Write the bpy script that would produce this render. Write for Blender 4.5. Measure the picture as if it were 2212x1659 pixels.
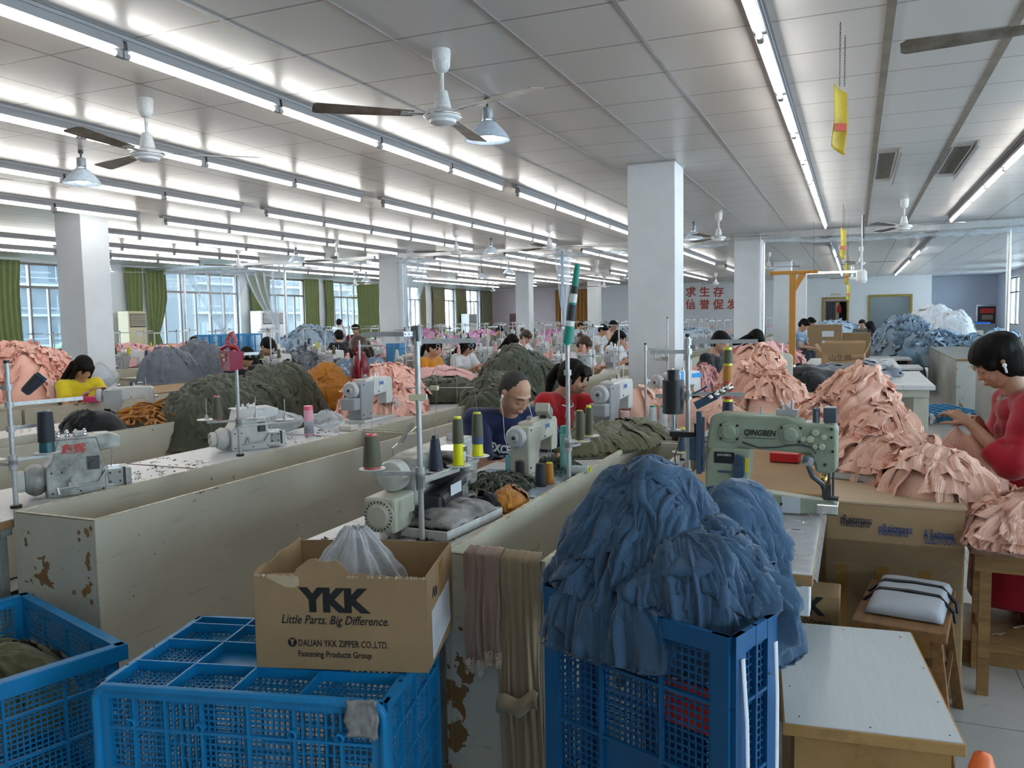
import bpy, bmesh, math, random
from mathutils import Vector, Matrix, noise
PI = math.pi
random.seed(7)
for _o in list(bpy.data.objects): bpy.data.objects.remove(_o)
scene = bpy.context.scene
COL = scene.collection

# ---------------------------------------------------------------- camera
FPX = 1759.7
CAM = Vector((0, 0, 1.5))
R_RIGHT = Vector((0.9218744, 0.3871007, -0.0173374))
R_DOWN = Vector((0.0144126, -0.0789665, -0.9967731))
R_FWD = Vector((-0.3872207, 0.9186497, -0.0783763))
cam_data = bpy.data.cameras.new('camera')
cam_data.sensor_width = 36.0
cam_data.lens = FPX * 36.0 / 2212.0
cam_data.clip_start = 0.05
cam_data.clip_end = 400
cam = bpy.data.objects.new('camera', cam_data)
COL.objects.link(cam)
_b = (R_RIGHT, -R_DOWN, -R_FWD)
cam.matrix_world = Matrix(((_b[0].x, _b[1].x, _b[2].x, CAM.x), (_b[0].y, _b[1].y, _b[2].y, CAM.y),
                           (_b[0].z, _b[1].z, _b[2].z, CAM.z), (0, 0, 0, 1)))
scene.camera = cam

# ---------------------------------------------------------------- world, exposure
world = bpy.data.worlds.new('world')
scene.world = world
world.use_nodes = True
_wn = world.node_tree
_bg = _wn.nodes['Background']
_tc = _wn.nodes.new('ShaderNodeTexCoord')
_mp = _wn.nodes.new('ShaderNodeMapping'); _mp.inputs['Scale'].default_value = (1, 1, 3)
_nz = _wn.nodes.new('ShaderNodeTexNoise'); _nz.inputs['Scale'].default_value = 2.2
_cr = _wn.nodes.new('ShaderNodeValToRGB')
_cr.color_ramp.elements[0].color = (0.84, 0.91, 1.0, 1)
_cr.color_ramp.elements[1].color = (1.0, 1.0, 1.0, 1)
_wn.links.new(_tc.outputs['Generated'], _mp.inputs['Vector'])
_wn.links.new(_mp.outputs['Vector'], _nz.inputs['Vector'])
_wn.links.new(_nz.outputs['Fac'], _cr.inputs['Fac'])
_wn.links.new(_cr.outputs['Color'], _bg.inputs['Color'])
_bg.inputs['Strength'].default_value = 6.5
TUBE_STRENGTH = 11.5
scene.view_settings.view_transform = 'Standard'
scene.view_settings.look = 'None'
scene.view_settings.gamma = 1.0
scene.view_settings.use_curve_mapping = False
scene.view_settings.exposure = 1.3
scene.cycles.max_bounces = 6
scene.cycles.diffuse_bounces = 4
scene.cycles.glossy_bounces = 2
scene.cycles.transmission_bounces = 4
scene.cycles.transparent_max_bounces = 12
scene.cycles.caustics_reflective = False
scene.cycles.caustics_refractive = False

# ---------------------------------------------------------------- layout helpers: a pixel's ray met with a plane
def ray(x, y):
    return R_RIGHT * ((x - 1106) / FPX) + R_DOWN * ((y - 829.5) / FPX) + R_FWD
def at(x, y, z):
    r = ray(x, y); return CAM + r * ((z - CAM.z) / r.z)
def atY(x, y, Y):
    r = ray(x, y); return CAM + r * (Y / r.y)
def atX(x, y, X):
    r = ray(x, y); return CAM + r * (X / r.x)

# ---------------------------------------------------------------- mesh builder
class MB:
    def __init__(s): s.v = []; s.f = []; s.m = []; s.uv = []; s.mi = 0
    def add(s, vs, fs):
        k = len(s.v); s.v += [tuple(v) for v in vs]
        for f in fs: s.f.append(tuple(i + k for i in f)); s.m.append(s.mi)
        return s
    def box(s, c, d, rot=None, taper=1.0):
        x, y, z = d[0] / 2, d[1] / 2, d[2] / 2; t = taper
        vs = [Vector(p) for p in ((-x, -y, -z), (x, -y, -z), (x, y, -z), (-x, y, -z), (-x * t, -y * t, z), (x * t, -y * t, z), (x * t, y * t, z), (-x * t, y * t, z))]
        if rot is not None: vs = [rot @ v for v in vs]
        c = Vector(c)
        return s.add([v + c for v in vs], [(0, 3, 2, 1), (4, 5, 6, 7), (0, 1, 5, 4), (1, 2, 6, 5), (2, 3, 7, 6), (3, 0, 4, 7)])
    def b2(s, a, b):
        a = Vector(a); b = Vector(b); d = b - a
        return s.box((a + b) / 2, (abs(d.x), abs(d.y), abs(d.z)))
    def tube(s, pts, r, n=8, caps=True, closed=False):
        pts = [Vector(p) for p in pts]; m = len(pts)
        rs = r if isinstance(r, (list, tuple)) else [r] * m
        k = len(s.v); up = None; vs = []
        for i, p in enumerate(pts):
            if closed: t = pts[(i + 1) % m] - pts[i - 1]
            else: t = pts[min(i + 1, m - 1)] - pts[max(i - 1, 0)]
            if t.length < 1e-9: t = Vector((0, 0, 1))
            t.normalize()
            if up is None:
                up = Vector((0, 0, 1)) if abs(t.z) < .9 else Vector((1, 0, 0))
            a = up - t * up.dot(t)
            if a.length < 1e-6: a = t.orthogonal()
            a.normalize(); up = a; b = t.cross(a)
            for j in range(n):
                an = 2 * PI * j / n
                vs.append(p + a * (math.cos(an) * rs[i]) + b * (math.sin(an) * rs[i]))
        fs = []
        for i in range(m if closed else m - 1):
            i2 = (i + 1) % m
            for j in range(n):
                j2 = (j + 1) % n
                fs.append((i * n + j, i * n + j2, i2 * n + j2, i2 * n + j))
        if caps and not closed:
            fs.append(tuple(range(n - 1, -1, -1))); fs.append(tuple((m - 1) * n + j for j in range(n)))
        return s.add(vs, fs)
    def cyl(s, a, b, r0, r1=None, n=16, caps=True):
        return s.tube([a, b], [r0, r0 if r1 is None else r1], n, caps)
    def lathe(s, prof, n=20, c=(0, 0, 0), axis='z', caps=True):
        vs = []; c = Vector(c)
        for r, h in prof:
            for j in range(n):
                a = 2 * PI * j / n; x, y = r * math.cos(a), r * math.sin(a)
                p = {'z': (x, y, h), 'y': (x, h, -y), 'x': (h, x, y)}[axis]
                vs.append(Vector(p) + c)
        fs = []
        for i in range(len(prof) - 1):
            for j in range(n):
                j2 = (j + 1) % n; fs.append((i * n + j, i * n + j2, (i + 1) * n + j2, (i + 1) * n + j))
        if caps and prof[0][0] > 1e-5: fs.append(tuple(range(n - 1, -1, -1)))
        if caps and prof[-1][0] > 1e-5: fs.append(tuple((len(prof) - 1) * n + j for j in range(n)))
        return s.add(vs, fs)
    def ell(s, c, r, n=16, m=10, rot=None):
        vs = []; fs = []; c = Vector(c)
        for i in range(m + 1):
            th = PI * i / m
            for j in range(n):
                a = 2 * PI * j / n
                v = Vector((r[0] * math.sin(th) * math.cos(a), r[1] * math.sin(th) * math.sin(a), r[2] * math.cos(th)))
                if rot is not None: v = rot @ v
                vs.append(c + v)
        for i in range(m):
            for j in range(n):
                j2 = (j + 1) % n; fs.append((i * n + j, (i + 1) * n + j, (i + 1) * n + j2, i * n + j2))
        return s.add(vs, fs)
    def prism(s, pts, h0, h1, axis='z', c=(0, 0, 0)):
        n = len(pts); c = Vector(c)
        def q(p, h): return Vector({'z': (p[0], p[1], h), 'y': (p[0], h, p[1]), 'x': (h, p[0], p[1])}[axis]) + c
        vs = [q(p, h0) for p in pts] + [q(p, h1) for p in pts]
        fs = [tuple(range(n - 1, -1, -1)), tuple(range(n, 2 * n))]
        for i in range(n): fs.append((i, (i + 1) % n, n + (i + 1) % n, n + i))
        return s.add(vs, fs)
    def grid(s, fn, nu, nv, uv=False, both=False):
        k = len(s.v); vs = []; fs = []
        for i in range(nu + 1):
            for j in range(nv + 1): vs.append(fn(i / nu, j / nv))
        for i in range(nu):
            for j in range(nv):
                a = i * (nv + 1) + j; fs.append((a, a + nv + 1, a + nv + 2, a + 1))
        return s.add(vs, fs)
    def xf(s, M, k=0):
        for i in range(k, len(s.v)): s.v[i] = tuple(M @ Vector(s.v[i]))
        return s
    def build(s, name, mats, parent=None, smooth=False, bevel=0, loc=None, solid=0, sub=0, autos=False):
        me = bpy.data.meshes.new(name)
        me.from_pydata(s.v, [], s.f)
        bm = bmesh.new(); bm.from_mesh(me); bmesh.ops.recalc_face_normals(bm, faces=bm.faces); bm.to_mesh(me); bm.free()
        if not isinstance(mats, (list, tuple)): mats = [mats]
        for m in mats: me.materials.append(m)
        if len(mats) > 1: me.polygons.foreach_set('material_index', s.m)
        if smooth: me.polygons.foreach_set('use_smooth', [True] * len(me.polygons))
        if autos: me.set_sharp_from_angle(angle=0.7)
        o = bpy.data.objects.new(name, me); COL.objects.link(o)
        if parent is not None: o.parent = parent
        if loc is not None: o.location = loc
        if solid:
            q = o.modifiers.new('s', 'SOLIDIFY'); q.thickness = solid; q.offset = 0
        if bevel:
            q = o.modifiers.new('b', 'BEVEL'); q.width = bevel; q.segments = 2; q.limit_method = 'ANGLE'; q.harden_normals = False
        if sub:
            q = o.modifiers.new('u', 'SUBSURF'); q.levels = sub; q.render_levels = sub
        return o

def tag(o, label=None, cat=None, group=None, kind=None):
    if label: o['label'] = label
    if cat: o['category'] = cat
    if group: o['group'] = group
    if kind: o['kind'] = kind
    return o
def thing(name, label, cat, loc=(0, 0, 0), rz=0, group=None, kind=None, scale=None):
    o = bpy.data.objects.new(name, None); COL.objects.link(o)
    o.empty_display_size = .1
    o.location = loc; o.rotation_euler = (0, 0, rz)
    if scale: o.scale = (scale,) * 3 if not isinstance(scale, (tuple, list)) else scale
    return tag(o, label, cat, group, kind)
def struct(name, mb, m, **k):
    o = mb.build(name, m, **k); o['kind'] = 'structure'; return o
def copy_tree(o, parent=None, loc=None, rz=None, label=None, group=None, rot=None):
    c = o.copy(); COL.objects.link(c)
    if parent is not None: c.parent = parent
    if loc is not None: c.location = loc
    if rz is not None: c.rotation_euler.z = rz
    if rot is not None: c.rotation_euler = rot
    if label: c['label'] = label
    if group: c['group'] = group
    if o.name not in KIDS: KIDS[o.name] = list(o.children)
    for ch in KIDS[o.name]: copy_tree(ch, c)
    return c
KIDS = {}
ORD = ['nearest', 'second', 'third', 'fourth', 'fifth', 'sixth', 'seventh', 'eighth', 'ninth', 'tenth', 'eleventh', 'twelfth', 'thirteenth', 'fourteenth', 'fifteenth', 'sixteenth']

# ---------------------------------------------------------------- materials
def C3(h):
    if isinstance(h, str):
        h = h.lstrip('#'); c = [int(h[i:i + 2], 16) / 255 for i in (0, 2, 4)]
        return tuple((x / 12.92 if x <= .04045 else ((x + .055) / 1.055) ** 2.4) for x in c)
    return tuple(h)
class NT:
    def __init__(s, name):
        s.m = bpy.data.materials.new(name); s.m.use_nodes = True; s.t = s.m.node_tree
        s.b = s.t.nodes['Principled BSDF']; s.out = s.t.nodes['Material Output']
    def n(s, typ, **k):
        q = s.t.nodes.new('ShaderNode' + typ)
        for a, v in k.items():
            if a.startswith('i_'):
                key = a[2:].replace('_', ' ')
                q.inputs[int(key) if key.isdigit() else key].default_value = v
            else: setattr(q, a, v)
        return q
    def l(s, a, b): s.t.links.new(a, b)
    def math(s, op, a, b=None, c=None, clamp=False):
        q = s.n('Math', operation=op, use_clamp=clamp)
        for i, x in enumerate((a, b, c)):
            if x is None: continue
            if isinstance(x, (int, float)): q.inputs[i].default_value = x
            else: s.l(x, q.inputs[i])
        return q.outputs[0]
    def mix(s, f, a, b):
        q = s.n('Mix', data_type='RGBA')
        for i, x in ((0, f), (6, a), (7, b)):
            if isinstance(x, (int, float)): q.inputs[i].default_value = x
            elif isinstance(x, tuple): q.inputs[i].default_value = (*x[:3], 1)
            else: s.l(x, q.inputs[i])
        return q.outputs[2]
    def obj(s, scale=(1, 1, 1), kind='Object'):
        c = s.n('TexCoord'); m = s.n('Mapping'); m.inputs['Scale'].default_value = scale
        s.l(c.outputs[kind], m.inputs['Vector']); return m.outputs['Vector']
    def noise(s, vec, scale, detail=3, rough=.55):
        q = s.n('TexNoise'); q.inputs['Scale'].default_value = scale; q.inputs['Detail'].default_value = detail; q.inputs['Roughness'].default_value = rough
        if vec is not None: s.l(vec, q.inputs['Vector'])
        return q.outputs['Fac']
    def ramp(s, v, lo, hi):
        q = s.n('MapRange'); q.inputs['From Min'].default_value = lo; q.inputs['From Max'].default_value = hi; s.l(v, q.inputs['Value']); return q.outputs[0]
    def bump(s, h, strength=.3, dist=.01):
        q = s.n('Bump'); q.inputs['Strength'].default_value = strength; q.inputs['Distance'].default_value = dist
        s.l(h, q.inputs['Height']); s.l(q.outputs[0], s.b.inputs['Normal']); return q
MATS = {}
def mat(name, c, rough=.55, metal=0.0, var=0.0, vs=6.0, c2=None, bump=0.0, bs=60.0, spots=None, sheen=0, spec=None, coat=0):
    if name in MATS: return MATS[name]
    t = NT(name); c = C3(c); base = c
    t.b.inputs['Roughness'].default_value = rough; t.b.inputs['Metallic'].default_value = metal
    if spec is not None: t.b.inputs['Specular IOR Level'].default_value = spec
    if coat: t.b.inputs['Coat Weight'].default_value = coat
    if sheen: t.b.inputs['Sheen Weight'].default_value = sheen
    t.b.inputs['Base Color'].default_value = (*c, 1)
    vec = None
    if var or bump or spots: vec = t.obj()
    if var:
        c2v = C3(c2) if c2 else tuple(x * (1 - var) for x in c)
        f = t.ramp(t.noise(vec, vs, 5, .62), .35, .68)
        base = t.mix(f, c2v, c)
    if spots:   # (colour, threshold, scale)
        f = t.ramp(t.noise(vec, spots[2], 4, .7), spots[1], spots[1] + .03)
        base = t.mix(f, base, C3(spots[0]))
    if not isinstance(base, tuple): t.l(base, t.b.inputs['Base Color'])
    if bump: t.bump(t.noise(vec, bs, 3), bump, .004)
    MATS[name] = t.m; return t.m
def emis(name, c, s):
    if name in MATS: return MATS[name]
    t = NT(name); t.b.inputs['Base Color'].default_value = (*C3(c), 1)
    t.b.inputs['Emission Color'].default_value = (*C3(c), 1); t.b.inputs['Emission Strength'].default_value = s
    MATS[name] = t.m; return t.m
def film(name, c=(.9, .93, .96), a=.25, rough=.12, wr=0.0, ws=14):
    """clear plastic or glass: mostly see-through with a glossy skin"""
    if name in MATS: return MATS[name]
    t = NT(name); tr = t.n('BsdfTransparent'); tr.inputs[0].default_value = (*[min(1, x + .05) for x in c], 1)
    mx = t.n('MixShader'); t.b.inputs['Base Color'].default_value = (*c, 1); t.b.inputs['Roughness'].default_value = rough
    lw = t.n('LayerWeight'); lw.inputs[0].default_value = .35
    f = t.math('ADD', t.math('MULTIPLY', lw.outputs['Facing'], .55), a, clamp=True)
    t.l(f, mx.inputs[0]); t.l(tr.outputs[0], mx.inputs[1]); t.l(t.b.outputs[0], mx.inputs[2]); t.l(mx.outputs[0], t.out.inputs[0])
    if wr: t.bump(t.noise(t.obj(), ws, 4, .7), wr, .02)
    MATS[name] = t.m; return t.m

_bake_scene = bpy.data.scenes.new('bake')
def bake(tmp):
    """evaluates one temporary object alone and returns its mesh"""
    _bake_scene.collection.objects.link(tmp); vl = _bake_scene.view_layers[0]; vl.update()
    me = bpy.data.meshes.new_from_object(tmp.evaluated_get(vl.depsgraph))
    bpy.data.objects.remove(tmp); return me
def text(body, size, parent, mtx, m, extrude=.0008, name='lettering', width=None, shear=0, bold=0, align='CENTER', spacing=1.0):
    cu = bpy.data.curves.new(name, 'FONT'); cu.body = body; cu.size = size; cu.extrude = extrude
    cu.align_x = align; cu.align_y = 'CENTER'; cu.shear = shear; cu.offset = bold; cu.space_character = spacing
    cu.resolution_u = 3
    me = bake(bpy.data.objects.new('tmp', cu)); me.name = name
    me.materials.clear(); me.materials.append(m)
    if width:
        xs = [v.co.x for v in me.vertices]
        if xs:
            k = width / (max(xs) - min(xs)); me.transform(Matrix.Diagonal((k, 1, 1, 1)))
    o = bpy.data.objects.new(name, me); COL.objects.link(o)
    if parent is not None: o.parent = parent
    o.matrix_local = mtx
    return o
def frame(origin, xdir, ydir):
    x = Vector(xdir).normalized(); y = Vector(ydir); y = (y - x * y.dot(x)).normalized(); z = x.cross(y); o = Vector(origin)
    return Matrix(((x.x, y.x, z.x, o.x), (x.y, y.y, z.y, o.y), (x.z, y.z, z.z, o.z), (0, 0, 0, 1)))
# ================================================================ THE ROOM
CZ = 2.98            # ceiling height
XL, XR, YN, YF = -16.2, 5.3, -4.0, 36.0
def ceiling_mat():
    t = NT('ceiling tile'); tc = t.n('TexCoord'); sp = t.n('SeparateXYZ'); t.l(tc.outputs['Object'], sp.inputs[0])
    def saw(v, off, per):   # 0..1 within a cell
        return t.math('FRACT', t.math('DIVIDE', t.math('SUBTRACT', v, off), per))
    fx, fy = saw(sp.outputs[0], -12 + .14, .6), saw(sp.outputs[1], -6 + 3.24, .6)
    def edge(f, w): return t.math('GREATER_THAN', t.math('ABSOLUTE', t.math('SUBTRACT', f, .5)), .5 - w)
    bx, by = edge(fx, .017), edge(fy, .011)
    bar = t.math('MAXIMUM', bx, by)
    nv = t.noise(tc.outputs['Object'], .9, 4)
    # every tile a little different
    cx = t.math('FLOOR', t.math('DIVIDE', t.math('SUBTRACT', sp.outputs[0], .14), .6)); cy = t.math('FLOOR', t.math('DIVIDE', t.math('SUBTRACT', sp.outputs[1], 3.24), .6))
    cv = t.n('CombineXYZ'); t.l(cx, cv.inputs[0]); t.l(cy, cv.inputs[1]); wn = t.n('TexWhiteNoise', noise_dimensions='2D'); t.l(cv.outputs[0], wn.inputs[0])
    tone = t.math('ADD', t.math('MULTIPLY', wn.outputs[0], .10), t.math('MULTIPLY', nv, .35))
    base = t.mix(tone, (.64, .625, .61), (.50, .485, .465))
    col = t.mix(bar, base, (.22, .21, .195))
    stain = t.ramp(t.noise(tc.outputs['Object'], .45, 6, .75), .69, .74)
    col = t.mix(t.math('MULTIPLY', stain, .35), col, (.33, .24, .15))
    t.l(col, t.b.inputs['Base Color'])
    t.b.inputs['Roughness'].default_value = .30
    t.b.inputs['Specular IOR Level'].default_value = .4
    # basket-weave embossing
    br = t.n('TexBrick'); br.inputs['Scale'].default_value = 1; br.inputs['Brick Width'].default_value = .035; br.inputs['Row Height'].default_value = .012
    br.inputs['Mortar Size'].default_value = .0022; t.l(tc.outputs['Object'], br.inputs['Vector'])
    h = t.math('ADD', t.math('MULTIPLY', br.outputs['Fac'], -.25), t.math('MULTIPLY', bar, 1.0))
    t.bump(h, .35, .006)
    return t.m
M_CEIL = ceiling_mat()
def floor_mat():
    t = NT('floor tile'); tc = t.n('TexCoord'); sp = t.n('SeparateXYZ'); t.l(tc.outputs['Object'], sp.inputs[0])
    def line(v, off): 
        f = t.math('FRACT', t.math('DIVIDE', t.math('SUBTRACT', v, off), .6)); return t.math('GREATER_THAN', t.math('ABSOLUTE', t.math('SUBTRACT', f, .5)), .496)
    ln = t.math('MAXIMUM', line(sp.outputs[0], -17.4 + .042), line(sp.outputs[1], -6 + 3.287 - .6))
    nv = t.ramp(t.noise(tc.outputs['Object'], 1.3, 6, .65), .3, .7)
    col = t.mix(nv, (.40, .385, .36), (.52, .51, .49))
    dirt = t.ramp(t.noise(tc.outputs['Object'], 7, 5, .7), .62, .70)
    col = t.mix(t.math('MULTIPLY', dirt, .35), col, (.22, .20, .18))
    col = t.mix(ln, col, (.10, .09, .08))
    t.l(col, t.b.inputs['Base Color']); t.b.inputs['Roughness'].default_value = .28
    return t.m
M_FLOOR = floor_mat()
M_WALL = mat('white wall paint', (.72, .74, .76), .7, var=.06, vs=1.5)
M_WALLBLUE = mat('pale bluish wall paint', (.66, .70, .76), .7, var=.05, vs=1.2)
M_PINK = mat('pinkish wall paint', (.62, .52, .54), .75, var=.08, vs=1.5)
M_PILLAR = mat('pillar paint', (.66, .68, .70), .65, var=.10, vs=2.2, bump=.25, bs=25, spots=((.38, .38, .38), .735, 22))
M_ALU = mat('aluminium', (.58, .59, .6), .35, .85, var=.15, vs=20)
M_STEEL = mat('steel tube', (.50, .50, .49), .38, .35, var=.2, vs=30)
M_WHITE = mat('white enamel', (.80, .81, .82), .4, var=.06, vs=12)
M_WHITED = mat('worn white enamel', (.70, .71, .71), .45, var=.25, vs=60, spots=((.25, .24, .22), .66, 60))
M_BLACK = mat('black plastic', (.012, .012, .014), .4)
M_DARK = mat('dark metal', (.06, .06, .065), .45, .4)
M_TBAR = mat('dirty ceiling bar', (.27, .235, .19), .55, .2, var=.3, vs=5)
M_BRONZE = mat('window aluminium', (.16, .14, .13), .4, .5)
M_TUBE = emis('lit fluorescent tube', (1.0, .975, .93), TUBE_STRENGTH)
M_TUBEOFF = mat('unlit fluorescent tube', (.75, .77, .78), .3)
M_GLASS = film('window glass', (.8, .9, .95), .06, .05)
M_PLASTIC = film('clear plastic sheet', (.80, .84, .88), .22, .15, .6, 9)

struct('floor', MB().b2((XL - .3, YN - .3, -.1), (XR + 2.2, 39.2, 0)), M_FLOOR)
struct('ceiling', MB().b2((XL - .3, YN - .3, CZ), (XR + 2.2, 39.2, CZ + .12)), M_CEIL)
# wide dirty bars on the right-hand side
for k, x in enumerate((.14, .74)):
    struct('trim_%d' % (k + 1), MB().b2((x - .022, -2, CZ - .006), (x + .022, 15.0, CZ + .002)), M_TBAR)
for k, x in enumerate((-.46 - .6, -1.66, -2.26, -2.86)):
    struct('trim_%d' % (k + 3), MB().b2((x - .010, -2, CZ - .005), (x + .010, 15.0, CZ + .002)), M_ALU)
struct('wall_back', MB().b2((XL, YN - .2, 0), (XR, YN, CZ)), M_WALL)
# ---- left wall with window openings, from the window sizes (y0, y1)
WZ0, WZ1, WT = 1.0, 2.9, 2.38
WINS = [(4.2, 7.2), (11.3, 13.95), (15.35, 18.55), (19.75, 21.6), (22.9, 25.2), (26.9, 29.2), (30.5, 32.2), (33.2, 34.7)]
wl = MB(); y = YN
for a, b in WINS:
    wl.b2((XL - .24, y, 0), (XL, a, CZ)); wl.b2((XL - .24, a, 0), (XL, b, WZ0)); wl.b2((XL - .24, a, WZ1), (XL, b, CZ)); y = b
wl.b2((XL - .24, y, 0), (XL, YF + .2, CZ))
struct('wall_left', wl, M_WALL)
for k, (a, b) in enumerate(WINS):
    f = MB(); X0 = XL - .12; w = .045
    nm = 3 if b - a > 2.3 else 2
    ys = [a + (b - a) * i / nm for i in range(nm + 1)]
    for i, yy in enumerate(ys):
        yy = min(max(yy, a + w / 2), b - w / 2)
        f.b2((X0 - .04, yy - w / 2, WZ0), (X0 + .04, yy + w / 2, WZ1))
    for z in (WZ0 + w / 2, WT, WZ1 - w / 2): f.b2((X0 - .045, a, z - w / 2), (X0 + .045, b, z + w / 2))
    for i in range(nm):
        m_ = (ys[i] + ys[i + 1]) / 2; f.b2((X0 - .03, m_ - .018, WZ0), (X0 + .03, m_ + .018, WT))
    o = struct('window_%d' % (k + 1), f, M_BRONZE)
    g = MB().b2((X0 - .004, a + .02, WZ0 + .02), (X0 + .004, b - .02, WZ1 - .02)).build('pane', M_GLASS, o)
    MB().b2((XL - .2, a, WZ0 - .04), (XL + .05, b, WZ0)).build('window_sill', M_WHITE, o)
# ---- far wall: pink part, slogan part, doorway, serving window, then a set-back part
struct('wall_far_pink', MB().b2((XL, YF, 0), (-11.2, YF + .2, CZ)), M_PINK)
fw = MB()
DX0, DX1, DZ = -1.2, -.32, 2.13
VX0, VX1, VZ0, VZ1 = .55, 2.0, .88, 2.17
fw.b2((-11.2, YF, 0), (DX0, YF + .2, CZ)); fw.b2((DX0, YF, DZ), (DX1, YF + .2, CZ)); fw.b2((DX1, YF, 0), (VX0, YF + .2, CZ))
fw.b2((VX0, YF, 0), (VX1, YF + .2, VZ0)); fw.b2((VX0, YF, VZ1), (VX1, YF + .2, CZ)); fw.b2((VX1, YF, 0), (2.75, YF + .2, CZ))
fw.b2((2.55, YF + .2, 0), (2.75, 38.7, CZ))
struct('wall_far', fw, M_WALL)
struct('wall_far_corner', MB().b2((2.75, 38.6, 0), (XR + .2, 38.8, CZ)), M_WALLBLUE)
M_YFR = mat('yellow ochre painted frame', (.33, .24, .04), .5, var=.2, vs=8)
fr = MB()
for a, b in (((DX0 - .07, YF - .04, 0), (DX0, YF + .2, DZ + .07)), ((DX1, YF - .04, 0), (DX1 + .07, YF + .2, DZ + .07)), ((DX0, YF - .04, DZ), (DX1, YF + .2, DZ + .07))): fr.b2(a, b)
d1 = struct('door_1', fr, M_YFR)
fr = MB()
for a, b in (((VX0 - .08, YF - .04, VZ0 - .08), (VX0, YF + .2, VZ1 + .08)), ((VX1, YF - .04, VZ0 - .08), (VX1 + .08, YF + .2, VZ1 + .08)), ((VX0, YF - .04, VZ1), (VX1, YF + .2, VZ1 + .08)), ((VX0, YF - .04, VZ0 - .08), (VX1, YF + .2, VZ0))): fr.b2(a, b)
w9 = struct('window_9', fr, M_YFR)
MB().b2((VX0, YF + .09, VZ0), (VX1, YF + .10, VZ1)).build('pane', M_GLASS, w9)
# the rooms behind the doorway and the serving window
struct('wall_far_room', MB().b2((-2.4, 38.6, 0), (2.55, 38.8, CZ)).b2((-2.6, YF + .2, 0), (-2.4, 38.8, CZ)).b2((.05, YF + .2, 0), (.2, 38.6, CZ)), M_WALL)
# ---- right wall: windows at its far end, nearer unseen ones added for daylight fill
rw = MB(); y = YN
RW = [(-3, 0), (1, 4), (5, 8), (9, 12), (13, 15), (17, 19.5), (20.5, 23), (24.5, 27.0), (29.0, 31.5), (33.5, 36.0)]
for a, b in RW:
    rw.b2((XR, y, 0), (XR + .24, a, CZ)); rw.b2((XR, a, 0), (XR + .24, b, 1.0)); rw.b2((XR, a, 2.75), (XR + .24, b, CZ)); y = b
rw.b2((XR, y, 0), (XR + .24, 38.8, CZ)); struct('wall_right', rw, M_WALLBLUE)
for k, (a, b) in enumerate(RW):
    f = MB()
    for yy in (a + .02, (a + b) / 2, b - .02): f.b2((XR + .08, yy - .02, 1), (XR + .16, yy + .02, 2.75))
    for z in (1.02, 2.2, 2.73): f.b2((XR + .08, a, z - .02), (XR + .16, b, z + .02))
    o = struct('window_%d' % (10 + k), f, M_BRONZE)
    MB().b2((XR + .115, a + .02, 1.02), (XR + .125, b - .02, 2.73)).build('pane', M_GLASS, o)
# ---- pillars
PW = .46
def pillar(x, y):
    m = MB().b2((x, y, 0), (x + PW, y + .42, CZ - .002))
    o = struct('pillar', m, M_PILLAR, bevel=.006)
    MB().b2((x - .012, y - .012, CZ - .014), (x + PW + .012, y + .432, CZ - .001)).build('trim', M_ALU, o)
for x, y in ((-2.05, 7.82), (-9.5, 7.5), (-9.53, 15.3), (-2.06, 15.45), (-2.08, 23.5), (-10.15, 24.5), (-9.9, 31.4), (-2.1, 31.3)):
    pillar(x, y)
# slogan on the far wall in red characters
M_RED = mat('red sign paint', (.45, .045, .02), .5)
sl = thing('wall_slogan', 'red painted Chinese slogan characters on the far grey wall', 'sign', (-6, YF - .01, 2.2))
_cw = (atY(1548, 630, YF) - atY(1492, 630, YF)).x / 2
for row, (chars, x0, yc) in enumerate((('\u8d28\u91cf\u6c42\u751f\u5b58', 1492 - 60, 632), ('\u4ee5\u4fe1\u8a89\u4fc3\u53d1\u5c55', 1492 - 30, 659))):
    for i, ch in enumerate(chars):
        px_ = x0 + 30 * i
        if 1360 < px_ < 1470 or 1590 < px_: continue
        p = atY(px_, yc, YF - .015)
        text(ch, .46, sl, Matrix.Translation(p - Vector(sl.location)) @ Matrix.Rotation(PI / 2, 4, 'X'), M_RED, .004, 'character', bold=.008)
# ---- outside: ground, trees and blocks of flats
struct('ground_outside', MB().b2((-140, -60, -7.2), (XL - 3, 120, -7.0)), mat('outside ground', (.05, .06, .045), .9))
M_FLAT = mat('apartment facade', (.045, .060, .080), .8, var=.1, vs=.4)
M_FLATW = mat('apartment trim', (.13, .145, .16), .7)
M_FLATG = mat('apartment glazing', (.02, .035, .05), .3)
def apartment(x, y0, y1, h, label, tone=None):
    t = thing('apartment_building', label, 'building', (x, (y0 + y1) / 2, -7)); L = (y1 - y0) / 2
    w = MB(); w.b2((-6, -L, 0), (0, L, h)); g = w; z = 1.2; faces = [0, 1, 2]
    while z < h - 2.2:
        yy = -L + 1
        while yy < L - 2:
            w.mi = 2; g.b2((0, yy, z), (.06, yy + 1.5, z + 1.6)); w.mi = 1; w.b2((.05, yy + .7, z), (.1, yy + .8, z + 1.6))
            yy += 3.1
        w.mi = 1; w.b2((0, -L, z - .55), (.9, L, z - .4)); w.b2((.84, -L, z - .4), (.9, L, z - .32)); w.b2((.84, -L, z + .22), (.9, L, z + .3)); z += 3.0
    w.build('facade', [tone or M_FLAT, M_FLATW, M_FLATG], t)
apartment(-75, 20, 62, 26, 'blue grey block of flats seen through the big window beside the near pillar')
apartment(-62, 64, 92, 24, 'grey block of flats with white balconies seen between the clear plastic curtains', mat('apartment facade grey', (.055, .062, .072), .8))
apartment(-70, 100, 118, 17, 'low pale building with brownish roof seen through the far windows', mat('pale house wall', (.12, .095, .08), .8))
M_LEAF = mat('tree leaves', (.045, .075, .03), .9, var=.5, vs=2.5, c2=(.022, .04, .016))
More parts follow.
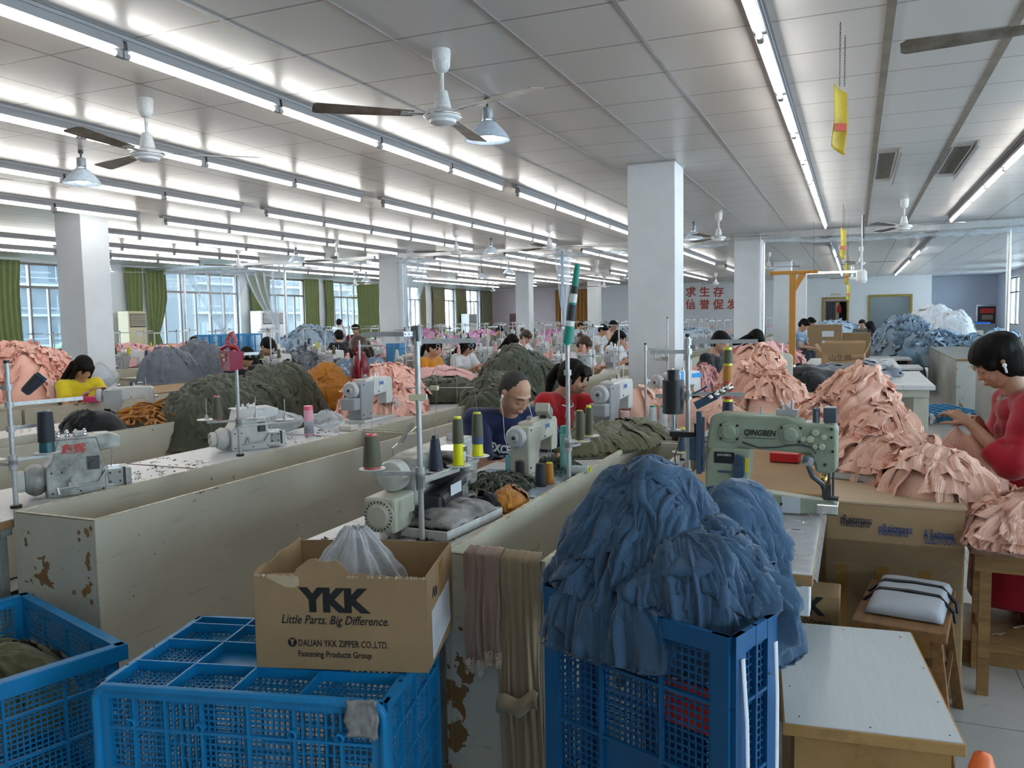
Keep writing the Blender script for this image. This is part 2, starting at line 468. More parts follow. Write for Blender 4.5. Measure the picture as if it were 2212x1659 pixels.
M_BARK = mat('tree bark', (.08, .06, .04), .9)
def tree(x, y, r, h, label):
    t = thing('tree', label, 'tree', (x, y, -8.2), 0, 'trees outside the windows')
    m = MB(); rnd = random.Random(int(x * 7 + y))
    for i in range(26):
        a = rnd.uniform(0, 2 * PI); q = rnd.uniform(.0, .75) * r; zz = h - r * rnd.uniform(.1, 1.5); rr = r * rnd.uniform(.28, .45)
        k = len(m.v); m.ell((q * math.cos(a), q * math.sin(a), zz), (rr, rr, rr * .8), 12, 8)
        for j in range(k, len(m.v)):
            v = Vector(m.v[j]); m.v[j] = tuple(v + Vector((1, 1, 1)) * noise.noise(v * 1.7) * rr * .5 + noise.noise_vector(v * 3) * rr * .25)
    m.build('crown', M_LEAF, t)
    MB().cyl((0, 0, 0), (0, 0, h - r), .25, .14, 8).build('trunk', M_BARK, t)
for k, (x, y, r, h) in enumerate(((-40, 25.5, 3.6, 8.2), (-42, 35, 3.8, 8.6), (-60, 47, 4, 8.0), (-41, 46, 4, 8.0), (-42, 57, 4, 8.6), (-50, 66, 4, 7.6), (-44, 78, 4, 7.9), (-46, 90, 4, 8.0))):
    tree(x, y, r, h, 'leafy green tree outside the windows, %s from the left' % ['first', 'second', 'third', 'fourth', 'fifth', 'sixth', 'seventh', 'eighth'][k])
# ================================================================ CEILING FIXTURES
PITCH = 1.225
def make_tube_light(lit=True):
    t = thing('fluorescent_light', 'x', 'light fixture')
    L = 1.2
    MB().b2((-.026, -L / 2, -.052), (.026, L / 2, -.008)).prism([(-.032, -.050), (.032, -.050), (.026, -.012), (-.026, -.012)], -L / 2, L / 2, 'y').build('housing', mat('grey batten enamel', (.27, .27, .28), .5), t)
    for s in (-1, 1):
        MB().b2((-.014, s * (L / 2 - .004) - .012, -.090), (.014, s * (L / 2 - .004) + .012, -.05)).cyl((0, s * (L / 2 - .03), -.074), (0, s * (L / 2 - .004), -.074), .017, n=8).build('lamp_holder', mat('grey lamp holder', (.32, .32, .32), .5), t)
    MB().cyl((0, -L / 2 + .03, -.074), (0, L / 2 - .03, -.074), .0135, n=8, caps=False).build('tube', M_TUBE if lit else M_TUBEOFF, t, smooth=True)
    return t
TL = make_tube_light(); TLoff = make_tube_light(False)
def rail(x, y0, y1, z=CZ):
    m = MB(); m.b2((x - .032, y0, z - .022), (x + .032, y1, z - .002)); m.b2((x - .045, y0, z - .004), (x - .030, y1, z - .001)); m.b2((x + .030, y0, z - .004), (x + .045, y1, z - .001))
    for q in (-.02, 0, .02): m.b2((x + q - .003, y0, z - .026), (x + q + .003, y1, z - .022))
    return m
_used = set()
ROWN = {-13.9: 'row closest to the window wall', -12.2: 'second row from the window wall', -10.45: 'third row from the window wall', -8.65: 'fourth row from the window wall', -6.95: 'fifth row from the window wall',
        -5.22: 'sixth row from the window wall', -3.48: 'diagonal row above the near trough', -.46: 'row right of the big pillar', 1.33: 'row furthest to the right'}
BAYN = ['near bay', 'second bay', 'third bay', 'farthest bay']
def light_row(x, ya, n, bay, off=(), dz=0.0):
    nm = ROWN[x]
    o = rail(x, ya - .06, ya + n * PITCH + .0).build('lighting_rail', mat('dull galvanised rail', (.33, .33, .34), .5, .3))
    tag(o, 'grey metal rail carrying the %s, %s' % (nm, BAYN[bay]), 'rail', 'lighting rails on the ceiling')
    for i in range(n):
        src = TLoff if i in off else TL
        lab = '%s tube light, %s, %s, %s' % ('unlit' if i in off else 'lit', nm, BAYN[bay], ORD[i])
        loc = (x, ya + PITCH * (i + .5), CZ - .02)
        if id(src) not in _used:
            _used.add(id(src)); src.location = loc; src['label'] = lab; src['group'] = 'ceiling fluorescent lights'
        else: copy_tree(src, loc=loc, label=lab, group='ceiling fluorescent lights')
for x in (-13.9, -12.2, -10.45, -8.65, -6.95, -5.22, -3.48):
    if x > -9: light_row(x, 8.09 - 6 * PITCH - (0 if x < -3.5 else 0), 6, 0) if x in (-3.48,) else light_row(x, 8.05 - 5 * PITCH, 5, 0)
    light_row(x, 8.5, 5, 1)
    light_row(x, 16.2, 5, 2)
    light_row(x, 24.4, 6, 3)
light_row(-.46, 15.4 - 13 * PITCH, 12, 0)
light_row(-.46, 16.6, 4, 1, off=(0, 1)); light_row(-.46, 22.0, 8, 2)
light_row(1.33, 15.5 - 7 * PITCH, 6, 0); light_row(1.33, 17.0, 5, 1, off=(0, 1, 2)); light_row(1.33, 24.4, 7, 2)

for x_, nm_ in ((1.25, 'serving window'), (-.75, 'doorway')): copy_tree(TL, loc=(x_, 37.5, CZ - .02), rz=PI / 2, label='lit tube light in the small room behind the %s' % nm_, group='ceiling fluorescent lights')

def make_fan():
    t = thing('ceiling_fan', 'x', 'fan')
    MB().lathe([(.0, 0), (.050, 0), (.052, -.02), (.046, -.09), (.030, -.115), (.012, -.125)], 20).build('canopy', M_WHITED, t, smooth=True, autos=True)
    MB().cyl((0, 0, -.11), (0, 0, -.26), .011, n=10).build('rod', M_WHITED, t, smooth=True, autos=True)
    MB().lathe([(.012, -.215), (.030, -.222), (.045, -.29), (.048, -.315), (.03, -.325), (.028, -.33)], 20).build('motor_cover', M_WHITED, t, smooth=True, autos=True)
    MB().lathe([(.03, -.325), (.088, -.335), (.10, -.345), (.10, -.362), (.092, -.372), (.075, -.378), (.07, -.392), (.045, -.404), (0, -.408)], 28).build('motor_housing', M_WHITE, t, smooth=True, autos=True)
    MB().lathe([(.1, -.348), (.106, -.35), (.106, -.358), (.1, -.36)], 28).build('housing_band', mat('chrome', (.8, .8, .8), .12, 1), t, smooth=True)
    for k in range(3):
        m = MB(); R = Matrix.Rotation(k * 2 * PI / 3, 4, 'Z')
        T = R @ Matrix.Translation((.1, 0, -.345)) @ Matrix.Rotation(.16, 4, 'X')
        out = [(.06, -.042), (.2, -.052), (.4, -.062), (.58, -.066), (.60, -.05), (.60, .045), (.58, .06), (.4, .05), (.2, .038), (.06, .028)]
        m.prism(out, -.002, .002)
        m.xf(T)
        b = m.build('blade', M_BLADE, t)
        m = MB(); m.prism([(-.02, -.012), (.05, -.02), (.13, -.03), (.13, .022), (.05, .014), (-.02, .012)], -.004, -.001)
        for q in (-.015, .01): m.cyl((.09, q, -.007), (.09, q, -.003), .005, n=8)
        m.xf(T); m.build('blade_bracket', M_WHITED, b)
    return t
M_BLADE = mat('worn fan blade', (.30, .29, .27), .35, .6, var=.45, vs=9, c2=(.13, .11, .08))
FAN = make_fan()
fans = [(-2.11, 4.09, 99, 'worn white ceiling fan hanging right in front of the lit lamp, blades dirty', 0),
        (-4.29, 4.10, 42, 'white ceiling fan at left over the second light row', 0),
        (-5.98, 4.1, -35, 'ceiling fan whose blades poke in at the left picture edge', 0),
        (.86, 3.92, 176, 'ceiling fan of which only one blade shows at the top right corner', 0),
        (-1.83, 12.09, 12, 'ceiling fan close behind the big pillar on its far right side', -.1),
        (.57, 11.9, 117, 'ceiling fan between the two right-hand light rows', -.05),
        (-6.04, 12.08, 93, 'ceiling fan beside the left lamp of the middle bay', -.02),
        (-4.46, 12.2, 30, 'cream ceiling fan in front of the thin steel post', -.02),
        (-8.6, 12.4, 60, 'ceiling fan just left of the second pillar', 0), (-11.0, 12.6, 10, 'ceiling fan left of the grey hanging lamp near the windows', 0),
        (-14.2, 12.4, 60, 'ceiling fan near the clear plastic curtains', 0), (-13.6, 20.5, 30, 'small distant ceiling fan in front of the green curtained windows', 0),
        (-6.1, 20.2, 60, 'distant ceiling fan over the middle of the room, left of the post', 0), (-4.2, 20.4, 15, 'distant ceiling fan just left of the big pillar', 0), (-1.9, 20.2, 5, 'distant ceiling fan between the white pillars at right', 0),
        (.1, 19.8, 3, 'brass coloured distant ceiling fan behind the hanging yellow signs', 0), (-.1, 27.8, 40, 'far small ceiling fan before the doorway wall', 0), (-4.4, 28.5, 20, 'far small ceiling fan before the red slogan', 0),
        (-8.2, 28.0, 80, 'far small ceiling fan left of the third row pillar', 0), (-12.6, 28.2, 50, 'far small ceiling fan near the last windows', 0)]
for k, (x, y, a, lab, dz) in enumerate(fans):
    if k == 0: FAN.location = (x, y, CZ); FAN.rotation_euler.z = math.radians(a); FAN['label'] = lab; FAN['group'] = 'ceiling fans'
    else: copy_tree(FAN, loc=(x, y, CZ + dz if dz > 0 else CZ), rz=math.radians(a), label=lab, group='ceiling fans')

M_SHADE = mat('dusty lamp shade', (.30, .33, .36), .5, .5, var=.3, vs=25, bump=.5, bs=50)
M_SHADEIN = mat('lamp shade inside', (.62, .72, .82), .4, var=.2, vs=30)
M_BULB = emis('glowing bulb', (.85, .93, 1.0), 22)
def make_lamp():
    t = thing('pendant_lamp', 'x', 'lamp')
    MB().cyl((0, 0, 0), (0, 0, -.025), .02, n=10).cyl((0, 0, -.02), (0, 0, -.07), .008, n=8).build('hook', M_DARK, t)
    m = MB(); m.lathe([(.022, -.06), (.035, -.065), (.038, -.13), (.028, -.145)], 14)
    for k in range(4):
        a = k * PI / 2; m.cyl((.03 * math.cos(a), .03 * math.sin(a), -.12), (.055 * math.cos(a), .055 * math.sin(a), -.165), .005, n=6)
    m.build('socket', M_SHADE, t, smooth=True, autos=True)
    m = MB(); m.lathe([(.03, -.15), (.056, -.165), (.075, -.185), (.10, -.21), (.128, -.245), (.147, -.275), (.150, -.278)], 28)
    m.f = m.f[:-2]; m.m = m.m[:-2]
    sh = m.build('shade', [M_SHADE, M_SHADEIN], t, smooth=True, solid=.004)
    sh.modifiers['s'].material_offset = 1; sh.modifiers['s'].offset = -1
    MB().lathe([(.02, -.16), (.04, -.185), (.05, -.22), (.05, -.262), (.035, -.275), (0, -.278)], 16).build('bulb', M_BULB, t, smooth=True)
    return t
LAMP = make_lamp()
lamps = [(-2.29, 5.09, 'grey dusty hanging lamp with lit bulb behind the nearest fan blade'), (-6.01, 5.03, 'grey dusty hanging lamp at the left under the light rows'),
         (-10.1, 13.2, 'grey hanging lamp before the curtained windows, left of the second pillar'), (-6.1, 13.6, 'lit hanging lamp left of the thin steel post'),
         (-2.35, 13.0, 'lit hanging lamp at the right side of the big pillar'), (-13.4, 20.8, 'small dull hanging lamp over the window side machines'),
         (-8.3, 19.6, 'small hanging lamp right of the second pillar'), (-9.9, 21.4, 'blue glowing small hanging lamp low behind the second pillar'), (-4.6, 19.0, 'hanging lamp just left of the big pillar, lower than the tubes'),
         (-6.4, 24.5, 'faint far hanging lamp near the orange curtain'), (-3.2, 28, 'far unlit looking hanging lamp over the slogan')]
for k, (x, y, lab) in enumerate(lamps):
    if k == 0: LAMP.location = (x, y, CZ); LAMP['label'] = lab; LAMP['group'] = 'hanging lamps'
    else: copy_tree(LAMP, loc=(x, y, CZ), label=lab, group='hanging lamps')

# yellow hanging station signs on chains
M_YEL = mat('yellow painted sheet', (.72, .52, .06), .5, var=.25, vs=14)
M_STK = mat('red sticker', (.6, .08, .05), .5)
def station_sign(x, y, ztop, h, w, label, chain=.32, rz=0):
    t = thing('hanging_sign', label, 'sign', (x, y, ztop), rz, 'yellow signs on chains')
    m = MB()
    def fn(u, v):
        q = -.5 + u; z = -h * v; bend = .03 * math.cos(v * PI) ** 2 * (1 if v > .5 else .3)
        return Vector((w * q, bend + .014 * math.sin(u * 3), z - .05 * u + .02))
    m.grid(fn, 8, 14); m.build('panel', M_YEL, t, solid=.002, smooth=True)
    MB().b2((-w * .45, -.012, -h * .72), (w * .3, -.004, -h * .6)).build('sticker', M_STK, t)
    for s, L in ((-.012, chain), (.014, chain - .08)):
        m = MB(); z = 0; i = 0
        while z < L:
            m.tube([(s + .004 * math.cos(a) * (i % 2), .004 * math.cos(a) * ((i + 1) % 2), z + .009 + .009 * math.sin(a)) for a in [2 * PI * k / 8 for k in range(8)]], .0013, 5, closed=True)
            z += .014; i += 1
        m.build('chain', M_DARK, t)
    return t
station_sign(-.08, 4.6, 2.66, .31, .075, 'nearest yellow sheet sign with red sticker hanging on chains', rz=.5)
station_sign(-.16, 12.0, 2.66, .4, .08, 'second yellow hanging sign, small and narrow, near the steel beam', rz=.5)
station_sign(-.16, 17.5, 2.5, .4, .09, 'third yellow hanging sign beyond the steel beam', chain=.5, rz=.5)
station_sign(-.16, 22.0, 2.25, .4, .10, 'fourth yellow hanging sign, lowest and farthest', chain=.7, rz=.5)
# two recessed vents with unlit holders
M_VENT = mat('dirty vent recess', (.22, .215, .18), .8, var=.5, vs=30)
for x0, x1, lab in ((.17, .36, 'dirty open recess with side bar beside the brown ceiling strip'), (.78, .97, 'dirty open recess with side bar, the right one of the two')):
    t = thing('ceiling_vent', lab, 'vent', ((x0 + x1) / 2, 9.2, CZ), 0, 'ceiling recesses')
    w = (x1 - x0) / 2
    MB().b2((-w, -.75, -.006), (w * .6, .75, -.001)).build('recess_panel', M_VENT, t)
    MB().b2((w * .6, -.78, -.014), (w * .72, .78, -.001)).b2((-w, -.78, -.012), (-w * .92, .78, -.001)).build('edge_trim', M_WHITE, t)
    MB().b2((w * .85, -1.0, -.05), (w * 1.05, 1.0, -.001)).build('side_bar', M_ALU, t)
# small ceiling clutter: hooks, holes
# ---- cross rail at the pillar line, with clear plastic bunched on it, and posts
RY = 15.05
tag(MB().b2((XL + .05, RY + .1, 2.86), (-9.55, RY + .16, 2.92)).build('curtain_rail', M_ALU), 'grey steel rail from the window wall to the second pillar', 'rail', 'cross rails at the pillar line')
tag(MB().b2((-9.0, RY + .1, 2.86), (-2.08, RY + .16, 2.92)).build('curtain_rail', M_ALU), 'grey steel rail between the second pillar and the white pillar behind the fan', 'rail', 'cross rails at the pillar line')
tag(MB().b2((-1.55, RY, 2.84), (XR - .02, RY + .08, 2.95)).build('curtain_rail', M_ALU), 'grey steel beam crossing the right side above the hanging signs', 'rail', 'cross rails at the pillar line')
def bunch(x0, x1, y, label, zc=2.78, amp=.05, n=70):
    m = MB()
    def fn(u, v):
        x = x0 + (x1 - x0) * u; a = v * 2 * PI; r = .035 + .03 * noise.noise(Vector((x * 3, v * 2, 5)))
        return Vector((x, y + r * math.cos(a) * 1.2 + .03 * noise.noise(Vector((x * 6, v * 5, 1))), zc + amp * math.sin(u * PI) * -1 + r * math.sin(a) + .04 * noise.noise(Vector((x * 7, v * 4, 2)))))
    m.grid(fn, n, 10); return tag(m.build('rolled_plastic_sheet', M_PLASTIC, smooth=True), label, 'plastic sheet', 'rolled up plastic on the rails')
bunch(-15.4, -9.6, RY, 'clear plastic sheet rolled up along the rail left of the second pillar', n=120)
bunch(-9.0, -2.1, RY, 'clear plastic sheet rolled up along the rail behind the nearest pillar', n=140)
bunch(-1.5, 3.0, RY - .1, 'clear plastic sheet rolled up along the beam at right', 2.80, n=110)
def post(x, y, z1, label, r=.03, base=True):
    t = thing('steel_post', label, 'post', (x, y, 0), 0, 'steel posts at the pillar line')
    MB().cyl((0, 0, 0), (0, 0, z1), r, n=12).build('pipe', M_ALU, t, smooth=True, autos=True)
    MB().cyl((0, 0, 0), (0, 0, .015), r * 2.4, n=12).build('foot_plate', M_ALU, t)
    return t
p = at(515, 590, 2.9)
post(-12.0, 15.25, 2.88, 'steel post beside the right clear plastic curtain')
post(-15.05, 15.3, 2.88, 'steel post left of the clear plastic curtains')
post(-8.95, 15.35, 2.9, 'dark grey steel post against the right side of the second pillar', .025)
post(-5.3, 15.2, 2.88, 'thin steel post with plastic strip under the cream fan', .03)
post(-1.52, 15.2, 2.82, 'steel post against the right side of the third big pillar', .03)
post(2.25, 15.2, 2.88, 'steel post at the far right behind the woman in the red cardigan', .035)
# ================================================================ WORKSHOP FURNITURE
def panel_mat(name, c, worn=.5):
    t = NT(name); v = t.obj(); g = t.n('TexCoord')
    n1 = t.ramp(t.noise(v, 1.6, 6, .6), .35, .7)
    col = t.mix(n1, tuple(x * .80 for x in C3(c)), C3(c))
    sm = t.ramp(t.noise(t.obj((1, .25, 2.5)), 9, 5, .75), .60, .66)
    col = t.mix(t.math('MULTIPLY', sm, .35), col, tuple(x * .45 for x in C3(c)))
    sp = t.ramp(t.noise(t.obj((1, .6, .45)), 24, 4, .65), .685, .695)
    col = t.mix(t.math('MULTIPLY', sp, worn * 1.6, clamp=True), col, (.10, .095, .08))
    # brown board showing where the paint is knocked off along the edges
    s = t.n('SeparateXYZ'); t.l(g.outputs['Generated'], s.inputs[0])
    e = None
    for k in (0, 1, 2):
        a = t.math('ABSOLUTE', t.math('SUBTRACT', s.outputs[k], .5)); e = a if e is None and k != 0 else (e if k == 0 else t.math('MAXIMUM', e, a))
    ed = t.ramp(e, .455, .5)
    ch = t.math('GREATER_THAN', t.math('ADD', t.noise(v, 7, 4, .6), t.math('MULTIPLY', ed, .12)), .735)
    col = t.mix(ch, col, (.20, .10, .03))
    t.l(col, t.b.inputs['Base Color']); t.b.inputs['Roughness'].default_value = .5
    t.bump(t.noise(v, 30, 4), .12, .004)
    return t.m
M_PANEL = panel_mat('cream painted board', (.56, .525, .425))
M_PANELG = panel_mat('grey painted board', (.50, .50, .46), .3)
M_EDGEL = mat('pale edge strip', (.66, .64, .54), .45, var=.3, vs=25, c2=(.40, .33, .2))
M_TOP = NT('worn white worktop')
def _top():
    t = M_TOP; v = t.obj()
    n = t.ramp(t.noise(v, 2.5, 6, .65), .3, .7); col = t.mix(n, (.50, .51, .52), (.68, .70, .71))
    sc = t.ramp(t.noise(t.obj((1, 5, 1)), 14, 6, .8), .60, .64); col = t.mix(t.math('MULTIPLY', sc, .6), col, (.13, .12, .11))
    t.l(col, t.b.inputs['Base Color']); t.b.inputs['Roughness'].default_value = .35; return t.m
M_TOP = _top()
M_EDGE = mat('brown board edge', (.36, .21, .09), .6, var=.3, vs=12)
M_LEG = mat('grey painted steel leg', (.34, .36, .34), .45, .3, var=.3, vs=10)
def trough(x0, x1, y0, y1, label, z=.79, m=None):
    m = m or M_PANEL; t = thing('trough', label, 'trough', ((x0 + x1) / 2, (y0 + y1) / 2, 0)); w = (x1 - x0) / 2; l = (y1 - y0) / 2; k = .016
    MB().b2((w - k, -l, .01), (w, l, z)).build('side_panel', m, t, bevel=.003)
    MB().b2((-w, -l, .01), (-w + k, l, z)).build('side_panel', m, t, bevel=.003)
    MB().b2((-w + k, -l, .01), (w - k, -l + k, z - .003)).build('end_panel', m, t, bevel=.003)
    MB().b2((-w + k, l - k, .01), (w - k, l, z - .003)).build('end_panel', m, t, bevel=.003)
    MB().b2((-w + k, -l + k, .30), (w - k, l - k, .32)).build('bottom', M_PANELG, t)
    MB().b2((w - k, -l, z), (w, l, z + .003)).b2((-w, -l, z), (-w + k, l, z + .003)).b2((-w + k, -l, z), (w - k, -l + k, z + .002)).build('edge_strip', M_EDGEL, t)
    for sx in (-1, 1):
        for sy in (-1, 1): MB().box((sx * (w - .03), sy * (l - .03), .005), (.03, .03, .01)).build('foot', M_DARK, t)
    return t
def table(x0, x1, y0, y1, label, z=.76, m=None, group=None, legx=(-1, 1)):
    t = thing('work_table', label, 'table', ((x0 + x1) / 2, (y0 + y1) / 2, 0), group=group); w = (x1 - x0) / 2; l = (y1 - y0) / 2
    MB().b2((-w, -l, z - .035), (w, l, z - .002)).build('tabletop', M_EDGE, t, bevel=.004)
    MB().b2((-w + .002, -l + .002, z - .0025), (w - .002, l - .002, z)).build('laminate', m or M_TOP, t)
    for s in (-1, 1):
        q = MB(); y = s * (l - .12)
        for sx in legx: q.b2((sx * w * .75 - .018, y - .018, .0), (sx * w * .75 + .018, y + .018, z - .04))
        q.b2((legx[0] * w * .9, y - .022, 0), (legx[1] * w * .9, y + .022, .035)); q.b2((-w * .9, y - .022, z - .07), (w * .9, y + .022, z - .036))
        q.build('leg_frame', M_LEG, t, bevel=.003)
    MB().b2((-w * .7, -l + .12, .28), (-w * .7 + .02, l - .12, .31)).build('treadle_bar', M_DARK, t)
    return t
# ---- near troughs and tables
T_A1 = trough(-3.01, -2.57, 2.12, 4.56, 'long cream foreground trough with brown chips at its corner, left of the open box')
trough(-3.01, -2.57, 4.58, 7.02, 'cream trough continuing the long foreground trough towards the pink garments')
trough(-1.17, -.83, 2.2, 4.62, 'cream trough behind the cardboard box with trousers hanging on its end', .785)
trough(-1.17, -.83, 4.64, 7.0, 'cream trough beside the olive cloth and the white thread cones', .785)
trough(-5.08, -4.63, 2.12, 4.56, 'grey inside trough of the second row behind the red lettered overlock machine')
trough(-5.08, -4.63, 4.58, 7.02, 'trough of the second row under the olive and mustard heaps')
trough(-7.15, -6.69, 2.4, 4.85, 'trough at the left picture edge in front of the woman in yellow')
trough(-7.15, -6.69, 4.88, 7.3, 'trough with flat cardboard on it, left of the olive heap')
table(-3.62, -3.02, 2.0, 3.2, 'worktop under the overlock machine with red characters')
table(-3.62, -3.02, 3.22, 4.42, 'worn worktop under the overlock machine at the foreground thread stand with the crimson bag')
table(-3.62, -3.02, 4.44, 5.64, 'worktop with pink flask and grey headed sewing machine')
table(-3.62, -3.02, 5.66, 6.86, 'worktop beside the tall olive heap')
table(-5.70, -5.09, 2.3, 3.5, 'worktop of the second row at the left picture edge')
table(-5.70, -5.09, 3.52, 4.72, 'worktop of the second row carrying the dark cap and mustard strips')
table(-5.70, -5.09, 4.74, 5.94, 'worktop of the second row behind the olive heap')
table(-7.78, -7.16, 3.4, 4.6, 'worktop of the woman in yellow'); table(-7.78, -7.16, 4.62, 5.82, 'worktop behind the standing cardboard')
table(-1.73, -1.18, 2.2, 3.4, 'white worktop with the big dusty sewing machine and the tray')
table(-1.73, -1.18, 3.42, 4.62, 'worktop where the man in the navy shirt sews')
table(-1.73, -1.18, 4.64, 5.84, 'worktop where the woman in red with the ponytail sews')
table(-.82, -.10, 2.42, 3.46, 'worktop wrapped in clear film under the green machine', legx=(-1.0, -.1))
table(-.82, -.10, 4.64, 5.84, 'worktop behind the pink garments at the cartons', .74) if False else None
# ---- colours for cloth shared by several builders
M_WOOD = None
def wood(name, c, c2, sc=(1, 12, 12), rough=.5):
    t = NT(name); f = t.ramp(t.noise(t.obj(sc), 3.0, 6, .65), .3, .7); col = t.mix(f, C3(c2), C3(c))
    d = t.ramp(t.noise(t.obj(), 4, 5, .7), .58, .66); col = t.mix(t.math('MULTIPLY', d, .5), col, tuple(x * .35 for x in C3(c)))
    t.l(col, t.b.inputs['Base Color']); t.b.inputs['Roughness'].default_value = rough; t.bump(f, .1, .003); return t.m
M_WOODX = wood('worn stool wood', (.25, .12, .035), (.12, .055, .02), (12, 1, 12))
M_WOODL = wood('light plywood', (.46, .26, .09), (.36, .18, .05), (1.5, 9, 1.5))
M_WOODY = wood('yellow wood post', (.52, .24, .04), (.36, .15, .02), (14, 14, 1.2))
M_PLY = wood('bench wood', (.33, .18, .06), (.18, .09, .03), (1.2, 12, 12))
# ---- blue plastic crates
M_CRATE_SHADE = mat('shaded blue crate plastic', (.0, .085, .24), .4, var=.18, vs=6)  # same blue plastic, with the tall crate's shade put into the colour
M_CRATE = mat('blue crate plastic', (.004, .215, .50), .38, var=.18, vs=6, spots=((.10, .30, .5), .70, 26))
def lattice(m, o, u, v, n, w, h, pitch=.0165, bar=.0042, th=.0022, skip=None):
    """square mesh filling a w x h field spanned by u, v from corner o; n is the outward normal"""
    nu = max(1, round(w / pitch)); nv = max(1, round(h / pitch)); pu = w / nu; pv = h / nv
    R = Matrix((u, v, n)).transposed()
    for i in range(1, nu): m.box(o + u * (i * pu) + v * (h / 2), (bar, h, th), R)
    for j in range(1, nv): m.box(o + v * (j * pv) + u * (w / 2), (w, bar, th), R)
def crate_wall(m, o, u, v, n, W, H, cu, cv, rib=.008, depth=.012, edge=.03, solid=(), slots=(), opn=()):
    """cu, cv: rib positions as fractions"""
    R = Matrix((u, v, n)).transposed()
    xs = [0] + [c * W for c in cu] + [W]; ys = [0] + [c * H for c in cv] + [H]
    for i, x in enumerate(xs):
        e = edge if i in (0, len(xs) - 1) else rib; xx = min(max(x, e / 2), W - e / 2)
        m.box(o + u * xx + v * (H / 2) + n * (depth / 2 - .001), (e, H, depth), R)
    for j, y in enumerate(ys):
        e = edge if j in (0, len(ys) - 1) else rib; yy = min(max(y, e / 2), H - e / 2)
        m.box(o + v * yy + u * (W / 2) + n * (depth / 2 - .002), (W, e, depth), R)
    for i in range(len(xs) - 1):
        for j in range(len(ys) - 1):
            x0, x1, y0, y1 = xs[i], xs[i + 1], ys[j], ys[j + 1]
            if (i, j) in opn: continue
            if (i, j) in solid:
                m.box(o + u * ((x0 + x1) / 2) + v * ((y0 + y1) / 2), (x1 - x0, y1 - y0, .002), R)
            elif i in slots:
                k = max(2, round((x1 - x0) / .021)); 
                for q in range(1, k): m.box(o + u * (x0 + (x1 - x0) * q / k) + v * ((y0 + y1) / 2) + n * .003, (.004, y1 - y0, .008), R)
                for q in (1 / 3, 2 / 3): m.box(o + u * ((x0 + x1) / 2) + v * (y0 + (y1 - y0) * q), (x1 - x0, .005, .004), R)
            else: lattice(m, o + u * x0 + v * y0, u, v, n, x1 - x0, y1 - y0)
X, Y, Z = Vector((1, 0, 0)), Vector((0, 1, 0)), Vector((0, 0, 1))
def crate(name, label, loc, rz, W, D, H, cuf, cv, cus, base='bottom', solid=(), solids=(), slots=(), rim=True, group=None, mm=None, tcu=None, tcv=None, edge=.03, opn=()):
    mm = mm or M_CRATE; t = thing(name, label, 'crate', loc, rz, group)
    # origin: front-left corner, W along x, D along y (away)
    for nm, o, u, n, L, cu, so, sl in (('front_wall', Vector((0, 0, 0)), X, -Y, W, cuf, solid, slots), ('back_wall', Vector((0, D, 0)), X, Y, W, cuf, solid, slots),
                               ('side_wall', Vector((0, 0, 0)), Y, -X, D, cus, solids, ()), ('side_wall', Vector((W, 0, 0)), Y, X, D, cus, solids, ())):
        m = MB(); crate_wall(m, o, u, Z, n, L, H, cu, cv, solid=so, slots=sl, edge=edge, opn=opn if nm == 'back_wall' else ()); m.build(nm, mm, t)
    m = MB(); zb = H if base == 'top' else 0
    if base == 'top':
        crate_wall(m, Vector((0, 0, H - .03)), X, Y, -Z, W, D, tcu or cuf, tcv or cus, rib=.006, depth=-.03, edge=.008, solid=((1, 1),))
        for i in range(len(cuf)): pass
    else: crate_wall(m, Vector((0, 0, 0)), X, Y, Z, W, D, cuf, cus)
    m.build('base_grid', mm, t)
    if rim:
        pts = [(0, 0), (W, 0), (W, D), (0, D)]; zr = H if base != 'top' else H
        m = MB()
        if base != 'top':
            for (a, b) in zip(pts, pts[1:] + pts[:1]):
                a = Vector((*a, 0)); b = Vector((*b, 0)); d = (b - a).normalized(); q = (b - a).length; n = Vector((d.y, -d.x, 0)); R = Matrix((d, n, Z)).transposed()
                m.box((a + b) / 2 + n * .012 + Vector((0, 0, H - .001)), (q + .05, .034, .006), R); m.box((a + b) / 2 + n * .027 + Vector((0, 0, H - .024)), (q + .06, .005, .05), R)
                k = 5
                for i in range(k): m.box(a + d * q * (i + .5) / k + n * .014 + Vector((0, 0, H - .026)), (.004, .028, .045), R)
        else:
            m.tube([(-.005, -.012, .02), (-.005, -.012, H - .045)] + [(.035 - .04 * math.cos(a), -.012, H - .040 + .04 * math.sin(a)) for a in (.3, .7, 1.1, 1.45)] + [(W - .035 + .04 * math.sin(a), -.012, H - .040 + .04 * math.cos(a)) for a in (.12, .47, .87, 1.27)] + [(W + .005, -.012, H - .045), (W + .005, -.012, .02)], .013, 8)
        m.build('rim', mm, t, smooth=False, bevel=.002)
    return t
CR1 = crate('plastic_crate', 'blue crate turned upside down under the open cardboard box', (-1.835, 1.50, 0), math.atan2(.18, .77), .785, .50, .555,
      (.13, .245, .375, .54, .70, .86), (.2, .4, .6, .8), (.25, .5, .75), base='top', slots=(2, 5), solid=(), tcu=(.235, .47, .71), tcv=(.31, .62, .88))
for fx, fz in ((.13, .40), (.375, .40), (.70, .40), (.86, .40)):
    MB().lathe([(.013, 0), (.013, -.016), (.008, -.018), (.006, -.006), (0, -.006)], 14, (fx * .785, -.008, .555 - .09), 'y').build('boss', M_CRATE, CR1, smooth=True, autos=True)
_a = at(275, 1380, .5); _b = at(75, 1275, .5)
crate('plastic_crate', 'blue open crate at the lower left edge with olive cloth inside', (_a.x - .0, _a.y - .05, 0), math.radians(163), .76, .52, .5, (.25, .5, .75), (.25, .5, .76), (.3, .62), opn=((1, 3), (2, 3)))
_c = bpy.data.objects[-1] if False else None
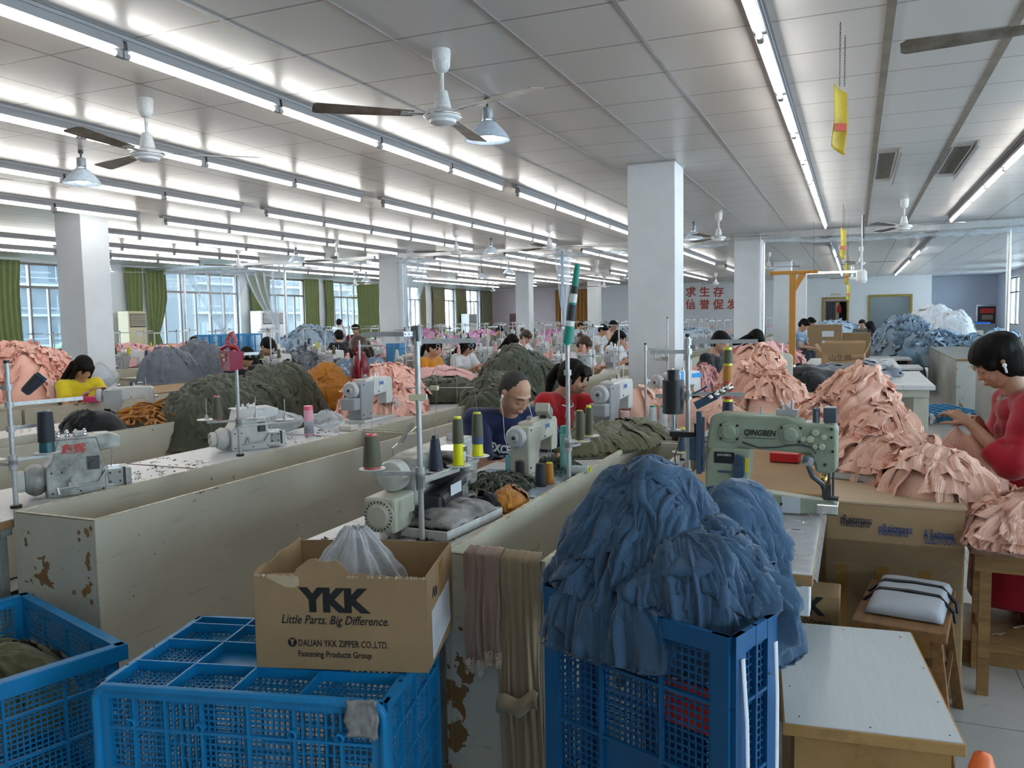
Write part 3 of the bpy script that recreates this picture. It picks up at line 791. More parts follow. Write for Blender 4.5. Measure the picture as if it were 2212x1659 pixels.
crate('plastic_crate', 'tall shaded blue crate standing on end under the heap of denim blue shirts', (-.69, 1.835, 0), math.atan2(-.18, .47), .50, .18, .85, (.34, .67), (.2, .42, .62, .82), (.5,), solid=((1, 2), (1, 1), (1, 0)), mm=M_CRATE_SHADE, edge=.042, rim=False)
# red label stuck inside the lattice of the tall crate
def onto(parent, p):  # world -> local of an unrotated/rotated empty
    bpy.context.view_layer.update(); return parent.matrix_world.inverted() @ Vector(p)
# ---- white topped plywood box, wooden stool, bench, platform at the lower right
a, b, c, d = [at(x, y, .5) for x, y in ((1670, 1338), (1965, 1365), (2090, 1600), (1700, 1570))]
ang = math.atan2(b.y - a.y, b.x - a.x); ctr = (a + b + c + d) / 4
L1 = ((b - a).length + (c - d).length) / 2; L2 = ((a - d).length + (b - c).length) / 2
t = thing('low_table', 'low plywood box table with pale grey laminate top in the lower right corner', 'table', (ctr.x, ctr.y, 0), ang + .02)
M_LAM = NT('pale grey laminate'); _t = M_LAM; _f = _t.ramp(_t.noise(_t.obj((14, 1.0, 1)), 9, 5, .7), .3, .7)
_t.l(_t.mix(_f, (.56, .60, .62), (.64, .67, .68)), _t.b.inputs['Base Color']); _t.b.inputs['Roughness'].default_value = .3; M_LAM = _t.m
MB().b2((-L1 / 2, -L2 / 2, .468), (L1 / 2, L2 / 2, .497)).build('tabletop', M_WOODL, t, bevel=.002)
MB().b2((-L1 / 2 + .006, -L2 / 2 + .006, .4965), (L1 / 2 - .006, L2 / 2 - .006, .50)).build('laminate', M_LAM, t)
i_ = .03
MB().b2((-L1 / 2 + i_, -L2 / 2 + i_, .0), (L1 / 2 - i_, -L2 / 2 + i_ + .018, .468)).build('front_board', M_WOODL, t)
MB().b2((-L1 / 2 + i_, L2 / 2 - i_ - .018, .0), (L1 / 2 - i_, L2 / 2 - i_, .468)).build('back_board', M_WOODL, t)
for s in (-1, 1): MB().b2((s * (L1 / 2 - i_) - .009, -L2 / 2 + i_ + .018, .0), (s * (L1 / 2 - i_) + .009, L2 / 2 - i_ - .018, .468)).build('side_board', M_WOODL, t)
m = MB()
for sx, sy in ((-.42, .44), (0, .45), (.4, .42), (-.44, .1), (-.44, -.2), (-.4, -.44), (0, -.46), (.43, -.45), (.46, .1), (.45, -.2)): m.cyl((sx * L1, sy * L2, .5), (sx * L1, sy * L2, .5012), .0022, n=6)
m.build('nail_heads', M_DARK, t)
MB().b2((-.01, 0, 0), (.06, .05, .26)).build('x', M_DARK, t) if False else None
def stool(name, label, loc, rz, W, D, H, th=.035, m=None, splay=.06, group=None, cloth=None):
    m = m or M_WOODX; t = thing(name, label, 'stool', loc, rz, group)
    MB().b2((-W / 2, -D / 2, H - th), (W / 2, D / 2, H)).build('seat', m, t, bevel=.004)
    ft = {}
    for sx in (-1, 1):
        for sy in (-1, 1):
            p0 = Vector((sx * (W / 2 - .035), sy * (D / 2 - .04), H - th)); p1 = Vector((sx * (W / 2 - .035 + splay * .9), sy * (D / 2 - .04 + splay), 0)); ft[sx, sy] = (p0, p1)
            q = MB(); x_, y_ = .018, .018
            q.add([p1 + Vector((a_ * x_, b_ * y_, 0)) for a_, b_ in ((-1, -1), (1, -1), (1, 1), (-1, 1))] + [p0 + Vector((a_ * x_, b_ * y_, 0)) for a_, b_ in ((-1, -1), (1, -1), (1, 1), (-1, 1))], [(3, 2, 1, 0), (4, 5, 6, 7), (0, 1, 5, 4), (1, 2, 6, 5), (2, 3, 7, 6), (3, 0, 4, 7)])
            q.build('leg', m, t, bevel=.002)
    for (k1, k2, f) in (((-1, -1), (1, -1), .62), ((-1, 1), (1, 1), .62), ((-1, -1), (-1, 1), .48), ((1, -1), (1, 1), .48)):
        a_ = ft[k1][0].lerp(ft[k1][1], f); b_ = ft[k2][0].lerp(ft[k2][1], f); dd = (b_ - a_).normalized(); nn = Z.cross(dd)
        MB().box((a_ + b_) / 2, ((b_ - a_).length, .014, .03), Matrix((dd, nn, Z)).transposed()).build('stretcher', m, t)
    return t
a, b, c, d = [at(x, y, .46) for x, y in ((1870, 1345), (2083, 1380), (2025, 1240), (1855, 1240))]
sc_ = (a + b + c + d) / 4; SANG = math.atan2(b.y - a.y, b.x - a.x)
stool('wooden_stool', 'worn brown wooden stool carrying a grey cushion strapped with black elastic', (sc_.x, sc_.y - .05, 0), math.atan2(b.y - a.y, b.x - a.x), (b - a).length, .50, .46)
# low wooden platform and bench on the right
t = thing('wooden_platform', 'low worn wooden platform on the floor beneath the bench at the right edge', 'platform', (1.3, 4.0, 0), -.03)
MB().b2((-.86, -.16, .06), (.9, .36, .10)).build('deck', M_PLY, t, bevel=.004); MB().b2((-.86, -.15, 0), (.9, -.12, .06)).build('front_rail', M_PLY, t)
MB().b2((-.86, .30, 0), (.9, .33, .06)).build('back_rail', M_PLY, t)
t = thing('wooden_bench', 'wooden bench at the right edge heaped with pink ribbed garments', 'bench', (.98, 3.52, 0), -.04)
MB().b2((-.56, -.02, .57), (.6, .36, .60)).build('seat', wood('bench seat', (.38, .24, .16), (.28, .16, .1), (1, 9, 9)), t, bevel=.003)
MB().b2((-.54, -.005, .50), (.58, .018, .57)).build('apron', M_PLY, t)
MB().b2((-.54, .32, .50), (.58, .34, .57)).build('apron', M_PLY, t)
for sx in (-.5, .54):
    for sy in (.03, .3): MB().b2((sx - .02, sy - .02, 0), (sx + .02, sy + .02, .5)).build('leg', M_PLY, t)
for sx in (-.5, .54): MB().b2((sx - .012, .05, .2), (sx + .012, .28, .24)).build('stretcher', M_PLY, t)
# ---- cardboard
M_CARD = mat('brown cardboard', (.37, .235, .12), .75, var=.16, vs=5, bump=.15, bs=9)
M_CARDL = mat('torn cardboard liner', (.55, .42, .28), .85, var=.15, vs=30)
M_CARDIN = mat('cardboard inside', (.33, .19, .09), .8, var=.1, vs=5)
M_INK = mat('black print', (.012, .012, .012), .6)
M_TAPE = mat('brown packing tape', (.40, .21, .06), .25)
M_PAPER = mat('white paper label', (.72, .74, .78), .5)
def ykk_box():
    W, D, H = .478, .34, .262
    p = at(556, 1440, .56)
    t = thing('cardboard_box', 'open brown cardboard box with big black zipper company print standing on the upturned crate', 'box', (p.x + .004, p.y - .004, .562), math.atan2(.13, .455))
    def wall(name, u, o, L, prof, mm=M_CARD):
        # prof: list of (s along 0..1, height)
        m = MB(); n = u.cross(Z); pts = [(0, 0), (L, 0)] + [(s * L, h) for s, h in reversed(prof)]
        vs = [o + u * a + Z * b - n * .002 for a, b in pts] + [o + u * a + Z * b + n * .002 for a, b in pts]; k = len(pts)
        m.add(vs, [tuple(range(k - 1, -1, -1)), tuple(range(k, 2 * k))] + [(i, (i + 1) % k, k + (i + 1) % k, k + i) for i in range(k)])
        return m.build(name, mm, t)
    rnd = random.Random(3)
    fp = [(0, H), (.04, H - .004), (.10, H + .0), (.18, H + .002), (.24, H + .003), (.26, H + .018), (.29, H + .028), (.33, H + .042), (.37, H + .045), (.40, H + .036), (.44, H + .037), (.49, H + .04), (.54, H + .02), (.56, H + .003), (.64, H + .006), (.69, H - .002), (.74, H + .003), (.83, H - .004), (.92, H - .001), (1, H - .004)]
    wall('front_panel', X, Vector((0, 0, 0)), W, fp)
    wall('back_panel', X, Vector((0, D, 0)), W, [(0, H), (.5, H + .004), (1, H)])
    wall('side_panel', Y, Vector((0, 0, 0)), D, [(0, H), (.2, H + .01), (.3, H - .004), (.55, H + .012), (.7, H + .004), (1, H + .008)])
    wall('side_panel', Y, Vector((W, 0, 0)), D, [(0, H), (.5, H + .002), (1, H)])
    MB().b2((0, 0, 0), (W, D, .004)).build('bottom', M_CARD, t)
    # torn liner strips and fuzzy edge along the top
    m = MB()
    for i in range(60):
        s = rnd.random(); h = [q for q in fp if q[0] <= s][-1][1]
        if .25 < s < .55: continue
        q = Vector((s * W, -.003 - rnd.random() * .002, H - .003)); R = Matrix.Rotation(rnd.uniform(-1, 1), 3, 'Y') @ Matrix.Rotation(rnd.uniform(-.8, .8), 3, 'X'); m.box(q, (rnd.uniform(.003, .008), .001, rnd.uniform(.005, .01)), R)
    m.build('frayed_edge', M_CARDL, t)
    m = MB(); m.prism([(.035, H - .008), (.06, H - .02), (.09, H - .034), (.115, H - .036), (.13, H - .028), (.128, H - .004), (.04, H - .001)], -.0048, -.0028, 'y'); m.build('torn_liner_patch', M_CARDL, t)
    F = lambda x, z: frame((x, -.0028, z), X, Z)
    text('YKK', .085, t, F(.225, .190), M_INK, .0004, 'lettering', width=.20, bold=.0052)
    text('Little Parts. Big Difference.', .034, t, F(.225, .137), M_INK, .0004, 'lettering', width=.30, shear=.3, bold=.0003)
    text('DALIAN YKK ZIPPER CO.,LTD.', .026, t, F(.246, .072), M_INK, .0004, 'lettering', width=.25, bold=.0002)
    text('Fastening Products Group', .024, t, F(.222, .042), M_INK, .0004, 'lettering', width=.205, bold=.0002)
    MB().lathe([(.0128, -.0034), (.0128, -.0026)], 24, (.104, 0, .074), 'y').build('round_emblem', M_INK, t)
    text('Y', .02, t, frame((.104, -.0036, .074), X, Z), M_CARD, .0003, 'emblem_mark', bold=.0012)
    # right side: tape and the paper sheet
    MB().b2((W + .0022, .16, H - .13), (W + .0032, .21, H - .012)).build('tape', M_TAPE, t)
    MB().add([(W + .0034, .055, .012), (W + .0034, .30, .035), (W + .0034, .285, .165), (W + .0034, .05, .15), (W + .0028, .055, .012), (W + .0028, .30, .035), (W + .0028, .285, .165), (W + .0028, .05, .15)], [(0, 1, 2, 3), (4, 5, 6, 7), (0, 1, 5, 4), (1, 2, 6, 5), (2, 3, 7, 6), (3, 0, 4, 7)]).build('paper_label', M_PAPER, t)
    m = MB()
    for k in range(9): m.b2((W + .0036, .075, .03 + k * .009), (W + .0038, .075 + .05 + .03 * rnd.random(), .0308 + k * .009))
    m.build('label_print', mat('grey print', (.2, .2, .22), .6), t)
    # handwritten squiggle
    MB().tube([(W + .004, .06, .185), (W + .004, .075, .21), (W + .004, .085, .18), (W + .004, .1, .205), (W + .004, .11, .175), (W + .004, .12, .2)], .0012, 5).build('pen_mark', M_INK, t)
    return t
YK = ykk_box()
# ---- carton stack used as a table, wrapped in film
def carton_stack():
    x0, x1, y0, y1, z = -.09, .40, 3.48, 6.3, .75
    t = thing('carton_stack', 'film wrapped cardboard cartons used as a table for the pink ribbed garments', 'carton', (0, 0, 0))
    xl = -.72
    MB().b2((xl, y0 + .12, 0), (x1, y1, z)).build('cartons', M_CARD, t, bevel=.01)
    MB().b2((-.1, y0, 0), (x1, y0 + .125, z - .002)).build('front_carton', M_CARD, t, bevel=.008)
    MB().b2((-.1, y0 - .002, z - .005), (x1 + .004, y1, z + .003)).build('cover_sheet', mat('kraft paper sheet', (.50, .37, .24), .6, var=.12, vs=4), t)
    m = MB()
    for k in range(3): m.b2((-.06 + k * .15, y0 - .0035, .02), (-.015 + k * .15, y0 - .0015, .5))
    m.build('tape', M_TAPE, t)
    M_BLUE = mat('blue marker print', (.01, .05, .22), .6)
    for k, (xx, zz, s) in enumerate(((.02, .68, 'Reitmans'), (.012, .667, 'Reitmans'), (.165, .655, 'Reitmans'), (.150, .642, 'Reitmans'), (.31, .645, 'A Reitmans'), (.315, .622, 'SUBDIVISION'))):
        text(s, .05, t, frame((xx, y0 - .0045, zz), X, Z), M_BLUE if k > 1 else mat('black marker print', (.02, .03, .06), .6), .0003, 'lettering', width=.105)
    # clear film skirt
    m = MB()
    def fn(u, v):
        x = -.1 + (x1 + .02 + .1) * u; zz = .60 - .32 * v * (1 - .35 * math.sin(u * 9) ** 2)
        return Vector((x, y0 - .012 - .02 * abs(noise.noise(Vector((u * 9, v * 7, 3)))) - .015 * v, zz))
    m.grid(fn, 60, 30); m.build('wrapping_film', film('wrinkled wrapping film', (.72, .72, .70), .0, .1, 1.0, 40), t, smooth=True)
    return t
carton_stack()
def small_box(name, label, a, b, m, cat='box', loc=None, rz=0, bevel=.004):
    o = MB().b2(Vector(a), Vector(b)).build(name, m, bevel=bevel); 
    if loc is not None: o.location = loc
    o.rotation_euler.z = rz
    return tag(o, label, cat)
# second zipper carton between the pale table and the stool
pa, pb_ = atY(1655, 1300, 3.06), atY(1815, 1300, 3.06)
t = thing('cardboard_box', 'second zipper carton standing on end behind the pale grey low table', 'box', (pa.x, 3.06, 0)); w_ = pb_.x - pa.x; zt_ = atY(1740, 1282, 3.06).z
MB().b2((0, 0, 0), (w_, .16, zt_)).build('carton', M_CARD, t, bevel=.005)
text('YKK', .085, t, frame((w_ * .45, -.003, zt_ - .045), X, Z), M_INK, .0004, width=.18, bold=.005)
text('Little Parts. Big Difference.', .032, t, frame((w_ * .42, -.003, zt_ - .10), X, Z), M_INK, .0004, width=.24, shear=.3)
# chips of missing paint on the foreground trough
m = MB(); rc = random.Random(4)
for px_, py_, r_ in ((188, 1150, .016), (196, 1142, .010), (170, 1150, .009), (171, 1166, .008), (190, 1212, .017), (193, 1228, .012), (192, 1198, .010), (190, 1272, .018), (183, 1280, .014), (196, 1262, .012), (160, 1280, .010), (192, 1249, .005), (62, 1150, .006), (198, 1300, .01)):
    p = atY(px_, py_, 2.12); a = [(p.x + r_ * rc.uniform(.5, 1.1) * math.cos(k * .7), p.z + r_ * rc.uniform(.6, 1.35) * math.sin(k * .7)) for k in range(9)]; m.prism([(min(x_, -2.5705), z_) for x_, z_ in a], 2.1185, 2.1205, 'y')
o = m.build('paint_chips', mat('bare brown board', (.26, .13, .04), .7)); o.parent = T_A1; o.location = -T_A1.location
# ================================================================ SEWING MACHINES, THREAD STANDS, CONES
M_MW = mat('machine enamel off-white', (.60, .61, .59), .35, var=.12, vs=14, spots=((.22, .2, .17), .70, 40))
M_MG = mat('machine enamel grey', (.30, .31, .32), .4, var=.1, vs=14)
M_MC = mat('machine enamel cream', (.52, .51, .42), .38, var=.15, vs=14, spots=((.2, .18, .14), .68, 40))
M_MDIRT = mat('greasy off-white enamel', (.54, .55, .52), .38, var=.5, vs=9, c2=(.17, .165, .15), spots=((.04, .04, .04), .68, 30))
M_GREEN = mat('pale green machine enamel', (.30, .35, .26), .36, var=.2, vs=12, spots=((.07, .08, .06), .70, 34))
M_GREENL = mat('pale green knob', (.42, .46, .33), .3)
M_SLATE = mat('slate blue metal', (.05, .09, .15), .35, .3)
M_CHROME = mat('bright steel', (.72, .72, .72), .2, 1.0)
M_LOGO = mat('blue machine lettering', (.01, .13, .50), .5)
M_SKYB = mat('light blue machine trim', (.03, .32, .75), .35)
def rbox(m, a, b): return m.b2(a, b)
def lockstitch(label, loc, rz=0, body=None, rear=None, logo=True, trim=None, group=None, s=1.0, name='sewing_machine'):
    """length along y: handwheel at -y, needle head at +y; operator at -x"""
    body = body or M_MW; rear = rear or M_MG
    t = thing(name, label, 'sewing machine', loc, rz, group, scale=s if s != 1 else None)
    MB().b2((-.088, -.24, .0), (.088, .24, .022)).build('bed_plate', body, t, bevel=.004)
    m = MB(); m.prism([(-.235, .022), (-.10, .022), (-.085, .12), (-.055, .19), (-.055, .30), (-.225, .30), (-.235, .28)], -.062, .062, 'x')
    m.build('column', rear, t, bevel=.010)
    m = MB(); m.prism([(-.085, .185), (.13, .20), (.16, .19), (.16, .315), (.10, .325), (-.15, .318), (-.15, .19)], -.052, .052, 'x'); ar = m.build('arm', body, t, bevel=.012)
    if logo:
        for sx in (-1, 1): text('JUKI', .034, ar, frame((sx * .0535, .06, .275), Vector((0, sx, 0)), Z), M_LOGO, .0006, 'lettering', bold=.0008)
    m = MB(); m.prism([(.14, .11), (.225, .11), (.235, .14), (.235, .295), (.21, .318), (.14, .318)], -.045, .045, 'x'); m.build('head', body, t, bevel=.008)
    m = MB(); m.lathe([(.0, -.31), (.022, -.31), (.026, -.30), (.052, -.298), (.062, -.285), (.063, -.262), (.056, -.25), (.03, -.248), (.03, -.235)], 28, (0, 0, .245), 'y'); hw = m.build('handwheel', mat('handwheel grey', (.45, .46, .47), .35), t, smooth=True, autos=True)
    MB().lathe([(0, -.318), (.009, -.316), (.011, -.308)], 12, (0, 0, .245), 'y').build('hub_screw', M_BLACK, hw)
    m = MB(); m.cyl((0, .19, .02), (0, .19, .11), .004, n=8); m.cyl((.018, .19, .03), (.018, .19, .13), .005, n=8); m.b2((.005, .175, .024), (.03, .215, .030)); m.build('needle_bar', M_CHROME, t)
    m = MB(); m.cyl((0, .05, .32), (0, .05, .352), .008, n=8); m.tube([(-.02, .08, .325), (-.02, .08, .36), (-.02, .13, .36), (-.02, .13, .325)], .003, 6)
    m.lathe([(.014, -.01), (.014, -.004), (.006, 0), (.014, .004), (.014, .01)], 12, (0, -.09, .337), 'y'); m.cyl((.0, .16, .318), (0, .16, .40), .0025, n=6); m.build('thread_guide', M_CHROME, t, autos=True)
    m = MB(); m.lathe([(.016, .235), (.018, .24), (.008, .246), (.018, .252), (.016, .258), (.006, .268)], 14, (-.01, 0, .21), 'y'); m.build('tension_disc', M_CHROME, t, smooth=True)
    m = MB()
    for p in ((.0635, -.21, .06), (.0635, -.12, .06), (.0635, -.2, .28), (.054, .02, .215), (-.0635, -.2, .06)): m.box(p, (.003, .010, .010))
    m.build('screw', M_BLACK, t)
    m = MB().b2((-.06, -.33, .10), (.06, -.24, .19)).build('motor_cover', rear, t, bevel=.012) if rear is M_MG else None
    if trim: MB().b2((-.0545, -.04, .19), (.0545, .0, .322)).b2((-.0545, .10, .262), (.0545, .236, .30)).build('trim_stripe', trim, t, bevel=.004)
    return t
def overlock(label, loc, rz=0, body=None, chars=None, s=1.0, name='overlock_machine', group=None):
    """boxy overlocker: motor wheel at -x, looper front at +y... seen from the -y side"""
    body = body or M_MDIRT
    t = thing(name, label, 'sewing machine', loc, rz, group, scale=s if s != 1 else None)
    m = MB(); m.prism([(-.10, 0), (.13, 0), (.13, .13), (.115, .19), (.10, .25), (-.05, .25), (-.075, .16), (-.10, .13)], -.09, .08, 'y'); m.build('body', body, t, bevel=.006)
    m = MB(); m.prism([(.115, .185), (.20, .20), (.205, .245), (.16, .262), (.10, .262)], -.07, .05, 'y'); m.build('top_arm', body, t, bevel=.006)
    m = MB(); m.b2((-.07, -.085, .25), (.12, .075, .258)); m.b2((.02, -.05, .258), (.06, .0, .278)); m.build('top_cover', body, t, bevel=.004)
    m = MB(); m.lathe([(.055, -.10), (.066, -.115), (.072, -.14), (.060, -.165), (.05, -.175)], 26, (0, -.005, .075), 'x'); m.build('wheel_housing', body, t, smooth=True, autos=True)
    m = MB(); m.lathe([(.02, -.21), (.043, -.21), (.047, -.20), (.047, -.178), (.035, -.172)], 26, (0, -.005, .075), 'x'); hw = m.build('handwheel', mat('handwheel ivory', (.58, .58, .54), .35), t, smooth=True, autos=True)
    m = MB()
    for k in range(4):
        a = k * PI / 2 + .4; m.box((-.2105, -.005 + .028 * math.cos(a), .075 + .028 * math.sin(a)), (.002, .012, .012))
    m.build('wheel_slot', M_BLACK, hw)
    MB().b2((.13, -.085, .02), (.24, .055, .10)).build('cloth_plate', body, t, bevel=.004)
    MB().b2((.205, -.089, .022), (.215, -.06, .105)).build('plate_edge', M_BLACK, t)
    MB().b2((.142, -.089, .036), (.20, -.083, .092)).build('side_cover', mat('machine cover grey', (.33, .33, .32), .4), t, bevel=.002)
    m = MB(); m.cyl((-.06, -.095, .04), (.10, -.1, .05), .006, n=6); m.cyl((.10, -.1, .05), (.135, -.095, .10), .006, n=6); m.cyl((-.055, -.1, .015), (-.06, -.095, .045), .007, n=6); m.cyl((.0, -.098, .05), (.0, -.098, .085), .010, n=8); m.box((.0, -.098, .055), (.035, .012, .018)); m.build('link_arm', M_STEEL, t)
    m = MB(); m.b2((.06, -.093, .11), (.11, -.088, .17)); m.lathe([(.018, 0), (.018, .01), (0, .012)], 14, (.085, -.10, .13), 'y'); m.build('looper_opening', M_DARK, t)
    m = MB()
    for p in ((-.08, .02), (-.08, .11), (-.04, .11), (.03, .02), (.12, .02), (.15, .045), (.19, .045), (.19, .085), (.15, .085)): m.lathe([(.0045, -.0925), (.0045, -.0895)], 8, (p[0], 0, p[1]), 'y')
    m.build('screw', M_BLACK, t)
    m = MB(); m.cyl((.17, -.02, .10), (.17, -.02, .20), .004, n=8); m.b2((.15, -.04, .10), (.20, 0, .108)); m.build('presser', M_CHROME, t)
    m = MB()
    for k in range(4): m.lathe([(.010, 0), (.011, .004), (.005, .009), (.011, .014), (.009, .02), (.004, .03)], 10, (-.04 + .035 * k, -.02, .258))
    m.build('tension_knob', M_CHROME, t, smooth=True)
    if chars: text(chars, .05, t, frame((.01, -.0915, .205), X, Z), mat('red machine characters', (.50, .03, .02), .5), .0005, 'lettering', bold=.0008)
    return t
# ---- cones of thread
CONEM = {}
def cone_mats(c):
    tab = {'black': (.008, .010, .020), 'navy': (.010, .018, .045), 'olive': (.085, .085, .045), 'white': (.66, .72, .74), 'pink': (.70, .36, .33), 'teal': (.0, .25, .19), 'orange': (.48, .20, .02),
           'yellow': (.62, .62, .0), 'blue': (.03, .10, .30), 'steel blue': (.035, .07, .15), 'green': (.02, .25, .12), 'red': (.45, .02, .02), 'purple': (.08, .03, .12)}
    if c not in CONEM:
        t = NT(c + ' thread'); w = t.n('TexWave'); w.inputs['Scale'].default_value = 60; w.bands_direction = 'Z'; w.inputs['Distortion'].default_value = 3; w.inputs['Detail'].default_value = 1
        t.l(t.obj(), w.inputs['Vector']); base = tab[c]
        t.l(t.mix(w.outputs['Fac'], tuple(x * .75 for x in base), base), t.b.inputs['Base Color']); t.b.inputs['Roughness'].default_value = .6; t.b.inputs['Sheen Weight'].default_value = .2
        CONEM[c] = t.m
    return CONEM[c]
def core_mat(c): return mat(c + ' cone core', {'yellow': (.68, .66, .0), 'teal': (.0, .32, .24), 'red': (.6, .05, .06), 'black': (.012, .012, .016), 'white': (.7, .7, .7), 'blue': (.02, .12, .4), 'green': (.0, .3, .2), 'dark teal': (.0, .07, .09)}[c], .3)
CONEP = {}
def cone(color, core, label, loc, h=.115, r=.027, rt=.017, fill=(.08, .93), tilt=None, group=None, cat='thread cone', up=True):
    key = (color, core, h, r, rt, fill)
    if key in CONEP:
        o = copy_tree(CONEP[key], loc=loc, label=label, group=group); o.rotation_euler = tilt or (0, 0, 0)
        if not group and 'group' in o: del o['group']
        return o
    t = thing('thread_cone', label, cat, loc, 0, group)
    a, b = fill; lr = lambda f: r * (1 - f) + rt * f
    MB().lathe([(r * .56, 0), (lr(0) * .92, 0), (lr(1) * .80, h), (lr(1) * .5, h), (rt * .32, h * .97), (r * .56, 0)], 18, caps=False).build('core', core_mat(core), t, smooth=True, autos=True)
    MB().lathe([(lr(a) * .9, h * a), (lr(a) * 1.04, h * (a + .015)), (lr((a + b) / 2) * 1.05, h * (a + b) / 2), (lr(b) * 1.04, h * (b - .02)), (lr(b) * .8, h * b), (lr(b) * .62, h * b), (lr(a) * .62, h * a), (lr(a) * .9, h * a)], 22, caps=False).build('wound_thread', cone_mats(color), t, smooth=True, autos=True)
    if tilt: t.rotation_euler = tilt
    CONEP[key] = t
    return t
# ---- thread stands
M_DISC = mat('white plastic disc', (.62, .63, .62), .35, var=.15, vs=30)
def stand(label, loc, h=.72, lower=.30, arms=((90, .16),), guides=((90, .16),), r=.008, discs=True, group=None, top_dark=False, name='thread_stand', disc_r=.042, pin=.10):
    """pole on the worktop, lower arms with cone discs, top arms with thread eyelets; arm angles in degrees; returns disc centres (world)"""
    t = thing(name, label, 'thread stand', loc, 0, group); pos = []
    MB().cyl((0, 0, 0), (0, 0, h), r, n=12).build('pole', M_STEEL, t, smooth=True, autos=True)
    MB().cyl((0, 0, 0), (0, 0, .012), r * 2.2, n=12).cyl((0, 0, h), (0, 0, h + .012), r * 1.15, n=12).build('pole_cap', M_BLACK, t)
    for k, (a, L, *z) in enumerate(arms):
        zz = (z[0] if z else lower) ; u = Vector((math.cos(math.radians(a)), math.sin(math.radians(a)), 0)); n = Vector((-u.y, u.x, 0)); R = Matrix((u, n, Z)).transposed()
        m = MB(); m.box(Vector((0, 0, zz)) + u * (L / 2), (L, .012, .014), R); m.cyl((0, 0, zz - .022), (0, 0, zz + .022), r * 1.7, n=12); m.build('lower_arm', M_STEEL, t, bevel=.002)
        c = Vector((0, 0, zz + .012)) + u * L
        if discs:
            d = MB().lathe([(0, -.004), (.012, -.004), (disc_r * .9, .0), (disc_r, .003), (disc_r * .95, .005), (0, .003)], 22, c).build('cone_disc', M_DISC, t, smooth=True, autos=True)
            MB().lathe([(.013, .003), (.008, .028), (.0025, .03), (.0022, pin), (0, pin + .002)], 10, c).build('spindle', M_STEEL, d, smooth=True, autos=True)
        pos.append(Vector(loc) + c + Vector((0, 0, .005)))
    for k, (a, L, *z) in enumerate(guides):
        zz = z[0] if z else h - .02; u = Vector((math.cos(math.radians(a)), math.sin(math.radians(a)), 0)); n = Vector((-u.y, u.x, 0)); R = Matrix((u, n, Z)).transposed()
        m = MB(); m.box(Vector((0, 0, zz)) + u * (L / 2), (L, .006, .016), R); m.cyl((0, 0, zz - .012), (0, 0, zz + .012), r * 1.7, n=12)
        for f in (.35, .62, .9):
            c = Vector((0, 0, zz)) + u * (L * f); m.lathe([(.0035, -.004), (.0035, .004)], 8, c + n * 0, 'y' if abs(u.x) > .7 else 'x')
            m.tube([c + Vector((0, 0, -.010 - .006 + .006 * math.sin(q))) + u * .006 * math.cos(q) for q in [2 * PI * i / 8 for i in range(8)]], .0012, 5, closed=True)
        m.build('guide_arm', M_STEEL, t)
    return t, pos
# ================================================================ CLOTH
def cloth_mat(name, c, rib=False, var=.12, bs=26, bump=.5, rough=.85, stripes=None):
    if name in MATS: return MATS[name]
    t = NT(name); c = C3(c); v = t.obj()
    n = t.noise(v, 7, 4, .6); col = t.mix(t.ramp(n, .3, .7), tuple(x * (1 - var) for x in c), c)
    t.b.inputs['Roughness'].default_value = rough; t.b.inputs['Sheen Weight'].default_value = .25; t.b.inputs['Specular IOR Level'].default_value = .25
    h = t.noise(v, bs, 4, .62)
    if rib:
        uv = t.n('UVMap', uv_map='UVMap'); sp = t.n('SeparateXYZ'); t.l(uv.outputs[0], sp.inputs[0])
        s = t.math('ADD', t.math('MULTIPLY', t.math('SINE', t.math('MULTIPLY', sp.outputs[0], 2 * PI / .0075)), .5), .5)
        col = t.mix(t.math('MULTIPLY', s, .28), col, tuple(x * .62 for x in c)); h = t.math('ADD', h, t.math('MULTIPLY', s, -.5))
    if stripes:
        uv = t.n('UVMap', uv_map='UVMap'); sp = t.n('SeparateXYZ'); t.l(uv.outputs[0], sp.inputs[0])
        s = t.math('GREATER_THAN', t.math('SINE', t.math('MULTIPLY', sp.outputs[0], 2 * PI / stripes[1])), stripes[2]); col = t.mix(s, col, C3(stripes[0]))
    t.l(col, t.b.inputs['Base Color']); t.bump(h, bump, .008); MATS[name] = t.m; return t.m
C_BLUE = cloth_mat('denim blue jersey', (.043, .092, .165), bs=30, bump=.7)
C_PINK = cloth_mat('pink ribbed knit', (.95, .58, .45), rib=True, var=.08, bs=18)
C_PINKF = cloth_mat('pink jersey', (.93, .53, .43), var=.1)
C_PINKL = cloth_mat('light pink jersey', (.82, .48, .48), var=.06)
C_OLIVE = cloth_mat('olive jersey', (.085, .095, .065), var=.2, bump=.7)
C_OLIVL = cloth_mat('olive green jersey', (.13, .125, .065), var=.2, bump=.7)
C_MUST = cloth_mat('mustard jersey', (.50, .20, .025), var=.2, bump=.6)
C_GREY = cloth_mat('grey jersey', (.17, .19, .23), var=.2)
C_LBLUE = cloth_mat('light blue cloth', (.42, .56, .70), var=.25)
C_MAG = cloth_mat('orchid pink cloth', (.72, .38, .60), var=.15)
C_BLK = cloth_mat('black cloth', (.014, .014, .017), var=.2)
C_WHT = cloth_mat('white cloth', (.72, .74, .78), var=.1)
C_TAN = cloth_mat('khaki cotton', (.33, .25, .16), var=.12, bs=12, bump=.3)
C_TAN2 = cloth_mat('dusty rose brown satin', (.32, .22, .18), var=.12, bs=10, rough=.45)
C_PINE = cloth_mat('green curtain cloth', (.20, .24, .10), var=.15, bs=10)
C_CURT2 = cloth_mat('brownish green curtain cloth', (.20, .19, .11), var=.15, bs=10)
C_ORCU = cloth_mat('orange curtain cloth', (.42, .20, .05), var=.2, bs=8)
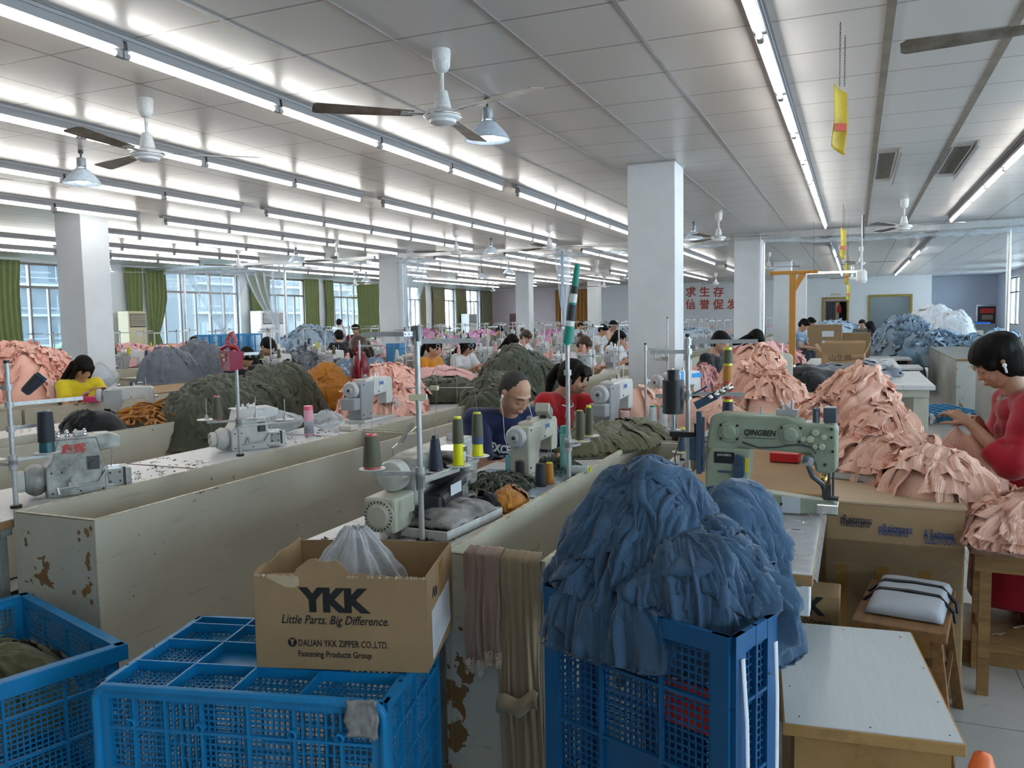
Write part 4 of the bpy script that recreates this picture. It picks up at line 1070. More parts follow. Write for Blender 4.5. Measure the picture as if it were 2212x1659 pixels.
def uvmesh(name, V, F, UV, m, parent=None, solid=0, smooth=True, mi=None):
    me = bpy.data.meshes.new(name); me.from_pydata(V, [], F)
    for q in (m if isinstance(m, (list, tuple)) else [m]): me.materials.append(q)
    me.polygons.foreach_set('use_smooth', [smooth] * len(me.polygons))
    if mi: me.polygons.foreach_set('material_index', mi)
    uvl = me.uv_layers.new(name='UVMap'); vi = [0] * len(me.loops); me.loops.foreach_get('vertex_index', vi)
    flat = []
    for i in vi: flat += UV[i]
    uvl.data.foreach_set('uv', flat)
    o = bpy.data.objects.new(name, me); COL.objects.link(o)
    if parent is not None: o.parent = parent
    if solid: q = o.modifiers.new('s', 'SOLIDIFY'); q.thickness = solid; q.offset = 1
    return o
def nz(x, y, z, s=0): return noise.noise(Vector((x + s * 13.7, y - s * 7.1, z + s * 3.3)))
def heap(label, lobes, m, z0=0, seed=1, sheets=30, L=(.16, .30), W=(.08, .18), res=(14, 20), base=(60, 90), crease=.012, pleat=.010, gather=.5, knot=None, hang=None, curl=.0, cf=14, extent=1.25, solid=0, name='clothes_heap', cat='clothes heap', extra=None, floor=True, kind='stuff', down=.55, power=2.2, kf=(2.2, 4.5), sharp=0, layer=.022, hem=0, spread=.03):
    """lobes: (x, y, rx, ry, height[, angle]); heightfield of soft domes, creased, with crumpled sheets lying over it.
    hang = (zlow, steep): beyond the rim the cloth falls to zlow"""
    rnd = random.Random(seed)
    cx = sum(l[0] for l in lobes) / len(lobes); cy = sum(l[1] for l in lobes) / len(lobes)
    def dome(x, y):
        best = -9
        for l in lobes:
            dx, dy = x - l[0], y - l[1]
            if len(l) > 5: ca, sa = math.cos(l[5]), math.sin(l[5]); dx, dy = dx * ca + dy * sa, -dx * sa + dy * ca
            r = math.sqrt((dx / l[2]) ** 2 + (dy / l[3]) ** 2) * (1 + .16 * nz(math.atan2(dy, dx) * 1.3, seed, 0))
            if r < 1: h = l[4] * (1 - r ** power) ** .75
            else: h = -(r - 1) * (hang[1] if hang else .0) * max(l[2], l[3])
            best = max(best, h)
        return best
    def H(x, y):
        h = dome(x, y)
        if h > 0:
            k = min(1, h / .05)
            w = nz(x * 3, y * 3, 1, seed) * 1.6; h += crease * k * (1.6 * abs(nz((x + w * .09) * cf, (y - w * .07) * cf * .6, 2, seed)) + .9 * abs(nz((x - w * .1) * cf * .8, (y + w * .06) * cf * 1.9, 5, seed)) + 2.0 * nz(x * 5, y * 5, 7, seed))
        lo = hang[0] if hang else 0
        return max(h, lo) + z0
    V = []; F = []; UV = []
    nr, na = base
    for l in lobes:
        k = len(V); ex = extent if hang else 1.04
        for i in range(nr + 1):
            r = ex * (i / nr) ** .8
            for j in range(na):
                a = 2 * PI * j / na; dx, dy = l[2] * r * math.cos(a), l[3] * r * math.sin(a)
                if len(l) > 5: ca, sa = math.cos(l[5]), math.sin(l[5]); dx, dy = dx * ca - dy * sa, dx * sa + dy * ca
                x, y = l[0] + dx, l[1] + dy; z = H(x, y); V.append((x, y, z)); UV.append((x * .9 + z * .5, y + z * .6))
        for i in range(nr):
            for j in range(na):
                j2 = (j + 1) % na; F.append((k + i * na + j, k + (i + 1) * na + j, k + (i + 1) * na + j2, k + i * na + j2))
    nu, nv = res
    for q in range(sheets):
        l = rnd.choice(lobes); a0 = rnd.uniform(0, 2 * PI); r0 = rnd.uniform(0, .95) ** .7
        if knot and q % 3: x0, y0 = knot[0] + rnd.gauss(0, spread), knot[1] + rnd.gauss(0, spread); ang = rnd.uniform(0, 2 * PI)
        else:
            dx, dy = l[2] * r0 * math.cos(a0), l[3] * r0 * math.sin(a0)
            if len(l) > 5: ca, sa = math.cos(l[5]), math.sin(l[5]); dx, dy = dx * ca - dy * sa, dx * sa + dy * ca
            x0, y0 = l[0] + dx, l[1] + dy
            out = math.atan2(dy, dx); ang = out + rnd.gauss(0, 1.5 * (1 - down) + .3)
        Ln = rnd.uniform(*L); Wd = rnd.uniform(*W); ca, sa = math.cos(ang), math.sin(ang); kk = rnd.uniform(*kf); ph = rnd.uniform(0, 6); s_ = rnd.uniform(0, 50); off0 = rnd.uniform(.006, .006 + layer)
        k = len(V); cols = []
        bend = rnd.uniform(-1.2, 1.2)
        for i in range(nu + 1):
            u = i / nu; uu = u - .5; x = y = None; d = 0
            row = []
            hx, hy = x0, y0; A = ang + bend * 0
            x, y = x0 - sa * uu * Wd * gather, y0 + ca * uu * Wd * gather
            z = H(x, y)
            for j in range(nv + 1):
                v = j / nv
                dirA = ang + uu * (1 - gather) * Wd / max(Ln, .05) * 1.3 + bend * v * .5
                w_ = nz(u * 2, v * 2.5, s_) * 1.2
                pl = pleat * (.3 + .9 * v) * (math.sin(2 * PI * kk * u + ph + w_ * 3 + v * 1.5) + .6 * math.sin(2 * PI * kk * 1.9 * u + ph * 2 + w_ * 4 - v * 2.2)) + pleat * 1.1 * nz(u * 5, v * 5, s_ + 9)
                if sharp: pl = pleat * (.35 + .8 * v) * (1 - 2 * abs(math.sin(PI * kk * u + ph + w_ * 1.5 + v * .8)) ** .7) + pleat * .5 * (1 - 2 * abs(math.sin(PI * kk * 2.7 * u + ph * 3 + w_ * 2 - v * 1.1)) ** .6) * (.3 + v) + sharp * (.5 - 2.2 * abs(nz(u * 6 + v * 1.2, v * 2.2 + u, s_ + 40))) * (.4 + .6 * v)
                edge = abs(2 * u - 1) ** 4 + max(0, v * 2 - 1) ** 5
                of = off0 + pl + curl * edge * (.6 + .7 * nz(u * 3, v * 3, s_ + 4)) - .006 * edge * (curl == 0)
                if hem: of += hem * (1 if v > .93 else 0) + (layer * .5) * (v ** 3) * (.4 + .9 * nz(u * 1.5, s_, 3))
                e = .012; gx = (H(x + e, y) - H(x - e, y)) / (2 * e); gy = (H(x, y + e) - H(x, y - e)) / (2 * e)
                g = min(3.5, math.hypot(gx, gy)); nl = math.sqrt(1 + g * g); gg = math.hypot(gx, gy) + 1e-6
                nx_, ny_, nz_ = -gx / gg * g / nl, -gy / gg * g / nl, 1 / nl
                z = H(x, y)
                jx, jy = .006 * nz(u * 4, v * 4, s_ + 20), .006 * nz(u * 4, v * 4, s_ + 30)
                V.append((x + nx_ * of + jx, y + ny_ * of + jy, max(z + nz_ * of, z0 + (hang[0] if hang else .002)))); UV.append((u * Wd * 1.1, v * Ln))
                dcx, dcy = math.cos(dirA), math.sin(dirA); sl = gx * dcx + gy * dcy; ds = Ln / nv / math.sqrt(1 + min(abs(sl), 6) ** 2)
                if z > z0 + (hang[0] if hang else 0) + .004: x += dcx * ds; y += dcy * ds
        for i in range(nu):
            for j in range(nv):
                a = k + i * (nv + 1) + j; F.append((a, a + nv + 1, a + nv + 2, a + 1))
    o = uvmesh(name, V, F, UV, m, solid=solid)
    o['label'] = label; o['category'] = cat
    if kind: o['kind'] = kind
    return o
# --- the denim blue heap over the tall crate
heap('huge heap of denim blue shirts spilling over the tall crate and the trough end', [(-.475, 1.95, .19, .18, .27), (-.30, 2.13, .14, .16, .18), (-.40, 1.90, .26, .16, .14)], C_BLUE, z0=.835, seed=8, sheets=84, L=(.24, .50), W=(.24, .46), res=(44, 34), base=(60, 130), crease=.026, pleat=.015, gather=.15, knot=(-.465, 1.95), spread=.05, hang=(-.12, 8), extent=1.06, cf=11, solid=.0025, kf=(1.6, 3.4), sharp=.014, layer=.024, hem=.004)
# --- olive, mustard, pink and grey heaps of the middle ground
heap('long olive heap on the second row behind the crimson bag', [(-4.80, 5.25, .38, .70, .27, .1), (-4.75, 5.85, .36, .50, .34), (-4.72, 4.85, .26, .32, .13)], C_OLIVE, z0=.765, seed=11, sheets=95, sharp=.014, L=(.2, .4), W=(.16, .30), res=(20, 20), base=(40, 90), crease=.034, pleat=.016, hang=(-.18, 2.2), extent=1.2, cf=10)
heap('mustard heap hanging down right beside the long olive heap', [(-4.86, 6.75, .32, .44, .29), (-4.70, 6.55, .24, .28, .2)], C_MUST, z0=.765, seed=12, sheets=60, sharp=.014, L=(.25, .5), W=(.14, .26), res=(20, 22), base=(40, 80), crease=.034, pleat=.016, hang=(-.48, 3.5), extent=1.3, cf=10)
heap('pink garment heap in front of the woman with the red backpack', [(-3.75, 6.05, .34, .48, .34), (-3.55, 5.75, .32, .32, .18)], C_PINKF, z0=.765, seed=13, sheets=80, sharp=.008, L=(.14, .30), W=(.14, .26), res=(16, 16), base=(40, 80), crease=.018, pleat=.013, curl=.03, hang=(-.22, 2.5), extent=1.2, cf=11)
heap('tall olive heap left of the man in navy', [(-3.05, 7.25, .34, .45, .44), (-2.88, 6.55, .28, .50, .24), (-3.1, 7.7, .42, .36, .36)], C_OLIVE, z0=.765, seed=14, sheets=90, sharp=.014, L=(.2, .45), W=(.16, .30), res=(20, 22), base=(50, 90), crease=.034, pleat=.017, hang=(-.25, 2.6), extent=1.2, cf=9)
heap('low olive heap between the foreground thread stand and the pink garments', [(-3.55, 6.75, .36, .36, .20)], C_OLIVE, z0=.765, seed=15, sheets=26, L=(.15, .3), W=(.1, .2), res=(10, 14), base=(30, 60), crease=.018, cf=10)
heap('flat light pink cloth pulled over the table by the woman in orange', [(-4.75, 8.9, .55, .35, .16)], C_PINKL, z0=.765, seed=16, sheets=14, L=(.2, .4), W=(.2, .3), res=(10, 14), base=(30, 60), crease=.01, cf=8, hang=(-.12, 2))
gD = atX(275, 800, -8.75)
heap('grey garment heap draped over the cream box behind the left pillar', [(-8.95, 8.75, .32, .45, .20), (-8.95, 9.35, .34, .5, .28), (-8.95, 9.95, .3, .45, .16)], C_GREY, z0=.93, seed=17, sheets=90, sharp=.02, L=(.2, .45), W=(.16, .32), res=(14, 16), base=(34, 70), crease=.045, pleat=.013, hang=(-.22, 3), extent=1.2, cf=9)
heap('high pink garment heap at the left edge before the first window', [(-8.35, 5.0, .62, .75, .86), (-8.25, 5.95, .55, .6, .48)], C_PINKF, z0=.80, seed=18, sheets=170, L=(.16, .34), W=(.14, .26), res=(12, 14), base=(40, 90), crease=.045, pleat=.018, curl=.04, hang=(-.25, 3), extent=1.15, cf=9)
heap('olive garment spread over the table behind the teal bottle', [(-1.28, 4.62, .25, .56, .10, -.15)], C_OLIVL, z0=.765, seed=19, sheets=30, sharp=.008, L=(.2, .4), W=(.1, .2), res=(12, 18), base=(40, 80), crease=.018, pleat=.008, cf=11)
# ---- pink ribbed garments on the cartons
heap('tall heap of pink ribbed garments on the cartons', [(.02, 5.45, .26, .42, .38), (.15, 5.05, .18, .28, .2), (-.18, 5.2, .18, .3, .18)], C_PINK, z0=.755, seed=21, sheets=70, L=(.16, .34), W=(.15, .28), res=(26, 24), base=(50, 90), crease=.02, pleat=.013, curl=.03, gather=.6, cf=11, down=.7)
heap('long flat heap of pink ribbed garments in front of the woman in the red cardigan', [(.20, 4.10, .24, .26, .17), (.33, 3.82, .19, .22, .15), (.0, 4.35, .16, .2, .09)], C_PINK, z0=.755, seed=22, sheets=60, L=(.14, .28), W=(.13, .24), res=(26, 24), base=(50, 90), crease=.016, pleat=.010, curl=.022, gather=.55, cf=14, hang=(-.08, 2.2), extent=1.12, down=.75)
heap('loose pink ribbed garment on the cartons beside the green machine head', [(-.12, 4.75, .18, .16, .07)], C_PINK, z0=.755, seed=23, sheets=14, L=(.15, .25), W=(.1, .2), res=(14, 18), base=(30, 60), crease=.012, pleat=.010, curl=.02, cf=12, kind=None, cat='garment', name='ribbed_garment')
heap('heap of pink ribbed garments on the wooden bench', [(.66, 3.56, .22, .17, .20), (.86, 3.60, .25, .17, .24), (.55, 3.53, .14, .14, .14)], C_PINK, z0=.605, seed=24, sheets=60, L=(.12, .26), W=(.12, .22), res=(24, 22), base=(50, 90), crease=.018, pleat=.011, curl=.026, gather=.6, cf=14, down=.7)
def sleeve(label, pts, m, r=.03, name='sleeve', flat=.5, cat='garment'):
    V = []; F = []; UV = []; n = 22; P = [Vector(p) for p in pts]
    Q = []
    for i in range(len(P) - 1):
        for k in range(10): Q.append(P[i].lerp(P[i + 1], k / 10))
    Q.append(P[-1]); Q = [sum((Q[max(0, min(len(Q) - 1, i + d))] for d in range(-4, 5)), Vector()) / 9 for i in range(len(Q))]
    for i, p in enumerate(Q):
        t = (Q[min(i + 1, len(Q) - 1)] - Q[max(i - 1, 0)]).normalized(); s = t.cross(Z).normalized(); rr = r * (1 + .5 * i / len(Q) + .25 * nz(i * .15, 0, 3))
        for j in range(n + 1):
            a = 2 * PI * j / n; w = 1 + .10 * nz(math.cos(a) * 2, math.sin(a) * 2, i * .12)
            V.append(tuple(p + s * (math.cos(a) * rr * w) + Z * (max(-.002, math.sin(a) * rr * flat * w) + rr * .0))); UV.append((a * rr, i * .01))
    for i in range(len(Q) - 1):
        for j in range(n): a = i * (n + 1) + j; F.append((a, a + n + 1, a + n + 2, a + 1))
    o = uvmesh(name, V, F, UV, m, solid=.002); return tag(o, label, cat)
sleeve('single pink ribbed garment with a long sleeve lying at the front of the cartons', [at(x, y, .765) for x, y in ((1822, 1005), (1850, 1018), (1890, 1012), (1930, 1018), (1965, 1040), (1975, 1052))], C_PINK, .030, 'ribbed_garment')
pb = at(1862, 1025, .757)
tag(MB().grid(lambda u, v: Vector((pb.x + (u - .5) * .17, pb.y + (v - .5) * .12 + .02 * u, .757 + .003 * nz(u * 5, v * 5, 1) + .003)), 10, 10).build('plastic_bag', film('grey poly bag', (.68, .71, .76), .55, .2, .6, 30), smooth=True), 'small flat poly bag under the single pink garment', 'bag')
# ---- pink work in front of the woman with the ponytail, heap behind the black cylinder
heap('pink ribbed garment being sewn by the woman in red, spread over the table', [(-1.30, 6.15, .34, .40, .16), (-.98, 5.85, .30, .26, .14), (-1.45, 5.75, .14, .2, .2)], C_PINK, z0=.765, seed=25, sheets=34, L=(.2, .35), W=(.14, .24), res=(12, 16), base=(40, 80), crease=.016, pleat=.012, curl=.01, cf=9, hang=(-.08, 2))
heap('pink ribbed heap behind the cone column of the green machine', [(-.78, 7.2, .30, .40, .46), (-.60, 6.9, .26, .3, .25)], C_PINK, z0=.765, seed=26, sheets=60, L=(.15, .3), W=(.1, .18), res=(12, 14), base=(40, 80), crease=.02, pleat=.013, curl=.03, cf=10, hang=(-.1, 2))
heap('black padded garment lying on the beige machine table', [(-.42, 8.4, .42, .30, .22), (-.75, 7.9, .20, .2, .14)], C_BLK, z0=.78, seed=27, sheets=14, L=(.2, .4), W=(.14, .24), res=(10, 14), base=(40, 80), crease=.02, pleat=.01, cf=6)
heap('crumpled dark grey cloth on the beige table before the lettered carton', [(-.05, 9.9, .45, .35, .14), (.2, 10.3, .3, .3, .13)], C_GREY, z0=.78, seed=28, sheets=24, L=(.2, .4), W=(.14, .24), res=(10, 12), base=(30, 70), crease=.022, cf=7)
heap('small crumpled olive scrap on the film wrapped table', [(-.315, 3.20, .07, .055, .04)], C_OLIVE, z0=.768, seed=29, sheets=14, L=(.04, .08), W=(.03, .06), res=(10, 12), base=(24, 50), crease=.008, pleat=.004, cf=34, kind=None, cat='cloth scrap', name='cloth_scrap')
heap('olive cloth lying inside the open crate at the lower left', [(-2.62, 1.78, .26, .20, .20)], C_OLIVL, z0=.22, seed=30, sheets=14, L=(.15, .3), W=(.12, .2), res=(12, 14), base=(30, 60), crease=.02, pleat=.01, cf=8, kind=None, cat='cloth', name='folded_cloth')
heap('mustard cloth with black band folded beside the foam tray', [(-1.265, 2.95, .07, .15, .055, .1)], C_MUST, z0=.762, seed=31, sheets=12, L=(.08, .16), W=(.04, .08), res=(12, 16), base=(30, 60), crease=.008, pleat=.004, cf=26, kind=None, cat='cloth', name='folded_cloth')
heap('black knitted band lying between the foam tray and the mustard cloth', [(-1.315, 2.80, .075, .055, .065, .1)], C_BLK, z0=.762, seed=32, sheets=6, L=(.06, .1), W=(.04, .06), res=(10, 10), base=(26, 50), crease=.008, pleat=.003, cf=24, kind=None, cat='cloth', name='folded_cloth')
heap('black cap like bundle on the second row worktop with an orange tab', [(-4.9, 4.08, .24, .17, .13)], C_BLK, z0=.79, seed=33, sheets=6, L=(.1, .2), W=(.1, .16), res=(10, 10), base=(26, 50), crease=.01, cf=8, kind=None, cat='cloth', name='cloth_bundle')
# ---- tangles of cut strips
def strips(label, c, rx, ry, h, m, n=160, L=(.06, .14), w=.006, seed=1, name='fabric_strips', up=1.0):
    rnd = random.Random(seed); V = []; F = []; UV = []
    for q in range(n):
        a = rnd.uniform(0, 2 * PI); r = rnd.random() ** .5; x = c[0] + rx * r * math.cos(a); y = c[1] + ry * r * math.sin(a); z = c[2] + h * (1 - r * r) * rnd.uniform(.35, 1)
        d = rnd.uniform(0, 2 * PI); Ln = rnd.uniform(*L); k = len(V); N = 7; bend = rnd.uniform(-2, 2); tw = rnd.uniform(0, 3)
        for i in range(N + 1):
            t = i / N; dd = d + bend * t; x += math.cos(dd) * Ln / N; y += math.sin(dd) * Ln / N
            zz = z + .025 * math.sin(t * PI) * up - .012 * t
            zz = max(zz, c[2] + .003); s = Vector((-math.sin(dd) * math.cos(tw + t), math.cos(dd) * math.cos(tw + t), math.sin(tw + t))) * w / 2
            V += [(x - s.x, y - s.y, max(c[2] + .001, zz - s.z)), (x + s.x, y + s.y, max(c[2] + .001, zz + s.z))]; UV += [(0, t), (w, t)]
        for i in range(N): b = k + 2 * i; F.append((b, b + 1, b + 3, b + 2))
    o = uvmesh(name, V, F, UV, m, solid=.0015); tag(o, label, 'fabric strips'); o['kind'] = 'stuff'; return o
ds = at(1070, 1050, .77)
heap('dark core', [(-1.46, 3.30, .15, .20, .03)], C_OLIVE, z0=.763, seed=40, sheets=0, base=(20, 40), name='x') and bpy.data.objects.remove(bpy.data.objects[-1]) if False else None
strips('tangled dark olive strips on the blue film in front of the man in navy', (-1.455, 3.22, .765), .12, .20, .05, C_OLIVE, 520, (.04, .10), .009, 2)
strips('tangled mustard strips on the second row worktop', (-4.93, 4.72, .79), .17, .32, .12, C_MUST, 300, (.1, .25), .018, 3)
strips('tangled dark cuttings under the hands of the man in navy', (-1.36, 3.72, .765), .07, .12, .05, C_OLIVE, 160, (.04, .09), .009, 4)
# paper coloured cloth scraps on the floor below the bench
rnd = random.Random(5)
V = []; F = []; UV = []
def scrapset(label, x0, x1, y0, y1, z, n, seed, m, big=.05):
    rnd = random.Random(seed); V = []; F = []; UV = []
    for q in range(n):
        x, y = rnd.uniform(x0, x1), rnd.uniform(y0, y1); a = rnd.uniform(0, 6); L_, w = rnd.uniform(.3, 1) * big, rnd.uniform(.1, .3) * big; k = len(V)
        for i in range(5):
            t = i / 4 - .5; s = (1 - abs(t) * 1.6) * w; V += [(x + math.cos(a) * L_ * t * 2 - math.sin(a) * s, y + math.sin(a) * L_ * t * 2 + math.cos(a) * s, z + .004 + .006 * rnd.random()), (x + math.cos(a) * L_ * t * 2 + math.sin(a) * s, y + math.sin(a) * L_ * t * 2 - math.cos(a) * s, z + .002 + .008 * rnd.random())]; UV += [(0, 0), (1, 1)]
        for i in range(4): b = k + 2 * i; F.append((b, b + 1, b + 3, b + 2))
    o = uvmesh('cloth_scraps', V, F, UV, m, smooth=False); tag(o, label, 'scraps'); o['kind'] = 'stuff'; return o
scrapset('pale cloth scraps scattered on the floor under the bench', .45, 1.6, 4.4, 6.4, 0, 70, 7, mat('pale scraps', (.5, .44, .38), .8))
scrapset('pale cloth scraps on the low wooden platform', .5, 1.5, 3.95, 4.3, .10, 14, 8, mat('pale scraps', (.5, .44, .38)))
scrapset('small scraps on the open floor at the back aisle', .6, 1.8, 7.5, 12, 0, 22, 9, mat('grey scraps', (.28, .27, .25), .8))
# ---- trousers and lace cloth hanging on the trough end
def hanging(label, x0, x1, y, ztop, zbot, m, folds=4, amp=.02, seed=1, back=.05, name='hanging_cloth', cat='garment', lace=None, skew=0, parent=None, taper=0, over=True):
    V = []; F = []; UV = []; nu, nv = 40, 50; w = x1 - x0
    for i in range(nu + 1):
        u = i / nu
        for j in range(nv + 1):
            v = j / nv; L = ztop - zbot
            if over and v < .12: t = v / .12; yy = y + back * (1 - t); zz = ztop + .012 * math.sin(t * PI)
            else: t = (v - .12) / .88 if over else v; yy = y - .012 ; zz = ztop - L * t + .02 * nz(u * 2.5, seed, 0) * t
            tt = max(0, (v - .1) / .9)
            f = amp * (math.sin(u * folds * 2 * PI + seed + 1.5 * nz(u * 2, v * 2, seed)) + .5 * math.sin(u * folds * 3.7 * PI + v * 2 + seed)) * (.45 + .55 * (1 - abs(2 * tt - 1)))
            xx = x0 + w * (u * (1 - taper * tt) + taper * tt * .5) + skew * tt + .012 * nz(u * 3, v * 3, seed + 2)
            V.append((xx, yy - abs(f) - .004 * (v > .1), zz)); UV.append((u * w, v * L))
    for i in range(nu):
        for j in range(nv): a = i * (nv + 1) + j; F.append((a, a + nv + 1, a + nv + 2, a + 1))
    o = uvmesh(name, V, F, UV, m, parent=parent, solid=.0025); return tag(o, label, cat) if label else o
tr_ = hanging('khaki trousers hung over the end of the trough beside the blue crate', -.985, -.845, 2.19, .80, .02, C_TAN, 3, .018, 3, name='trousers', skew=.02)
_q = MB().grid(lambda u, v: Vector((-.965 + .13 * u, 2.138 - .014 * math.sin(v * PI) - .01 * abs(math.sin(u * 7)), .33 + .055 * v + .03 * u + .012 * math.sin(u * 9))), 10, 8); _q.build('turned_hem', C_TAN, tr_, smooth=True, solid=.003)
lc = hanging('dusty rose skirt with lace hem hung over the trough end', -1.075, -.965, 2.185, .805, .47, C_TAN2, 2, .022, 6, name='lace_skirt', taper=-.12)
lm = NT('beige lace'); vo = lm.n('TexVoronoi', feature='DISTANCE_TO_EDGE'); vo.inputs['Scale'].default_value = 130; lm.l(lm.obj(), vo.inputs['Vector'])
mx = lm.n('MixShader'); tr0 = lm.n('BsdfTransparent'); f_ = lm.math('GREATER_THAN', vo.outputs['Distance'], .16); lm.b.inputs['Base Color'].default_value = (.48, .37, .27, 1)
lm.l(f_, mx.inputs[0]); lm.l(lm.b.outputs[0], mx.inputs[1]); lm.l(tr0.outputs[0], mx.inputs[2]); lm.l(mx.outputs[0], lm.out.inputs[0])
for x0, x1, z in ((-1.075, -1.015, .445), (-1.01, -.955, .475)):
    m = MB(); m.grid(lambda u, v: Vector((x0 + (x1 - x0) * u, 2.158 - .018 * abs(math.sin(u * 5 + 1)), z + .04 - (.04 + .012 * abs(math.sin(u * 4 * PI))) * v)), 30, 6); m.build('lace_hem', lm.m, lc)
# ---- clear bag inside the cardboard box
bag = MB()
def bf(u, v):
    a = u * 2 * PI; r = (.155 + .012 * math.sin(a * 3) + .016 * abs(nz(math.cos(a) * 3, math.sin(a) * 3, v * 4))) * (1 - .86 * v ** 1.25) + .004
    pleat_ = 1 + .10 * math.sin(a * 9 + 3 * nz(0, 0, v * 3)) * (.4 + v) + .06 * math.sin(a * 17)
    return Vector((r * pleat_ * math.cos(a) * 1.05 + .015 * v, r * pleat_ * math.sin(a), -.13 + .29 * v + .012 * nz(math.cos(a) * 4, math.sin(a) * 4, v * 6)))
bag.grid(bf, 90, 40)
bo = bag.build('plastic_bag', film('milky poly bag', (.75, .77, .80), .34, .2, .9, 32), smooth=True); bo.location = (-1.36, 1.98, .775); bo.scale = (1.05, 1, .80); tag(bo, 'milky clear plastic bag bulging out of the open cardboard box', 'plastic bag')
# other clear bags on the worktops
def clearbag(px_, py_, r, h, label, seed, z=.765):
    q = at(px_, py_, z); m = MB(); m.grid(lambda u, v: Vector((r * (1 + .25 * nz(math.cos(u * 6.283) * 2, math.sin(u * 6.283) * 2, seed + v * 2)) * math.sin(PI * min(1, .12 + v * .9)) * math.cos(u * 6.2832), r * (1 + .25 * nz(math.cos(u * 6.283) * 2, math.sin(u * 6.283) * 2, seed + 9 + v * 2)) * math.sin(PI * min(1, .12 + v * .9)) * math.sin(u * 6.2832), h * v + .02 * abs(nz(u * 12, v * 5, seed)))), 50, 24)
    o = m.build('plastic_bag', film('clear poly bag', (.8, .84, .88), .22, .1, 1.0, 40), smooth=True); o.location = q; return tag(o, label, 'plastic bag')
clearbag(600, 935, .17, .16, 'clear crumpled plastic bag behind the overlock with the slotted wheel', 3)
clearbag(705, 925, .12, .13, 'clear crumpled plastic bag right of the pink flask', 5)
clearbag(850, 893, .15, .17, 'whitish round plastic bag beside the grey headed sewing machine', 7)
clearbag(218, 838, .20, .30, 'clear plastic bag standing at the left pillar foot', 9, .80)
clearbag(1490, 960, .05, .06, 'tiny crumpled clear bag beside the white cones', 11)
# ---- curtains
def curtain(y0, y1, z0, z1, m, label, x=XL + .10, tie=None, folds=None, group='green window curtains'):
    V = []; F = []; UV = []; w = y1 - y0; k = folds or max(3, round(w / .13)); nu = k * 8; nv = 24
    for i in range(nu + 1):
        u = i / nu
        for j in range(nv + 1):
            v = j / nv; g = 1
            if tie: c_, zt, gw = tie; d_ = abs((z0 + (z1 - z0) * v) - zt); g = gw + (1 - gw) * min(1, d_ / .9) ** .8; yc = y0 + c_ * w
            else: yc = (y0 + y1) / 2; g = 1 - .08 * math.sin(v * PI)
            yy = yc + (y0 + w * u - yc) * g
            V.append((x + .035 * math.sin(u * k * 2 * PI + .8 * math.sin(v * 3)) * (1 if not tie else .5 + g * .5) + .02 * nz(u * 5, v * 3, y0), yy, z0 + (z1 - z0) * v)); UV.append((u * w * 1.6, v * 2))
    for i in range(nu):
        for j in range(nv): a = i * (nv + 1) + j; F.append((a, a + nv + 1, a + nv + 2, a + 1))
    o = uvmesh('curtain', V, F, UV, m); return tag(o, label, 'curtain', group)
CUR = [(10.4, 11.85, C_PINE, None, 'green curtain at the left picture edge'), (14.5, 15.0, C_PINE, (.3, 1.6, .8), 'narrow green curtain behind the left yellowish air conditioner'), (15.1, 15.75, C_PINE, (.2, 1.3, .45), 'knotted green curtain behind the left clear plastic curtain'),
       (18.85, 19.75, C_PINE, None, 'green curtain above the white air conditioner'), (21.35, 22.15, C_PINE, None, 'green curtain right of the window with the red roof view'), (22.5, 22.95, C_PINE, None, 'narrow green curtain between two windows'),
       (24.3, 25.8, C_PINE, None, 'wide green curtain just left of the second pillar'), (28.85, 29.3, C_CURT2, None, 'narrow curtain right of the second pillar'), (29.9, 31.0, C_CURT2, None, 'brownish green curtain, second one right of the pillar'),
       (32.0, 33.1, C_CURT2, None, 'brownish green curtain, third one right of the pillar'), (34.7, 35.9, C_CURT2, None, 'brown curtain in the far left corner')]
for y0, y1, m_, tie, lab in CUR: curtain(y0, y1, .95, 2.92, m_, lab, tie=tie)
V = []; F = []; UV = []
for i in range(81):
    for j in range(13): V.append((-12.85 + 1.6 * i / 80, YF - .12 + .05 * math.sin(i / 80 * 9 * 2 * PI), .9 + 1.95 * j / 12)); UV.append((i / 40, j / 6))
for i in range(80):
    for j in range(12): a = i * 13 + j; F.append((a, a + 13, a + 14, a + 1))
tag(uvmesh('curtain', V, F, UV, C_ORCU), 'orange curtain on the far pinkish wall', 'curtain')
# clear plastic curtains hanging from the cross rail
def plastic_curtain(x0, x1, xt, label, seed):
    m = MB()
    def fn(u, v):
        g = 1 - .92 * min(1, v / .72) ** 1.3 if v < .72 else .08 + .05 * (v - .72) / .28; x = xt + (x0 + (x1 - x0) * u - xt) * g
        return Vector((x, RY + .10 + .07 * math.sin(u * 26 + 2 * v) * (.4 + g) + .03 * nz(u * 6, v * 4, seed), 2.84 - 2.0 * v))
    m.grid(fn, 90, 40); tag(m.build('plastic_curtain', M_PLASTIC, smooth=True), label, 'curtain', 'clear plastic curtains on the cross rail')
plastic_curtain(-14.9, -13.0, -13.75, 'left clear plastic curtain gathered at its waist before the big window', 1)
plastic_curtain(-13.2, -12.1, -12.15, 'right clear plastic curtain swept towards the steel post', 2)
plastic_curtain(-8.9, -8.2, -8.8, 'clear plastic curtain tied to the post at the second pillar', 3)
plastic_curtain(-5.45, -5.1, -5.25, 'narrow strip of clear plastic at the thin steel post', 4)
